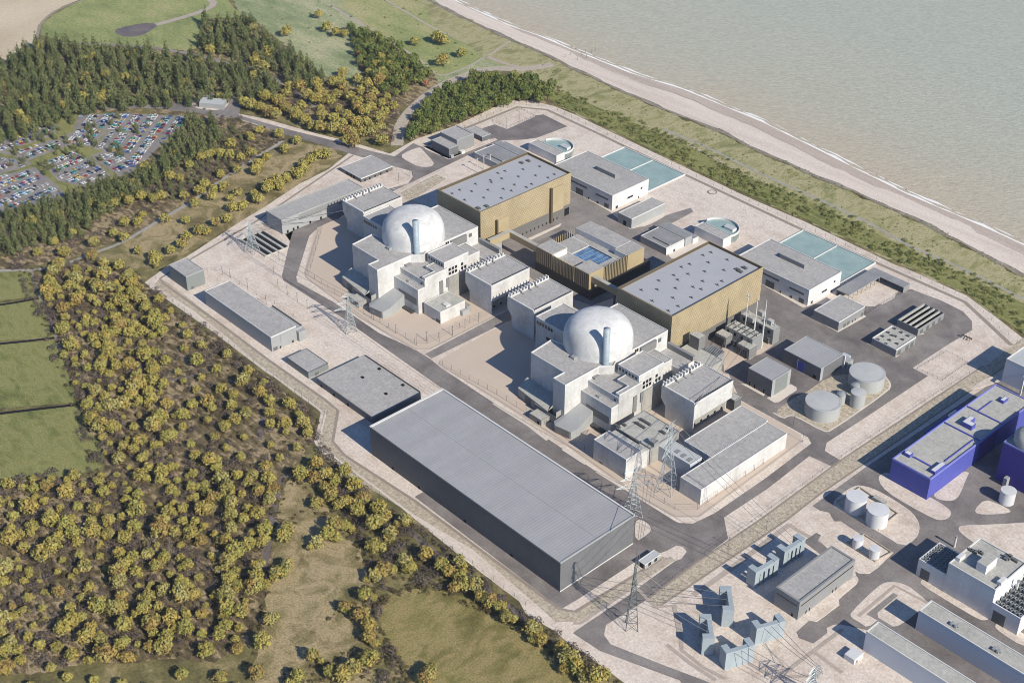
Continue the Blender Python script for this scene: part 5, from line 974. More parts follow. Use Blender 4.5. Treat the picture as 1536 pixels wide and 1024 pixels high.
# grey building top right, cut by the frame, and a white mast frame beside it
zz = 22; l_ = G(d(1430,555), zz); s_ = bld('annex_building', 'pale grey building with a gridded roof at the right edge above the blue building', 'building', (l_[0], l_[0]+45, l_[1], l_[1]+40), zz, 'palewall', 'rooflight', .8, .6, 'whitetrim')
x_ = G(w(1500,300)); t_ = thing('pipe_gantry', 'white goalpost frame beside the far end of the blue building', 'gantry', (x_[0], x_[1], 0)); MB().box(x_[0]-.7, x_[0]+.7, x_[1]-.7, x_[1]+.7, 0, 17).build('post', M['whitetrim'], t_); MB().box(x_[0]-.7, x_[0]+.7, x_[1]+9, x_[1]+10.4, 0, 17).build('post', M['whitetrim'], t_); MB().box(x_[0]-.8, x_[0]+.8, x_[1]-.8, x_[1]+10.5, 17, 18.4).build('beam', M['whitetrim'], t_)
# white hall with cooler banks at both ends
zw = 38.0
zw = hz(v(572,665), v(515,935)); print('white hall', zw)
X = ext3(v(150,415), v(572,665), v(870,470), zw); yT = G(v(425,160), zw)[1]; X = (X[0], X[1], X[2], yT)
s_ = bld('white_hall', 'tall white hall with a flat pale roof carrying a white plant room', 'hall', X, zw, 'whitewall', 'roofcement', .9, .7, 'whitetrim')
def rb(L, Bp, R, h_, wm, rm, nm='plant_room'):
    x0, x1, y0, y1 = ext3(L, Bp, R, zw+h_); MB().box(x0, x1, y0, y1, zw-.1, zw+h_).build(nm, M[wm], s_.t); MB().box(x0+.3, x1-.3, y0+.3, y1-.3, zw+h_-.1, zw+h_+.12).build('plant_roof', M[rm], s_.t)
rb(v(420,395), v(510,440), v(625,360), 7, 'whitewall', 'roofcement'); rb(v(612,580), v(650,605), v(712,555), 3, 'whitetrim', 'tankwhite'); rb(v(215,350), v(255,370), v(315,325), 3, 'whitetrim', 'tankwhite')
for x, y in ((350,290),(375,300),(400,315),(440,310),(460,325),(690,355),(715,375),(690,380),(760,380),(790,400),(735,350)):
    x_ = G(v(x, y), zw); MB().box(x_[0]-1.3, x_[0]+1.3, x_[1]-.9, x_[1]+.9, zw, zw+1.8).build('cooling_unit', M['louvre'], s_.t)
def coolers(label, ext, zc_, nx, ny, lit):
    x0, x1, y0, y1 = ext; t_ = thing('cooling_block', label, 'cooling block', ((x0+x1)/2, (y0+y1)/2, 0), 'white cooling blocks with ring fans'); mb = MB(); e_ = .8
    for q_ in ((x0,x0+e_,y0,y1),(x1-e_,x1,y0,y1),(x0+e_,x1-e_,y0,y0+e_),(x0+e_,x1-e_,y1-e_,y1)): mb.box(*q_, -.2, zc_)
    mb.build('wall', M['whitewall'], t_); MB().box(x0+e_, x1-e_, y0+e_, y1-e_, -.1, zc_-2.2).build('deck', M['postdark'], t_)
    sx, sy = (x1-x0-2*e_)/nx, (y1-y0-2*e_)/ny; first = None; R = min(sx, sy)*.40
    for ix in range(nx):
        for iy in range(ny):
            cx, cy = x0+e_+sx*(ix+.5), y0+e_+sy*(iy+.5)
            if first is None:
                mb = MB(); mb.lathe(cx, cy, [(R*1.05,zc_-2.3),(R,zc_-.6),(R*1.06,zc_+.3),(R*.8,zc_+.3),(R*.78,zc_-1.2),(R*.25,zc_-1.2),(R*.2,zc_-.8),(0.02,zc_-.8)], 12, False); first = mb.build('ring_fan', M['steel'], t_); f0 = (cx, cy)
            else: ccopy(first, cx-f0[0], cy-f0[1])
    return t_
zc_ = 15.0
l_ = G(p(745,690), zc_); tp_ = G(p(900,565), zc_); rr = G(p(1050,640), zc_)
tt = coolers('white cooling block with ring fans in the shade beside the white hall', (l_[0], X[0]-.1, l_[1], tp_[1]), zc_, 6, 7, False)
MB().box(l_[0]+3, l_[0]+10, l_[1]-.2, l_[1]+.1, 0, 9).build('door', M['louvre'], tt)
l_ = G(v(590,800), zc_); bq = G(v(840,945), zc_)
tt = coolers('white cooling block with ring fans in the sun at the right edge', (X[1]+.1, bq[0], (l_[1]+bq[1])/2, (l_[1]+bq[1])/2+46), zc_, 6, 8, True)
MB().box(X[1]+2, X[1]+11, (l_[1]+bq[1])/2-.2, (l_[1]+bq[1])/2+.1, 0, 10).build('door', M['louvre'], tt)
for base, top, label in ((p(1010,605), p(1022,525), 'white vent stack beside the shaded cooling block'), (v(800,655), v(815,580), 'grey vent stack on the sunlit cooling block')):
    z0 = 0 if base[1] > 810 and base[0] < 1450 else zc_; x_ = G(base, z0); zt = z0
    while PX((x_[0], x_[1], zt))[1] > top[1] and zt < 60: zt += .5
    t_ = thing('vent_stack', label, 'vent stack', (x_[0], x_[1], z0)); MB().tube((x_[0],x_[1],z0), (x_[0],x_[1],zt), .8, .75, 10).build('shaft', M['whitetrim'], t_); MB().lathe(x_[0], x_[1], [(1.05,zt-.6),(1.05,zt+.3),(.6,zt+.3)], 10).build('cowl', M['steel'], t_)
# two long white halls
zl_ = hz(t(640,425), t(605,550)); print('long hall', zl_)
def lhall(label, L, T_, edgeL, zz, vents):
    l_, tq = G(L, zz), G(T_, zz); s_ = bld('long_hall', label, 'hall', (l_[0], l_[0]+210, l_[1], tq[1]), zz, 'palewall', 'roofcement', .6, .7, 'whitetrim', group='long pale halls')
    for px_ in vents:
        x_ = G(px_, zz); mb = MB()
        for k_ in (0, 3.2): mb.box(x_[0]-2.6+k_, x_[0]-1.2+k_, x_[1]-1.6, x_[1]+1.6, zz, zz+1.7); mb.box(x_[0]-1.2+k_, x_[0]+.2+k_, x_[1]-.5, x_[1]+.5, zz+.9, zz+1.5)
        mb.build('roof_vent', M['steel'], s_.t)
    return s_
s_ = lhall('long pale hall with paired roof vents at the lower right', t(640,430), t(748,345), None, 16.5, [t(940,560), t(1300,775)])
s_ = lhall('long pale hall without roof vents at the lower right', t(190,608), t(293,525), None, 16.5, [])
# small white hut
s_ = box3('white_hut', 'small plain white square hut beside the long pale halls', 'hut', t(5,795), t(82,848), t(175,790), t(85,890), wall='whitewall', roof='tankwhite', par=0); fx(s_, 'door', .2, .4, 0, 2.4, 'greylouvre')
# switchgear building
s_ = box3('switchgear_building', 'dark switchgear building with a slot window band, beside the grey portals', 'switchgear', r(705,575), r(905,705), r(1385,345), r(885,850), wall='midclad', roof='roofgrey', par=.8, pw=1.4, trim='midclad')
fx(s_, 'window_band', .03, .97, s_.z-4.2, s_.z-3.2, 'window'); fy(s_, 'window_band', .06, .90, s_.z-4.4, s_.z-3.2, 'window')
for uu in (.14, .20, .62, .68): fx(s_, 'door', uu, uu+.018, 0, 3, 'blackhole')
fy(s_, 'door', .74, .80, 0, 3, 'blackhole')
# hut by the pylon
s_ = box3('guard_hut', 'small hut with a pale flat roof between the pylon and the big shed', 'hut', q(550,345), q(615,380), q(745,290), q(615,420), wall='greyclad', roof='rooflight', par=.3, trim='whitetrim')
fx(s_, 'window', .22, .40, 1, 4, 'window'); fx(s_, 'window', .6, .78, 1, 4, 'window'); fy(s_, 'door', .3, .8, 0, 4, 'blackhole')
# visitors' pavilion on the wood edge
x0, x1, y0, y1 = 0, 0, 0, 0
Q = [G(x, 6)[:2] for x in PP(A0, 893,462, 1003,472, 1017,446, 905,436)]
t_ = thing('pavilion', 'small pale flat roofed building on a tarmac circle among the trees', 'building', (Q[0][0], Q[0][1], 0))
MB().prism(Q, -.2, 6).build('wall', M['greyclad'], t_); MB().prism(inset(Q, .5), 5.9, 6.3).build('roof', M['rooflight'], t_)
island('paved_pad', PP(A0, 850,470,905,455,1010,440,1035,455,1010,490,950,497,870,485), smooth=1)
# van on the entrance road
x_ = G(aa(890,88)); t_ = thing('van', 'white van on the tarmac road near the gate', 'van', (x_[0], x_[1], 0)); dv = Vector(G(aa(1000,115)))-Vector(G(aa(880,85))); ang = math.atan2(dv.y, dv.x)
mb = MB(); mb.obox(x_[0], x_[1], ang, 6.4, 2.3, .7, 3.2); mb.build('body', M['whitetrim'], t_); MB().obox(x_[0]+math.cos(ang)*3.9, x_[1]+math.sin(ang)*3.9, ang, 1.5, 2.2, .6, 2.1).build('cab', M['whitetrim'], t_); MB().obox(x_[0]+math.cos(ang)*3.3, x_[1]+math.sin(ang)*3.3, ang, .5, 2.0, 2.1, 2.9).build('windscreen', M['window'], t_)
for sx in (-1, 1):
    for sy in (-1, 1):
        px_, py_ = x_[0]+math.cos(ang)*2.3*sx-math.sin(ang)*1.0*sy, x_[1]+math.sin(ang)*2.3*sx+math.cos(ang)*1.0*sy; MB().tube((px_+math.sin(ang)*.2,py_-math.cos(ang)*.2,.5), (px_-math.sin(ang)*.2,py_+math.cos(ang)*.2,.5), .5, None, 10).build('wheel', M['postdark'], t_)
# ================================================================ vegetation
def cloud(seed, blobs, nq, size, up=.25):
    """leaf clumps: quads over lumpy blobs -> (verts[n*4,3]); blobs: [(x,y,z,r)]"""
    R_ = np.random.default_rng(seed); B2 = np.array(blobs); wgt = B2[:,3]**2; wgt = wgt/wgt.sum()
    k = R_.choice(len(B2), nq, p=wgt); dv = R_.normal(size=(nq,3)); dv[:,2] += up; dv /= np.linalg.norm(dv, axis=1)[:,None]
    pos = B2[k,:3]+dv*B2[k,3:4]*R_.uniform(.82,1.08,(nq,1)); nn = dv+R_.normal(size=(nq,3))*.38; nn /= np.linalg.norm(nn, axis=1)[:,None]
    t0 = np.cross(nn, R_.normal(size=(nq,3))); t0 /= np.linalg.norm(t0, axis=1)[:,None]; b0 = np.cross(nn, t0); s_ = size*R_.uniform(.6,1.25,(nq,1))
    return np.stack([pos-t0*s_-b0*s_*.7, pos+t0*s_-b0*s_*.7, pos+t0*s_*.8+b0*s_*.7, pos-t0*s_*.8+b0*s_*.7], 1).reshape(-1,3)
def mesh_quads(name, V_, mats, extra=None):
    nq = len(V_)//4; me = bpy.data.meshes.new(name); ev, ef = extra if extra else ([], []); nv = len(V_)
    me.vertices.add(nv+len(ev)); co = np.concatenate([V_, np.array(ev, float).reshape(-1,3)]) if len(ev) else V_; me.vertices.foreach_set('co', co.astype(np.float32).ravel())
    lp = list(range(nv)); ls = list(range(0, nv, 4))
    for f_ in ef: ls.append(len(lp)); lp += [nv+x for x in f_]
    me.loops.add(len(lp)); me.loops.foreach_set('vertex_index', lp); me.polygons.add(len(ls)); me.polygons.foreach_set('loop_start', ls)
    for mt in mats: me.materials.append(mt)
    if len(mats) > 1: me.polygons.foreach_set('material_index', [0]*nq+[1]*len(ef))
    me.update(calc_edges=True); me.validate(); return me
def broad(seed, R, zc, squash=.85):
    R_ = random.Random(seed); bl = [(0,0,zc,R*.74)]
    for k in range(17):
        A_ = k*2.399+R_.uniform(-.4,.4); el_ = math.asin(max(-.45, min(.98, -.4+1.38*(k+.5)/17)))+R_.uniform(-.12,.12); rr = R*R_.uniform(.60,.74)
        bl.append((rr*math.cos(el_)*math.cos(A_), rr*math.cos(el_)*math.sin(A_), zc+rr*math.sin(el_)*squash, R*R_.uniform(.24,.36)))
    if seed % 3 == 0: bl += [(R*.75,R*.2,zc-.6,R*.45),(R*.9,-.2*R,zc-1.0,R*.34)]
    return bl
def conif(seed, H, R):
    R_ = random.Random(seed); bl = []
    for k in range(9):
        u_ = k/8; z_ = H*(.22+.74*u_); r_ = R*(1-u_*.82)*.62
        for q_ in range(max(1, int(4-3*u_))):
            A_ = R_.random()*6.283; bl.append((r_*.62*math.cos(A_), r_*.62*math.sin(A_), z_+R_.uniform(-.5,.5), r_*.80+.35))
    return bl
def trunk(h_, r_):
    mb = MB(); mb.tube((0,0,-.3), (0,0,h_), r_, r_*.5, 6); return mb.v, mb.f
AUT = []; AUTC = []
for s_ in range(7):
    V_ = cloud(100+s_, broad(s_, 4.4, 4.6), 560, .44); AUTC.append(mesh_quads('crown', V_, [M['leaf_autumn']])); AUT.append(mesh_quads('autumn_tree', V_, [M['leaf_autumn'], M['bark']], trunk(4.6,.28)))
tm = MB(); tm.v, tm.f = trunk(4.6,.28); tm.mi = [0]*len(tm.f)
TRUNK = tm.build('trunk', M['bark']); TRUNKM = TRUNK.data; bpy.data.objects.remove(TRUNK)
RUS = [mesh_quads('russet_tree', cloud(150+s_, broad(50+s_, 4.6, 5), 360, .52), [M['leaf_russet'], M['bark']], trunk(4.6,.28)) for s_ in range(3)]
CONV = [cloud(200+s_, conif(s_, 17, 5.0), 430, .55, up=.05) for s_ in range(6)]
CON = [mesh_quads('conifer_tree', V_, [M['leaf_conifer'], M['bark']], trunk(14,.3)) for V_ in CONV]
GRN = [mesh_quads('green_tree', cloud(300+s_, broad(80+s_, 4.8, 5.6, 1.1), 420, .50), [M['leaf_green'], M['bark']], trunk(5,.3)) for s_ in range(5)]
AUTV = [cloud(100+s_, broad(s_, 4.4, 4.6), 380, .54) for s_ in range(5)]
CONL = [cloud(230+s_, conif(s_, 17, 5.0), 260, .68, up=.05) for s_ in range(5)]
BUSHV = [cloud(400+s_, [(0,0,.8,1.5),(1.1,.4,.7,1.1),(-.9,.7,.6,1.0),(.2,-1.1,.7,1.2)], 70, .36, up=.5) for s_ in range(5)]
TWIGV = [cloud(450+s_, [(0,0,1.3,1.6),(1.0,.6,1.0,1.2),(-1.1,.2,1.1,1.2),(.2,-1.0,1.0,1.0)], 150, .19, up=.2) for s_ in range(4)]
def merged(name, templ, pts, mat, label, cat, smin=.8, smax=1.25, zs=1.0):
    out = []
    for x, y, s_ in pts:
        V_ = templ[rng.integers(len(templ))]; A_ = rng.uniform(0, 6.283); ca, sa = math.cos(A_), math.sin(A_)
        out.append(np.stack([(V_[:,0]*ca-V_[:,1]*sa)*s_+x, (V_[:,0]*sa+V_[:,1]*ca)*s_+y, V_[:,2]*s_*zs], 1))
    me = mesh_quads(name, np.concatenate(out), [M[mat]]); ob = bpy.data.objects.new(name, me); COL.objects.link(ob); tag(ob, label, cat, kind='stuff'); return ob
def scatter(poly, dmin, n, zref=0, seed=0, avoid=(), space='world', holes=()):
    """dart throwing inside an outline given in photo positions; spacing in metres on the ground"""
    R_ = random.Random(seed); P = [G(x, zref)[:2] for x in poly]; xs = [x[0] for x in P]; ys = [x[1] for x in P]
    HO = [[G(x, 0)[:2] for x in hq] for hq in holes]; grid = {}; out = []
    def near(x, y):
        gx, gy = int(x//dmin), int(y//dmin)
        return any((x-px)**2+(y-py)**2 < dmin*dmin for ax in (-1,0,1) for ay in (-1,0,1) for px, py in grid.get((gx+ax, gy+ay), ()))
    for x, y in avoid: grid.setdefault((int(x//dmin), int(y//dmin)), []).append((x, y))
    for _ in range(n*30):
        if len(out) >= n: break
        x, y = R_.uniform(min(xs), max(xs)), R_.uniform(min(ys), max(ys))
        if not inpoly(x, y, P) or near(x, y) or any(inpoly(x, y, hq) for hq in HO): continue
        grid.setdefault((int(x//dmin), int(y//dmin)), []).append((x, y)); out.append((x, y))
    return out
rnd = random.Random(5)
# ---- autumn trees: those one can tell apart in the photograph, then the dense wood between them
SPOTS = []
def spots(fr, zone, sc_, *xy):
    for k in range(0, len(xy), 2): x_ = G(fr(xy[k], xy[k+1]), 4.5); SPOTS.append((x_[0], x_[1], 1.28*sc_*rnd.uniform(.82,1.14), zone))
spots(H0, 'edge', 1.05, 15,80,60,140,25,220,95,210,75,260,165,250,200,275,290,300,145,320,220,360,150,415,15,320,285,480,310,510,450,500,380,455,530,475,485,530,150,545,190,525,600,590,530,545,550,585,625,640,665,660,715,680,738,730,860,790,895,830,985,875,1015,920,1055,960,1090,990,1140,1005,90,725,125,770,125,820,125,920,55,960,10,1000,385,1000,20,685,105,630)
spots(aa, 'meadow', 1.05, 490,60,95,40,100,160,385,135,230,210,160,265,135,320,610,235,545,265,545,310,665,180,740,185,470,340,505,360,400,395,310,405,345,460,240,450,235,480,120,520,155,570,35,620,335,10)
spots(D0, 'clearing', 1.0, 325,20,245,60,170,110,290,115,510,25,560,45,420,70,415,130,840,40,765,100,690,125,700,155,620,100,820,75,535,175,590,255,545,280,895,15,930,15,715,320,655,360,695,390,570,365,620,320,640,470,735,410,730,465,840,480,695,560,745,595,690,640,885,600,1115,640,1020,565,1090,690,1165,740,1105,830,865,795,820,840,935,790,1055,865,1010,890,1215,880,1280,885,1380,920,1300,790,1360,880,735,700,750,790)
spots(A0, 'upper', .98, 90,520,650,750,765,795,810,800,850,745,790,690,905,710,935,695,955,690,990,695,1035,700,1040,650,1080,710,1130,685,1165,590,1120,610,1250,605,1335,630,1280,670,1195,710,1160,740,1150,770,1065,760,990,785,1070,865,1035,890,960,850,1005,840,950,885,825,880,895,860,920,830,725,885,690,895,635,885,560,880,580,905,460,930,515,915,420,920,610,830,270,965,140,1000,560,1000,620,1000,640,965,740,985,835,990,875,915,970,1000,1020,985,1085,930,1045,935,1150,890,1205,840,1250,830,1285,805,1325,780,1345,785,1365,760,1390,720,1430,700,1465,700)
spots(A0, 'road', 1.3, 1100,470,1130,480,1170,490,1210,510,1250,460,1285,490,1330,520,1240,520,1370,550,1400,570,1440,580,1500,590,1450,530,1500,540,1480,460,1420,460,1380,440,1350,400,1300,390,1140,345,1145,280,1185,310,945,230,1210,240,1290,150,1430,70,1470,130,1510,150,475,340,385,365,395,280,590,250,560,350,830,380,370,445,450,450,1500,380,1450,430)
spots(B0, 'road', 1.3, 10,330,10,400,15,155,180,270,160,300,190,330,220,300,170,370,130,340,85,410,130,450,180,470,300,440,310,460,70,490,105,515,70,560,110,560,170,545,135,600,100,600,205,610,185,640,15,600,45,605,430,180,455,190,540,245,460,285,330,190,235,480,30,640,60,645,5,560)
spots(G0, 'track', 1.0, 1420,45,1350,95,1410,105,1460,90,1455,150,1500,120,1490,190,1420,220,1505,325,1470,365,1425,390,1290,330,1280,370,1240,535,1290,500,1215,740,1180,850,1155,980,1405,905,1340,1000,1480,975,1230,155,1210,205,1175,390,1150,550,1085,710,1065,870,930,880)
far0 = [(x[0], x[1]) for x in SPOTS]
WL1 = [(-60,742),(60,712),(150,706),(158,688),(120,608),(86,512),(60,402),(140,388),(205,410),(235,470),(250,600),(262,700),(330,690),(405,712),(400,780),(394,880),(362,960),(180,988),(0,1010),(-60,1015)]
for x, y in scatter(WL1, 8.6, 390, 4.5, 3, far0): SPOTS.append((x, y, rnd.choice([.55,.7,.85,1.0,1.15,1.35,1.6])*rnd.uniform(.92,1.08), 'wood'))
for x, y, s_, zz in [q_ for q_ in SPOTS if q_[3] in ('wood','edge','clearing','track')]:
    if rnd.random() < .38: A_ = rnd.random()*6.283; SPOTS.append((x+math.cos(A_)*4.6*s_, y+math.sin(A_)*4.6*s_, s_*rnd.uniform(.5,.75), zz))
for x, y in scatter([(0,110),(60,70),(180,80),(300,90),(400,118),(420,138),(330,146),(250,150),(105,165),(0,200)], 40, 22, 4.5, 9): SPOTS.append((x, y, rnd.uniform(1.1,1.5), 'plantation'))
for x, y in scatter([(310,34),(378,38),(425,78),(470,116),(420,118),(310,78)], 40, 7, 4.5, 10): SPOTS.append((x, y, rnd.uniform(1.1,1.4), 'plantation'))
WL2 = [(230,430),(262,470),(330,520),(400,575),(470,630),(468,672),(400,700),(250,700),(240,600)]
for x, y in scatter(WL2, 14, 60, 4.5, 4, [(s_[0], s_[1]) for s_ in SPOTS]): SPOTS.append((x, y, rnd.uniform(.7,1.15), 'clearing'))
for x, y in scatter([(0,1005),(180,985),(360,965),(380,1040),(0,1060)], 14, 22, 4.5, 6, [(s_[0], s_[1]) for s_ in SPOTS]): SPOTS.append((x, y, rnd.uniform(.8,1.1), 'wood'))
for x, y in scatter([(360,158),(440,165),(500,185),(588,214),(600,160),(560,120),(500,118),(430,128)], 15, 70, 4.5, 7, [(s_[0], s_[1]) for s_ in SPOTS]): SPOTS.append((x, y, rnd.uniform(1.1,1.7), 'road'))
ZL = {'plantation': ['golden tree standing among the dark conifers of the large plantation']*3,
 'edge': ['round yellow green tree in the broken row beside the big shed gravel strip', 'big yellow green tree in the broken row beside the big shed gravel strip', 'small yellow tree in the broken row beside the big shed gravel strip'],
 'meadow': ['yellow green tree on the straw meadow below the workshop building', 'large yellow green tree on the straw meadow below the workshop building', 'small yellow tree on the straw meadow below the workshop building'],
 'clearing': ['yellow green tree standing apart in the brown clearing outside the depot', 'broad yellow green tree standing apart in the brown clearing outside the depot', 'small ochre tree standing apart in the brown clearing outside the depot'],
 'upper': ['pale ochre tree scattered between the car park and the straight path', 'broad ochre tree scattered between the car park and the straight path', 'small ochre tree scattered between the car park and the straight path'],
 'road': ['golden ochre tree in the belt above the entrance road', 'large golden ochre tree in the belt above the entrance road', 'small golden tree in the belt above the entrance road'],
 'track': ['yellow green tree along the dark track beside the pale clearing', 'large yellow green tree along the dark track beside the pale clearing', 'small yellow green tree along the dark track beside the pale clearing'],
 'wood': ['yellow green tree packed in the dense wood below the four small fields', 'large yellow green tree packed in the dense wood below the four small fields', 'small yellow green tree packed in the dense wood below the four small fields']}
def pxsize(s_): return s_[2]/(Vector((s_[0], s_[1], -HCAM)).length)
def inframe(s_):
    X = PX((s_[0], s_[1], 4)); return -12 < X[0] < 1548 and -12 < X[1] < 1040
CURVE = dense(W2(PP(B0, 250,655,255,620,262,570,290,520,330,478,390,425,450,382,530,350,600,322,680,308,740,310)), 6)
def clear_road(s_, dm): return all((s_[0]-x)**2+(s_[1]-y)**2 > dm*dm for x, y in CURVE) and not any((s_[0]-x+.73*tq)**2+(s_[1]-y-.68*tq)**2 < 64 for x, y in CURVE[::2] for tq in (8, 15))
SPOTS = [s_ for s_ in SPOTS if inframe(s_) and clear_road(s_, 14)]
SPOTS.sort(key=lambda s_: -pxsize(s_))
SPOTS = [q_ for q_ in SPOTS if q_[3] == 'plantation']+[q_ for q_ in SPOTS if q_[3] != 'plantation']
for k, (x, y, s_, zone) in enumerate(SPOTS[:300]):
    lab = ZL[zone][1 if s_ > 1.35 else (2 if s_ < .95 else 0)]; v_ = rnd.randrange(7); rz = rnd.random()*6.283; sz = s_*rnd.uniform(.92,1.15)
    ob = bpy.data.objects.new('autumn_tree', None); COL.objects.link(ob); ob.location = (x, y, 0); ob.rotation_euler = (0,0,rz); ob.scale = (s_*rnd.uniform(.92,1.08), s_, sz); tag(ob, lab, 'tree', 'autumn trees')
    c_ = bpy.data.objects.new('crown', AUTC[v_]); COL.objects.link(c_); c_.parent = ob; t_ = bpy.data.objects.new('trunk', TRUNKM); COL.objects.link(t_); t_.parent = ob
rest = [s_[:3] for s_ in SPOTS[300:]]
print('autumn', len(SPOTS))
if rest: merged('autumn_wood', AUTV, rest, 'leaf_autumn', 'smaller and farther yellow green autumn trees of the surrounding woods', 'woodland')
# ---- conifers
CONP = []
CW = [[(-40,150),(0,100),(60,60),(180,74),(300,84),(400,112),(425,142),(330,150),(250,156),(150,160),(105,172),(60,190),(0,212),(-40,225)], [(303,30),(378,32),(425,72),(487,117),(468,132),(420,122),(300,80)],
 PP(A0, 850,530,960,530,1000,600,930,680,800,720,720,800,620,860,570,900,430,960,390,1040,-60,1150,-60,970,100,940,260,880,420,830,560,790,680,740,760,650), PP(A0, 900,600,1040,560,1120,620,1090,700,1020,740,900,790,760,880,640,880,680,800,760,760,860,700)]
RD = PP(A0, 0,322,160,215,330,210,520,222,700,235,930,280,1160,345,1280,400,1280,345,1160,296,930,235,700,190,520,178,330,170,150,172,0,270)
for k, P_ in enumerate(CW): CONP += [(x, y, k) for x, y in scatter(P_, (10.4, 10.2, 7.8, 8.5)[k], 900, 6, 20+k, holes=[RD])]
VERGE = PP(cp, 440,260,480,290,640,280,700,340,860,180,980,240,1090,250,620,330,600,450,760,500,870,390,900,440,270,310,300,330,420,420,480,380,380,560,340,520,170,410,140,490,740,200,500,180)
CS = []
for x, y, k in CONP: CS.append((x, y, rnd.uniform(*((.95,1.45),(.95,1.45),(.75,1.15),(.40,.65))[k])))
for x_ in VERGE:
    for q_ in range(3): g_ = G(x_); CS.append((g_[0]+rnd.uniform(-11,11), g_[1]+rnd.uniform(-11,11), rnd.uniform(.5,.75)))
CS = [s_ for s_ in CS if inframe(s_)]; CS.sort(key=lambda s_: -pxsize(s_)); print('conifers', len(CS))
def czone(x, y):
    X = PX((x, y, 5))
    if X[1] < 120 and X[0] > 295: return 'dark conifer in the triangular stand above the entrance road'
    if X[1] < 178 and not (X[0] > 40 and X[1] > 160): return 'dark conifer in the large plantation below the green field'
    if X[1] < 262 and X[0] < 250 : return 'dark conifer planted around the crowded car park'
    return 'dark conifer in the strip of wood below the car park'
for x, y, s_ in CS[:300]:
    ob = bpy.data.objects.new('conifer_tree', CON[rnd.randrange(6)]); COL.objects.link(ob); ob.location = (x, y, 0); ob.rotation_euler = (0,0,rnd.random()*6.283); ob.scale = (s_, s_, s_*rnd.uniform(.85,1.2)); tag(ob, ('small ' if s_ < .8 else ('tall ' if s_ > 1.25 else ''))+czone(x, y), 'conifer', 'conifers')
if len(CS) > 300: merged('conifer_wood', CONL, CS[300:], 'leaf_conifer', 'dense dark conifer plantation around and above the car park', 'woodland', zs=1.0)
# ---- green wood north of the station
GP = scatter([(612,206),(627,174),(652,144),(718,117),(790,119),(835,135),(815,150),(772,149),(712,172),(622,206)], 8.0, 200, 5, 31)
GP2 = scatter([(525,42),(560,52),(600,74),(653,118),(650,133),(618,150),(580,140),(540,95)], 10, 90, 5, 32, [(s_[0], s_[1]) for s_ in SPOTS])
GP = [q_ for q_ in GP if clear_road(q_, 13)]; GP2 = [q_ for q_ in GP2 if clear_road(q_, 13)]
for x, y in GP: 
    s_ = rnd.uniform(.95,1.5); ob = bpy.data.objects.new('green_tree', GRN[rnd.randrange(5)]); COL.objects.link(ob); ob.location = (x, y, 0); ob.rotation_euler = (0,0,rnd.random()*6.283); ob.scale = (s_, s_, s_*rnd.uniform(.9,1.3)); tag(ob, 'dense green tree in the wood between the curved track and the station fence', 'tree', 'green trees by the curved track')
for x, y in GP2:
    s_ = rnd.uniform(1.0,1.6); ob = bpy.data.objects.new('green_tree', GRN[rnd.randrange(5)]); COL.objects.link(ob); ob.location = (x, y, 0); ob.rotation_euler = (0,0,rnd.random()*6.283); ob.scale = (s_, s_, s_*rnd.uniform(.9,1.3)); tag(ob, 'dark green tree in the hedge wood beside the far green meadow', 'tree', 'green trees by the meadow')
for fr, x, y, lab in ((B0,295,315,'orange red tree at the meadow edge, left of the pair'),(B0,380,372,'orange red tree at the meadow edge, beside the curved track'),(B0,678,462,'lone orange red tree in the green wood by the fence'),(B0,295,362,'bright orange tree among the dark meadow hedge trees'),(B0,220,300,'orange tree among the pale golden clump'),(B0,518,392,'small yellow orange tree at the curved track bend'),(B0,80,240,'small orange tree at the top of the hedge wood')):
    g_ = G(fr(x, y), 5); s_ = rnd.uniform(.85,1.1); ob = bpy.data.objects.new('russet_tree', RUS[rnd.randrange(3)]); COL.objects.link(ob); ob.location = (g_[0], g_[1], 0); ob.scale = (s_,)*3; tag(ob, lab, 'tree')
# ---- scrub and undergrowth that nobody could count
BELT = [(800,128),(845,140),(905,165),(1024,216),(1124,266),(1224,308),(1311,349),(1400,392),(1470,424),(1545,460),(1545,508),(1502,478),(1449,439),(1357,397),(1210,330),(1104,284),(970,221),(864,169),(832,156)]
sheet('scrub_ground', BELT, 'pasture')
BP = [(x+rnd.gauss(0,3.5), y+abs(rnd.gauss(0,5)), rnd.choice([.35,.5,.7,.9,1.2,1.6])*rnd.uniform(.85,1.2)) for x, y in scatter(BELT, 3.0, 1900, 0, 41) if math.sin(x*.031+math.sin(y*.05)*2)+math.sin(x*.083+y*.06) > -1.15]+[(x[0]+rnd.uniform(-5,2), x[1]+rnd.uniform(-5,2), rnd.uniform(.25,.6)) for x in bed if -900 < x[0] < 100 for _ in range(2)]
merged('coastal_scrub', BUSHV, BP, 'leaf_scrub', 'thick green scrub along the seaward side of the station fence', 'scrub', zs=.75)
UP = []
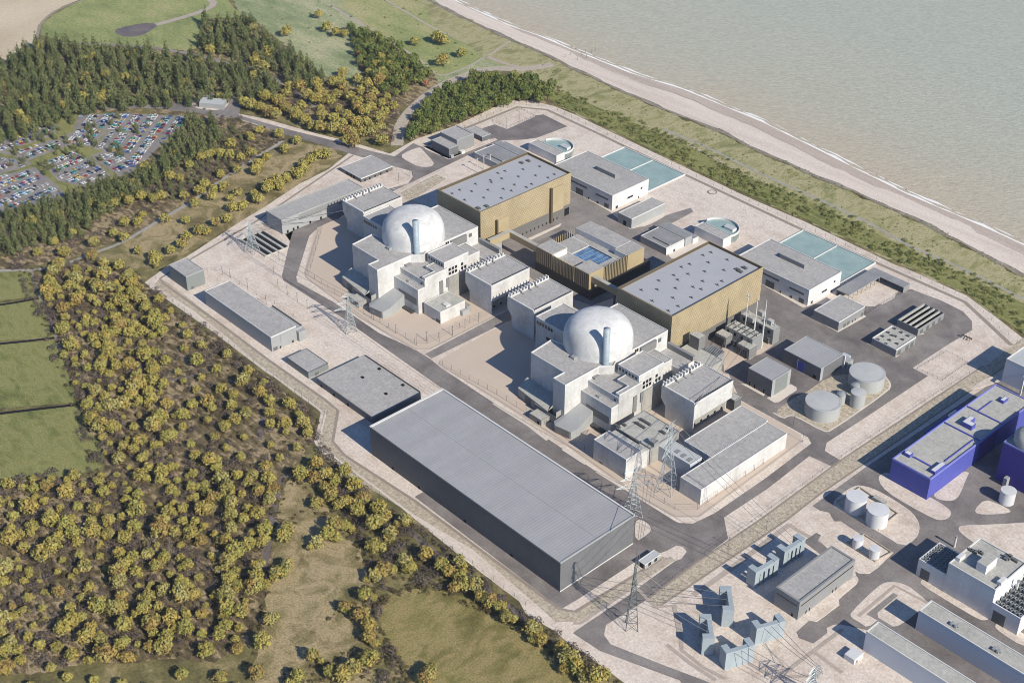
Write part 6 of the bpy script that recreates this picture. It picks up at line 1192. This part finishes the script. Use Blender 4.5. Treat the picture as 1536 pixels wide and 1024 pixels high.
for k, (P_, dm, n_) in enumerate(((WL1, 4.6, 1500), (WL2, 8.5, 150), ([(290,188),(330,185),(425,208),(350,262),(200,330),(60,395),(0,400),(0,350),(110,318),(215,270)], 6.5, 400), ([(470,640),(520,720),(640,800),(705,855),(770,905),(830,950),(935,1030),(915,1030),(800,950),(690,890),(600,870),(560,860),(500,760)], 4.2, 420),
    ([(360,158),(440,165),(500,185),(588,214),(600,160),(560,120),(500,118),(430,128)], 7, 260), ([(500,720),(560,850),(570,905),(560,1024),(600,1030),(640,1030),(560,930),(580,880),(520,740)], 5, 160), ([(545,885),(575,895),(568,930),(600,1010),(640,1060),(560,1060),(548,1000)], 5, 90),
    ([(235,432),(262,462),(334,512),(401,568),(478,626),(478,640),(400,590),(330,530),(240,450)], 4.5, 240), (PP(A0, 850,470,1040,560,1280,640,1270,600,1050,530), 7, 60), ([(20,402),(60,402),(155,700),(60,724),(-40,740),(-40,730),(140,700),(75,520)], 4.5, 120))):
    UP += [(x, y, rnd.uniform(.45,1.15)) for x, y in scatter(P_, dm, n_, 0, 60+k)]
rnd.shuffle(UP); k_ = int(len(UP)*.5); print('under', len(UP))
merged('undergrowth', BUSHV, UP[:k_], 'leaf_under', 'low olive and brown undergrowth between the trees', 'undergrowth'); merged('bare_shrubs', TWIGV, [(x, y, s_*2.0) for x, y, s_ in UP[k_:]], 'twig', 'grey purple leafless shrubs between the trees', 'shrubs')
DG = [(x, y, rnd.uniform(.25,.7)) for x, y in scatter([(790,105),(833,92),(1023,180),(1211,262),(1401,345),(1535,418),(1540,450),(1311,338),(1024,206),(880,130)], 6, 520, 0, 77) if math.sin(x*.05+y*.03)+math.sin(x*.13-y*.07) > .1]
merged('dune_bushes', BUSHV, DG, 'leaf_scrub', 'small low bushes dotted over the dune grass above the beach', 'bushes', zs=.7)
UP2 = [(x, y, rnd.uniform(.4,1.1)) for x, y in scatter([(427,715),(447,724),(500,775),(558,862),(560,930),(546,1030),(470,1080),(400,1080),(374,1000),(402,900),(410,780)], 3.5, 420, 0, 78) if math.sin(x*.045+y*.02)+math.sin(x*.11-y*.06+2)+.5*math.sin(x*.3+y*.25) > 1.0]+[(x, y, rnd.uniform(.4,1.1)) for x, y in []]+[(x, y, rnd.uniform(.4,1.1)) for x, y in scatter(WL2, 9, 150, 0, 79)]
for E_ in ([(427,714),(410,780),(400,900),(373,1000)], [(447,723),(500,772),(560,862),(561,930),(546,1030)], [(180,988),(360,968)], [(569,909),(590,888),(652,882),(746,926),(813,966),(866,1024)], [(575,965),(600,1000),(640,1060)]):
    for A_, B_2 in zip(E_, E_[1:]):
        for k in range(14): u_ = rnd.random(); g_ = G((A_[0]*(1-u_)+B_2[0]*u_+rnd.gauss(0,5), A_[1]*(1-u_)+B_2[1]*u_+rnd.gauss(0,4))); UP2.append((g_[0], g_[1], rnd.uniform(.5,1.3)))
merged('clearing_bushes', BUSHV, UP2, 'leaf_under', 'low scattered bushes dotted over the straw coloured clearings', 'bushes', zs=.9)
MP = [(x, y, rnd.uniform(.5,1.0)) for x, y in scatter([(345,5),(600,-40),(655,40),(732,84),(655,112),(600,72),(520,40),(470,95),(420,62)], 26, 90, 0, 71)]
merged('marsh_bushes', BUSHV, MP, 'leaf_scrub', 'scattered low dark bushes on the far grey green meadow', 'bushes')
# ================================================================ cars
def carpaint():
    mt = bpy.data.materials.new('car_paint'); mt.use_nodes = True; T = mt.node_tree; oi = T.nodes.new('ShaderNodeObjectInfo'); bs = T.nodes['Principled BSDF']
    T.links.new(oi.outputs['Color'], bs.inputs['Base Color']); bs.inputs['Roughness'].default_value = .3; return mt
CP_ = carpaint()
def car_mesh(Ln, Wd, Ht, cab):
    mb = MB(); hw = Wd/2; pr = [(-Ln/2,.35),(Ln/2,.35),(Ln/2,.75),(Ln/2-.9,.95),(-Ln/2+.1,1.0),(-Ln/2,.8)]
    mb.m = 0; mb.prof(pr, -hw, hw); mb.m = 1; x0, x1 = cab; mb.prof([(x0,.96),(x1,.94),(x1-.7,Ht-.06),(x0+.45,Ht-.06)], -hw+.12, hw-.12); mb.m = 0; mb.prof([(x0+.42,Ht-.08),(x1-.68,Ht-.08),(x1-.75,Ht),(x0+.5,Ht)], -hw+.2, hw-.2)
    mb.m = 2
    for sx in (-1,1):
        for sy in (-1,1): mb.tube((sx*Ln*.31, sy*(hw-.18), .33), (sx*Ln*.31, sy*(hw+.02), .33), .33, None, 8)
    ob = mb.build('car', [CP_, M['window'], M['postdark']]); me = ob.data; bpy.data.objects.remove(ob); return me
CARM = [car_mesh(4.3,1.85,1.48,(-1.9,1.1)), car_mesh(4.7,1.9,1.45,(-1.5,1.1)), car_mesh(4.9,2.0,1.95,(-2.3,1.5))]
CKIND = ['hatchback', 'saloon car', 'van']
COLS = [('white',(.76,.76,.76),15),('silver',(.45,.46,.48),9),('dark grey',(.09,.09,.10),5),('black',(.025,.025,.028),3),('blue',(.07,.13,.40),5),('red',(.48,.05,.045),3),('pale blue',(.28,.42,.62),4),('green',(.07,.34,.20),2),('yellow',(.66,.50,.12),2),('teal',(.06,.40,.44),2)]
POOL = [x for x in COLS for _ in range(x[2])]
dR = Vector(G(cp(1140,120)))-Vector(G(cp(930,390))); dR.z = 0; dR.normalize(); dL = Vector(G(cp(560,380)))-Vector(G(cp(330,480))); dL.z = 0; dL.normalize()
KINDS_ = ['R','R','L','L','L','L','L','L','R']; cars = []; lines_ = MB()
for P_, kd in zip(CARPARKS, KINDS_):
    dv = dR if kd == 'R' else dL; nv = Vector((-dv.y, dv.x, 0)); Q = [G(x)[:2] for x in P_]
    sa = [x*dv.x+y*dv.y for x, y in Q]; ta = [x*nv.x+y*nv.y for x, y in Q]; per = 16.2; t0 = math.floor(min(ta)/per)*per
    while t0 < max(ta):
        for off_, sg in ((2.6, 1), (-2.6, -1)):
            s_ = min(sa)
            while s_ < max(sa):
                x, y = dv.x*s_+nv.x*(t0+off_), dv.y*s_+nv.y*(t0+off_)
                if inpoly(x, y, Q) and all(inpoly(x+dx, y+dy, Q) for dx, dy in ((3,0),(-3,0),(0,3),(0,-3))):
                    ex, ey = x+dv.x*1.3, y+dv.y*1.3
                    lines_.add([(ex-nv.x*2.4-dv.x*.07, ey-nv.y*2.4-dv.y*.07,.47),(ex-nv.x*2.4+dv.x*.07, ey-nv.y*2.4+dv.y*.07,.47),(ex+nv.x*2.4+dv.x*.07, ey+nv.y*2.4+dv.y*.07,.47),(ex+nv.x*2.4-dv.x*.07, ey+nv.y*2.4-dv.y*.07,.47)], [(0,1,2,3)])
                    if rnd.random() < .82: cars.append((x, y, math.atan2(nv.y, nv.x)+(math.pi if rnd.random() < .5 else 0)))
                s_ += 2.6
        t0 += per
ob = lines_.build('bay_markings', M['whitetrim']); ob['kind'] = 'structure'
cars = [x for x in cars if inframe((x[0], x[1], 1))]; cars.sort(key=lambda x: math.hypot(x[0], x[1])); print('cars', len(cars))
for x, y, A_ in cars[:300]:
    nm, cl, _ = rnd.choice(POOL); kk_ = rnd.choice([0,0,0,1,1,2]); ob = bpy.data.objects.new('parked_car', CARM[kk_]); COL.objects.link(ob); ob.location = (x, y, .45); ob.rotation_euler = (0,0,A_); ob.color = (*cl, 1)
    tag(ob, f'{nm} {CKIND[kk_]} parked in a row of the crowded car park', 'car', f'{nm} cars in the car park')
# the several hundred farther cars, one mass
if len(cars) > 300:
    base = [np.array([v_.co[:] for v_ in me.vertices]) for me in CARM]; bf = [[tuple(p_.vertices) for p_ in me.polygons] for me in CARM]; bm_ = [[p_.material_index for p_ in me.polygons] for me in CARM]
    vs = []; fs = []; mi = []; pm = []
    for nm, cl, _ in COLS: pm.append(mk('paint_'+nm.replace(' ','_'), two(cl, .95), .1, 2, .3))
    no_ = 0
    for x, y, A_ in cars[300:]:
        kk_ = rnd.choice([0,0,1,2]); ci = COLS.index(rnd.choice(POOL)); ca, sa_ = math.cos(A_), math.sin(A_); B2 = base[kk_]
        vs += list(zip(B2[:,0]*ca-B2[:,1]*sa_+x, B2[:,0]*sa_+B2[:,1]*ca+y, B2[:,2]+.45)); fs += [tuple(q_+no_ for q_ in f_) for f_ in bf[kk_]]; mi += [ci if m_ == 0 else (10 if m_ == 1 else 11) for m_ in bm_[kk_]]; no_ += len(B2)
    me = bpy.data.meshes.new('parked_cars'); me.from_pydata(vs, [], fs)
    for mt in pm+[M['window'], M['postdark']]: me.materials.append(mt)
    me.polygons.foreach_set('material_index', mi); me.update(); ob = bpy.data.objects.new('parked_cars', me); COL.objects.link(ob); tag(ob, 'hundreds of small parked cars in the farther rows of the car park', 'cars', kind='stuff')
# ================================================================ pylons and cables
def pylon(label, base, H, arms, ang=0.0, wb=5.0, mat='lattice', armz=(.62,.78,.94)):
    bx_, by_, _ = base; t_ = thing('pylon', label, 'pylon', (bx_, by_, 0), 'lattice pylons'); t_.rotation_euler = (0,0,0)
    ca, sa = math.cos(ang), math.sin(ang)
    def T_(x, y, z): return (bx_+ca*x-sa*y, by_+sa*x+ca*y, z)
    def hw(u_): return wb*(1-u_/.62)+1.3*(u_/.62) if u_ < .62 else 1.3*(1-(u_-.62)/.38)+.35*((u_-.62)/.38)
    for sx in (-1,1):
        for sy in (-1,1):
            mb = MB(); mb.tube(T_(sx*wb, sy*wb, 0), T_(sx*1.3, sy*1.3, .62*H), .28, .21); mb.tube(T_(sx*1.3, sy*1.3, .62*H), T_(sx*.35, sy*.35, H), .21, .15); mb.build('leg', M[mat], t_)
    mb = MB(); us = [0,.12,.23,.33,.42,.50,.57,.63,.69,.75,.81,.87,.93,.99]
    for u0, u1 in zip(us, us[1:]):
        a0, a1 = hw(u0), hw(u1)
        for q_ in range(4):
            c0 = [(-1,-1),(1,-1),(1,1),(-1,1)][q_]; c1 = [(-1,-1),(1,-1),(1,1),(-1,1)][(q_+1)%4]
            mb.tube(T_(c0[0]*a0,c0[1]*a0,u0*H), T_(c1[0]*a1,c1[1]*a1,u1*H), .125, None, 3); mb.tube(T_(c1[0]*a0,c1[1]*a0,u0*H), T_(c0[0]*a1,c0[1]*a1,u1*H), .125, None, 3); mb.tube(T_(c0[0]*a1,c0[1]*a1,u1*H), T_(c1[0]*a1,c1[1]*a1,u1*H), .10, None, 3)
    mb.build('bracing', M[mat], t_); tips = []
    for u_, L_ in zip(armz, arms):
        z_ = u_*H; w_ = hw(u_); mb = MB()
        for s_ in (-1,1):
            tip = T_(0, s_*L_, z_+.3)
            for sx in (-1,1): mb.tube(T_(sx*w_, s_*w_, z_), tip, .16, .12, 3); mb.tube(T_(sx*w_, s_*w_, z_+2.6), tip, .17, .14, 3)
            for f_ in (.3,.55,.8):
                pa = [Vector(T_(sx*w_*(1-f_), s_*(w_+(L_-w_)*f_), z_+.3*f_)) for sx in (-1,1)]; pc = Vector(T_(w_*(1-f_), s_*(w_+(L_-w_)*f_), z_+2.6*(1-f_)+.3*f_)); mb.tube(pa[0], pa[1], .08, None, 3); mb.tube(pa[1], pc, .08, None, 3)
            mb.tube(tip, (tip[0], tip[1], tip[2]-2.2), .09, None, 3); tips.append((tip[0], tip[1], tip[2]-2.2))
        mb.build('crossarm', M[mat], t_)
    return tips, T_(0, 0, H)
def hpx(b, top):
    zt = 10
    while PX((b[0], b[1], zt))[1] > top and zt < 140: zt += .5
    return zt
b5 = G(q(497,912)); H5 = hpx(b5, q(530,360)[1]); P5, T5 = pylon('tall slim lattice pylon on the pale substation ground beside the small guard hut', b5, H5, (4.5,4,3.5), math.radians(45), 4.0, 'latticedark')
b3 = G(h(680,655)); H3 = hpx(b3, h(750,75)[1]); P3, T3 = pylon('lattice pylon standing beside the access building with roof hatches', b3, H3, (15,12,9), math.radians(20), 6.5, 'lattice')
b4 = G(h(390,860)); H4 = hpx(b4, h(430,470)[1]); P4, T4 = pylon('lattice pylon standing on the road at the corner of the big shed', b4, H4, (14,11,8), math.radians(-25), 5.5, 'lattice')
b2 = G(dd(940,1000)); H2 = hpx(b2, dd(955,690)[1]); P2, T2 = pylon('lattice pylon beside the road in front of the far reactor', b2, H2, (13,10,7), math.radians(-20), 5.0, 'lattice')
b1 = G(l(845,270)); H1 = hpx(b1, l(880,10)[1]); P1, T1 = pylon('lattice pylon standing at the open basin near the station corner', b1, H1, (13,10,7), math.radians(20), 5.0, 'lattice')
b6 = G((1215,1046)); P6, T6 = pylon('top of a lattice pylon at the bottom edge below the grey portals', b6, hpx(b6, 1002), (10,8,6), math.radians(0), 5.0, 'lattice')
def cable(A_, B_2, label, sag=.03, r_=.17):
    A_, B_2 = Vector(A_), Vector(B_2); L_ = (A_-B_2).length; N_ = max(5, int(L_/16)); pts = [A_.lerp(B_2, k/N_)-Vector((0,0,4*sag*L_*(k/N_)*(1-k/N_))) for k in range(N_+1)]
    mb = MB()
    for x0, x1 in zip(pts, pts[1:]): mb.tube(x0, x1, r_, None, 3)
    ob = mb.build('power_cable', M['wire']); tag(ob, label, 'power cable', 'power cables between pylons and portals'); return ob
# grey cable portals of the substation
def portal(label, L, Rr, base, slots, group='grey cable portals', thick=7.5):
    """two posts and a cross wall with vertical slots; L and Rr are the two ends of the top"""
    z = 15.0; A_, B_2 = Vector(G(L, z)), Vector(G(Rr, z)); dv = (B_2-A_); Ln = dv.length; dv.normalize(); ang = math.atan2(dv.y, dv.x); nv = Vector((-dv.y, dv.x, 0))
    t_ = thing('cable_portal', label, 'portal', ((A_.x+B_2.x)/2, (A_.y+B_2.y)/2, 0), group)
    for c_ in (A_+dv*2.2, B_2-dv*2.2): MB().obox(c_.x, c_.y, ang, 4.4, thick, -.2, z).build('post', M['portalpaint'], t_)
    cm = (A_+B_2)/2; n_ = slots; w_ = Ln-8.8; mb = MB()
    off_ = nv*(thick/2-1.6)*(-1)
    mb.obox(cm.x+off_.x, cm.y+off_.y, ang, w_+.02, 3.0, 11.2 if n_ else -.2, z-.4); mb.build('cross_wall', M['portalpaint'], t_)
    for k_ in range(n_): c_ = A_+dv*(4.4+w_*(k_+.5)/n_)+off_; MB().obox(c_.x, c_.y, ang, w_/n_*.62, 2.6, -.2, 11.15).build('pier', M['portalpaint'], t_)
    tops = [tuple(A_+dv*(Ln*f_)+Vector((0,0,-1.5))-nv*0+off_) for f_ in (.25,.5,.75)]
    return tops
tA = portal('grey cable portal with slots, lower left of two by the switchgear building', r(500,420), r(700,300), None, 3); tB = portal('grey cable portal with slots, upper right of two by the switchgear building', r(745,245), r(925,130), None, 3)
tC = portal('solid grey portal nearest the stone bank, above its similar neighbour', n(530,425), n(500,215), None, 0); tD = portal('solid grey portal nearest the tall slim pylon, below its similar neighbour', n(360,665), n(330,455), None, 0)
tE = portal('solid grey portal facing the dark switchgear building end', n(745,550), n(990,480), None, 0); tF = portal('solid grey portal lowest on the substation ground', n(485,760), n(730,685), None, 0)
for k_, x in enumerate(tC): cable(P5[k_*2], x, 'power cable from the slim pylon to the upper solid grey portal')
for k_, x in enumerate(tD): cable(P5[k_*2+1], x, 'power cable from the slim pylon to the lower solid grey portal')
for k_, x in enumerate(tA): cable(P4[k_*2], x, 'long power cable from the pylon by the shed corner to the left slotted portal', .02)
for k_, x in enumerate(tB): cable(P3[k_*2+1], x, 'long power cable from the access building pylon to the right slotted portal', .02)
for k_ in range(3): cable(P4[k_*2+1], P5[(k_*2+1)%6], 'power cable between the shed corner pylon and the slim pylon', .02)
for k_ in range(3): cable(P2[k_*2], P4[k_*2], 'long power cable over the road between the two roadside pylons', .025)
for k_ in range(3): cable(P1[k_*2], P2[k_*2+1], 'power cable over the station corner between the two left pylons', .025)
for k_, px_ in enumerate(((835,605),(930,645),(885,660))): cable(P1[k_*2+1], G(aa(*px_), 28), 'power cable from the corner pylon to the diesel house near the gate', .02)
for k_, px_ in enumerate((u(700,480), u(850,450), u(965,515))): cable(P3[k_*2], G(px_, 17), 'power cable from the access building pylon to the transformer pens', .02)
for k_, x in enumerate(tF): cable(P6[k_*2], x, 'power cable from the bottom edge pylon to the lowest grey portal', .03)
for k_, x in enumerate(tE): cable(P6[k_*2+1], x, 'power cable from the bottom edge pylon to the portal facing the switchgear', .03)
# ================================================================ fences and lamp posts
def fence(label, pts, h_, step, rails, mat='postdark', rp=.11, closed=False):
    P = [Vector(G(x)) for x in pts]; P = P+[P[0]] if closed else P; t_ = thing('security_fence', label, 'fence', tuple(P[0])); mb = MB(); pos = []
    for A_, B_2 in zip(P, P[1:]):
        L_ = (B_2-A_).length; n_ = max(1, round(L_/step)); pos += [A_.lerp(B_2, k/n_) for k in range(n_)]
        for z in rails: mb.tube(A_+Vector((0,0,z)), B_2+Vector((0,0,z)), .05, None, 3)
    pos.append(P[-1]); mb.build('wire', M['wire'], t_); first = None
    for x in pos[:100]:
        if first is None: first = MB().tube(x, x+Vector((0,0,h_)), rp, None, 4).build('post', M[mat], t_); f0 = x
        else: ccopy(first, x.x-f0.x, x.y-f0.y)
    return t_
fence('tall thin wire fence round the pale apron of the far reactor', [(483,343),(466,402),(462,412),(545,470),(622,515),(642,515),(735,470)], 5.5, 11, (.6,2.8,5.2))
fence('tall thin wire fence round the pale apron of the near reactor', [(664,548),(745,592),(835,648),(905,697),(965,738),(1012,764),(1046,764),(1145,696)], 5.5, 11, (.6,2.8,5.2))
fence('low wire fence round the square pad in the east yard', PP(d, 895,615,1045,685,1198,578,1072,510), 2.2, 5, (1.0,2.1), closed=True); fence('low rail fence along the paved court of the open canopy', PP(d, 585,290,660,240,815,155), 2.4, 4, (1.2,2.3)); fence('low fence round the pale enclosure beside the north tarmac yard', PP(bb, 620,240,740,303,975,198,865,140), 2.6, 6, (1.2,2.4), closed=True)
fence('station perimeter fence of thin posts and wire along the wood side', [(244,410),(224,428),(334,508),(400,558),(474,612),(487,622),(477,662),(486,676),(620,782),(709,845),(788,908)], 3.6, 10, (1.2,3.4)); fence('station perimeter fence of thin posts and wire along the seaward side', [(640,220),(772,157),(826,162),(900,197),(1110,297),(1330,397),(1450,449),(1525,515)], 3.6, 12, (1.2,3.4))
fence('wire fence of thin posts across the yard beside the long depot', PP(l, 330,430,590,445,735,550,880,640,1035,720,1200,830), 4.0, 12, (2.0,3.8))
fence('thin wire fence along the stone bank between the two stations', [(975,896),(1040,842),(1141,775),(1262,686),(1400,594),(1480,545)], 3.2, 12, (1.2,3.0))
lp = None
for px_ in PP(l, 590,470,655,490,805,575,965,725,1065,580,1145,640,1230,700,1315,760,1030,470,1075,345)+PP(aa, 1355,410,1475,390,1450,370)+PP(E0, 145,415,245,475,500,485,385,510)+PP(cc, 225,690,335,700,445,640,555,585,670,530,140,730)+PP(b, 160,160,235,120)+PP(r, 300,230,620,90)+PP(g, 1420,560,1500,700):
    x_ = G(px_)
    if lp is None:
        lp = thing('lamp_post', 'thin dark lamp post standing in the station yard', 'lamp post', x_, 'lamp posts in the station yard'); MB().tube(x_, (x_[0],x_[1],9.5), .16, .10, 6).build('pole', M['postdark'], lp); MB().box(x_[0]-.2, x_[0]+1.3, x_[1]-.25, x_[1]+.25, 9.4, 9.65).build('lamp_head', M['steel'], lp); l0 = x_
    else: copy_tree(lp, (x_[0]-l0[0], x_[1]-l0[1], 0))
gp = None
for k_, px_ in enumerate(PP(B0, 1005,262,1030,250,1060,272,1095,238,1100,262,1125,236,1080,250,1140,228)):
    x_ = G(px_, -2.0); ob = MB().tube((0,0,-1), (0,0,4.5), .22, .2, 5).build('groyne_post', M['postdark']); ob.location = x_; tag(ob, 'thin dark groyne post standing at the water edge', 'groyne post', 'groyne posts in the surf')
x_ = G(b(1395,556)); t_ = thing('manhole', 'round dark ring on the pale ground behind the far basin', 'manhole', (x_[0], x_[1], 0)); MB().lathe(x_[0], x_[1], [(4.6,.05),(4.6,.9),(3.7,.9),(3.7,.4)], 32, False).build('ring', M['track'], t_); MB().lathe(x_[0], x_[1], [(3.75,.05),(3.75,.55)], 32).build('cover', M['cream'], t_)
x_ = G(d(1190,435)); t_ = thing('pipe_rig', 'small dark pipe frame on the pale ground beyond the east yard', 'pipe frame', (x_[0], x_[1], 0)); mb = MB()
for k_ in range(4): mb.tube((x_[0]-4+k_*2.6,x_[1]-2,0), (x_[0]-4+k_*2.6,x_[1]-2,2.6), .2); mb.tube((x_[0]-4+k_*2.6,x_[1]+2,0), (x_[0]-4+k_*2.6,x_[1]+2,2.6), .2); mb.tube((x_[0]-4+k_*2.6,x_[1]-2,2.6), (x_[0]-4+k_*2.6,x_[1]+2,2.6), .2)
mb.tube((x_[0]-5,x_[1],2.7), (x_[0]+5,x_[1],2.7), .45); mb.build('pipework', M['postdark'], t_)
# ================================================================ air
hz_ = MB().box(-3200, 300, -400, 3400, -3.6, 720).build('haze', [])
hm = bpy.data.materials.new('haze'); hm.use_nodes = True; T = hm.node_tree; T.nodes.clear(); ho = T.nodes.new('ShaderNodeOutputMaterial'); pv = T.nodes.new('ShaderNodeVolumePrincipled')
pv.inputs['Density'].default_value = 0.00003; pv.inputs['Color'].default_value = (.92,.95,1,1); pv.inputs['Anisotropy'].default_value = .2; T.links.new(pv.outputs[0], ho.inputs['Volume']); hz_.data.materials.append(hm); hz_['kind'] = 'stuff'; hz_['label'] = 'thin pale haze in the air over the coast'
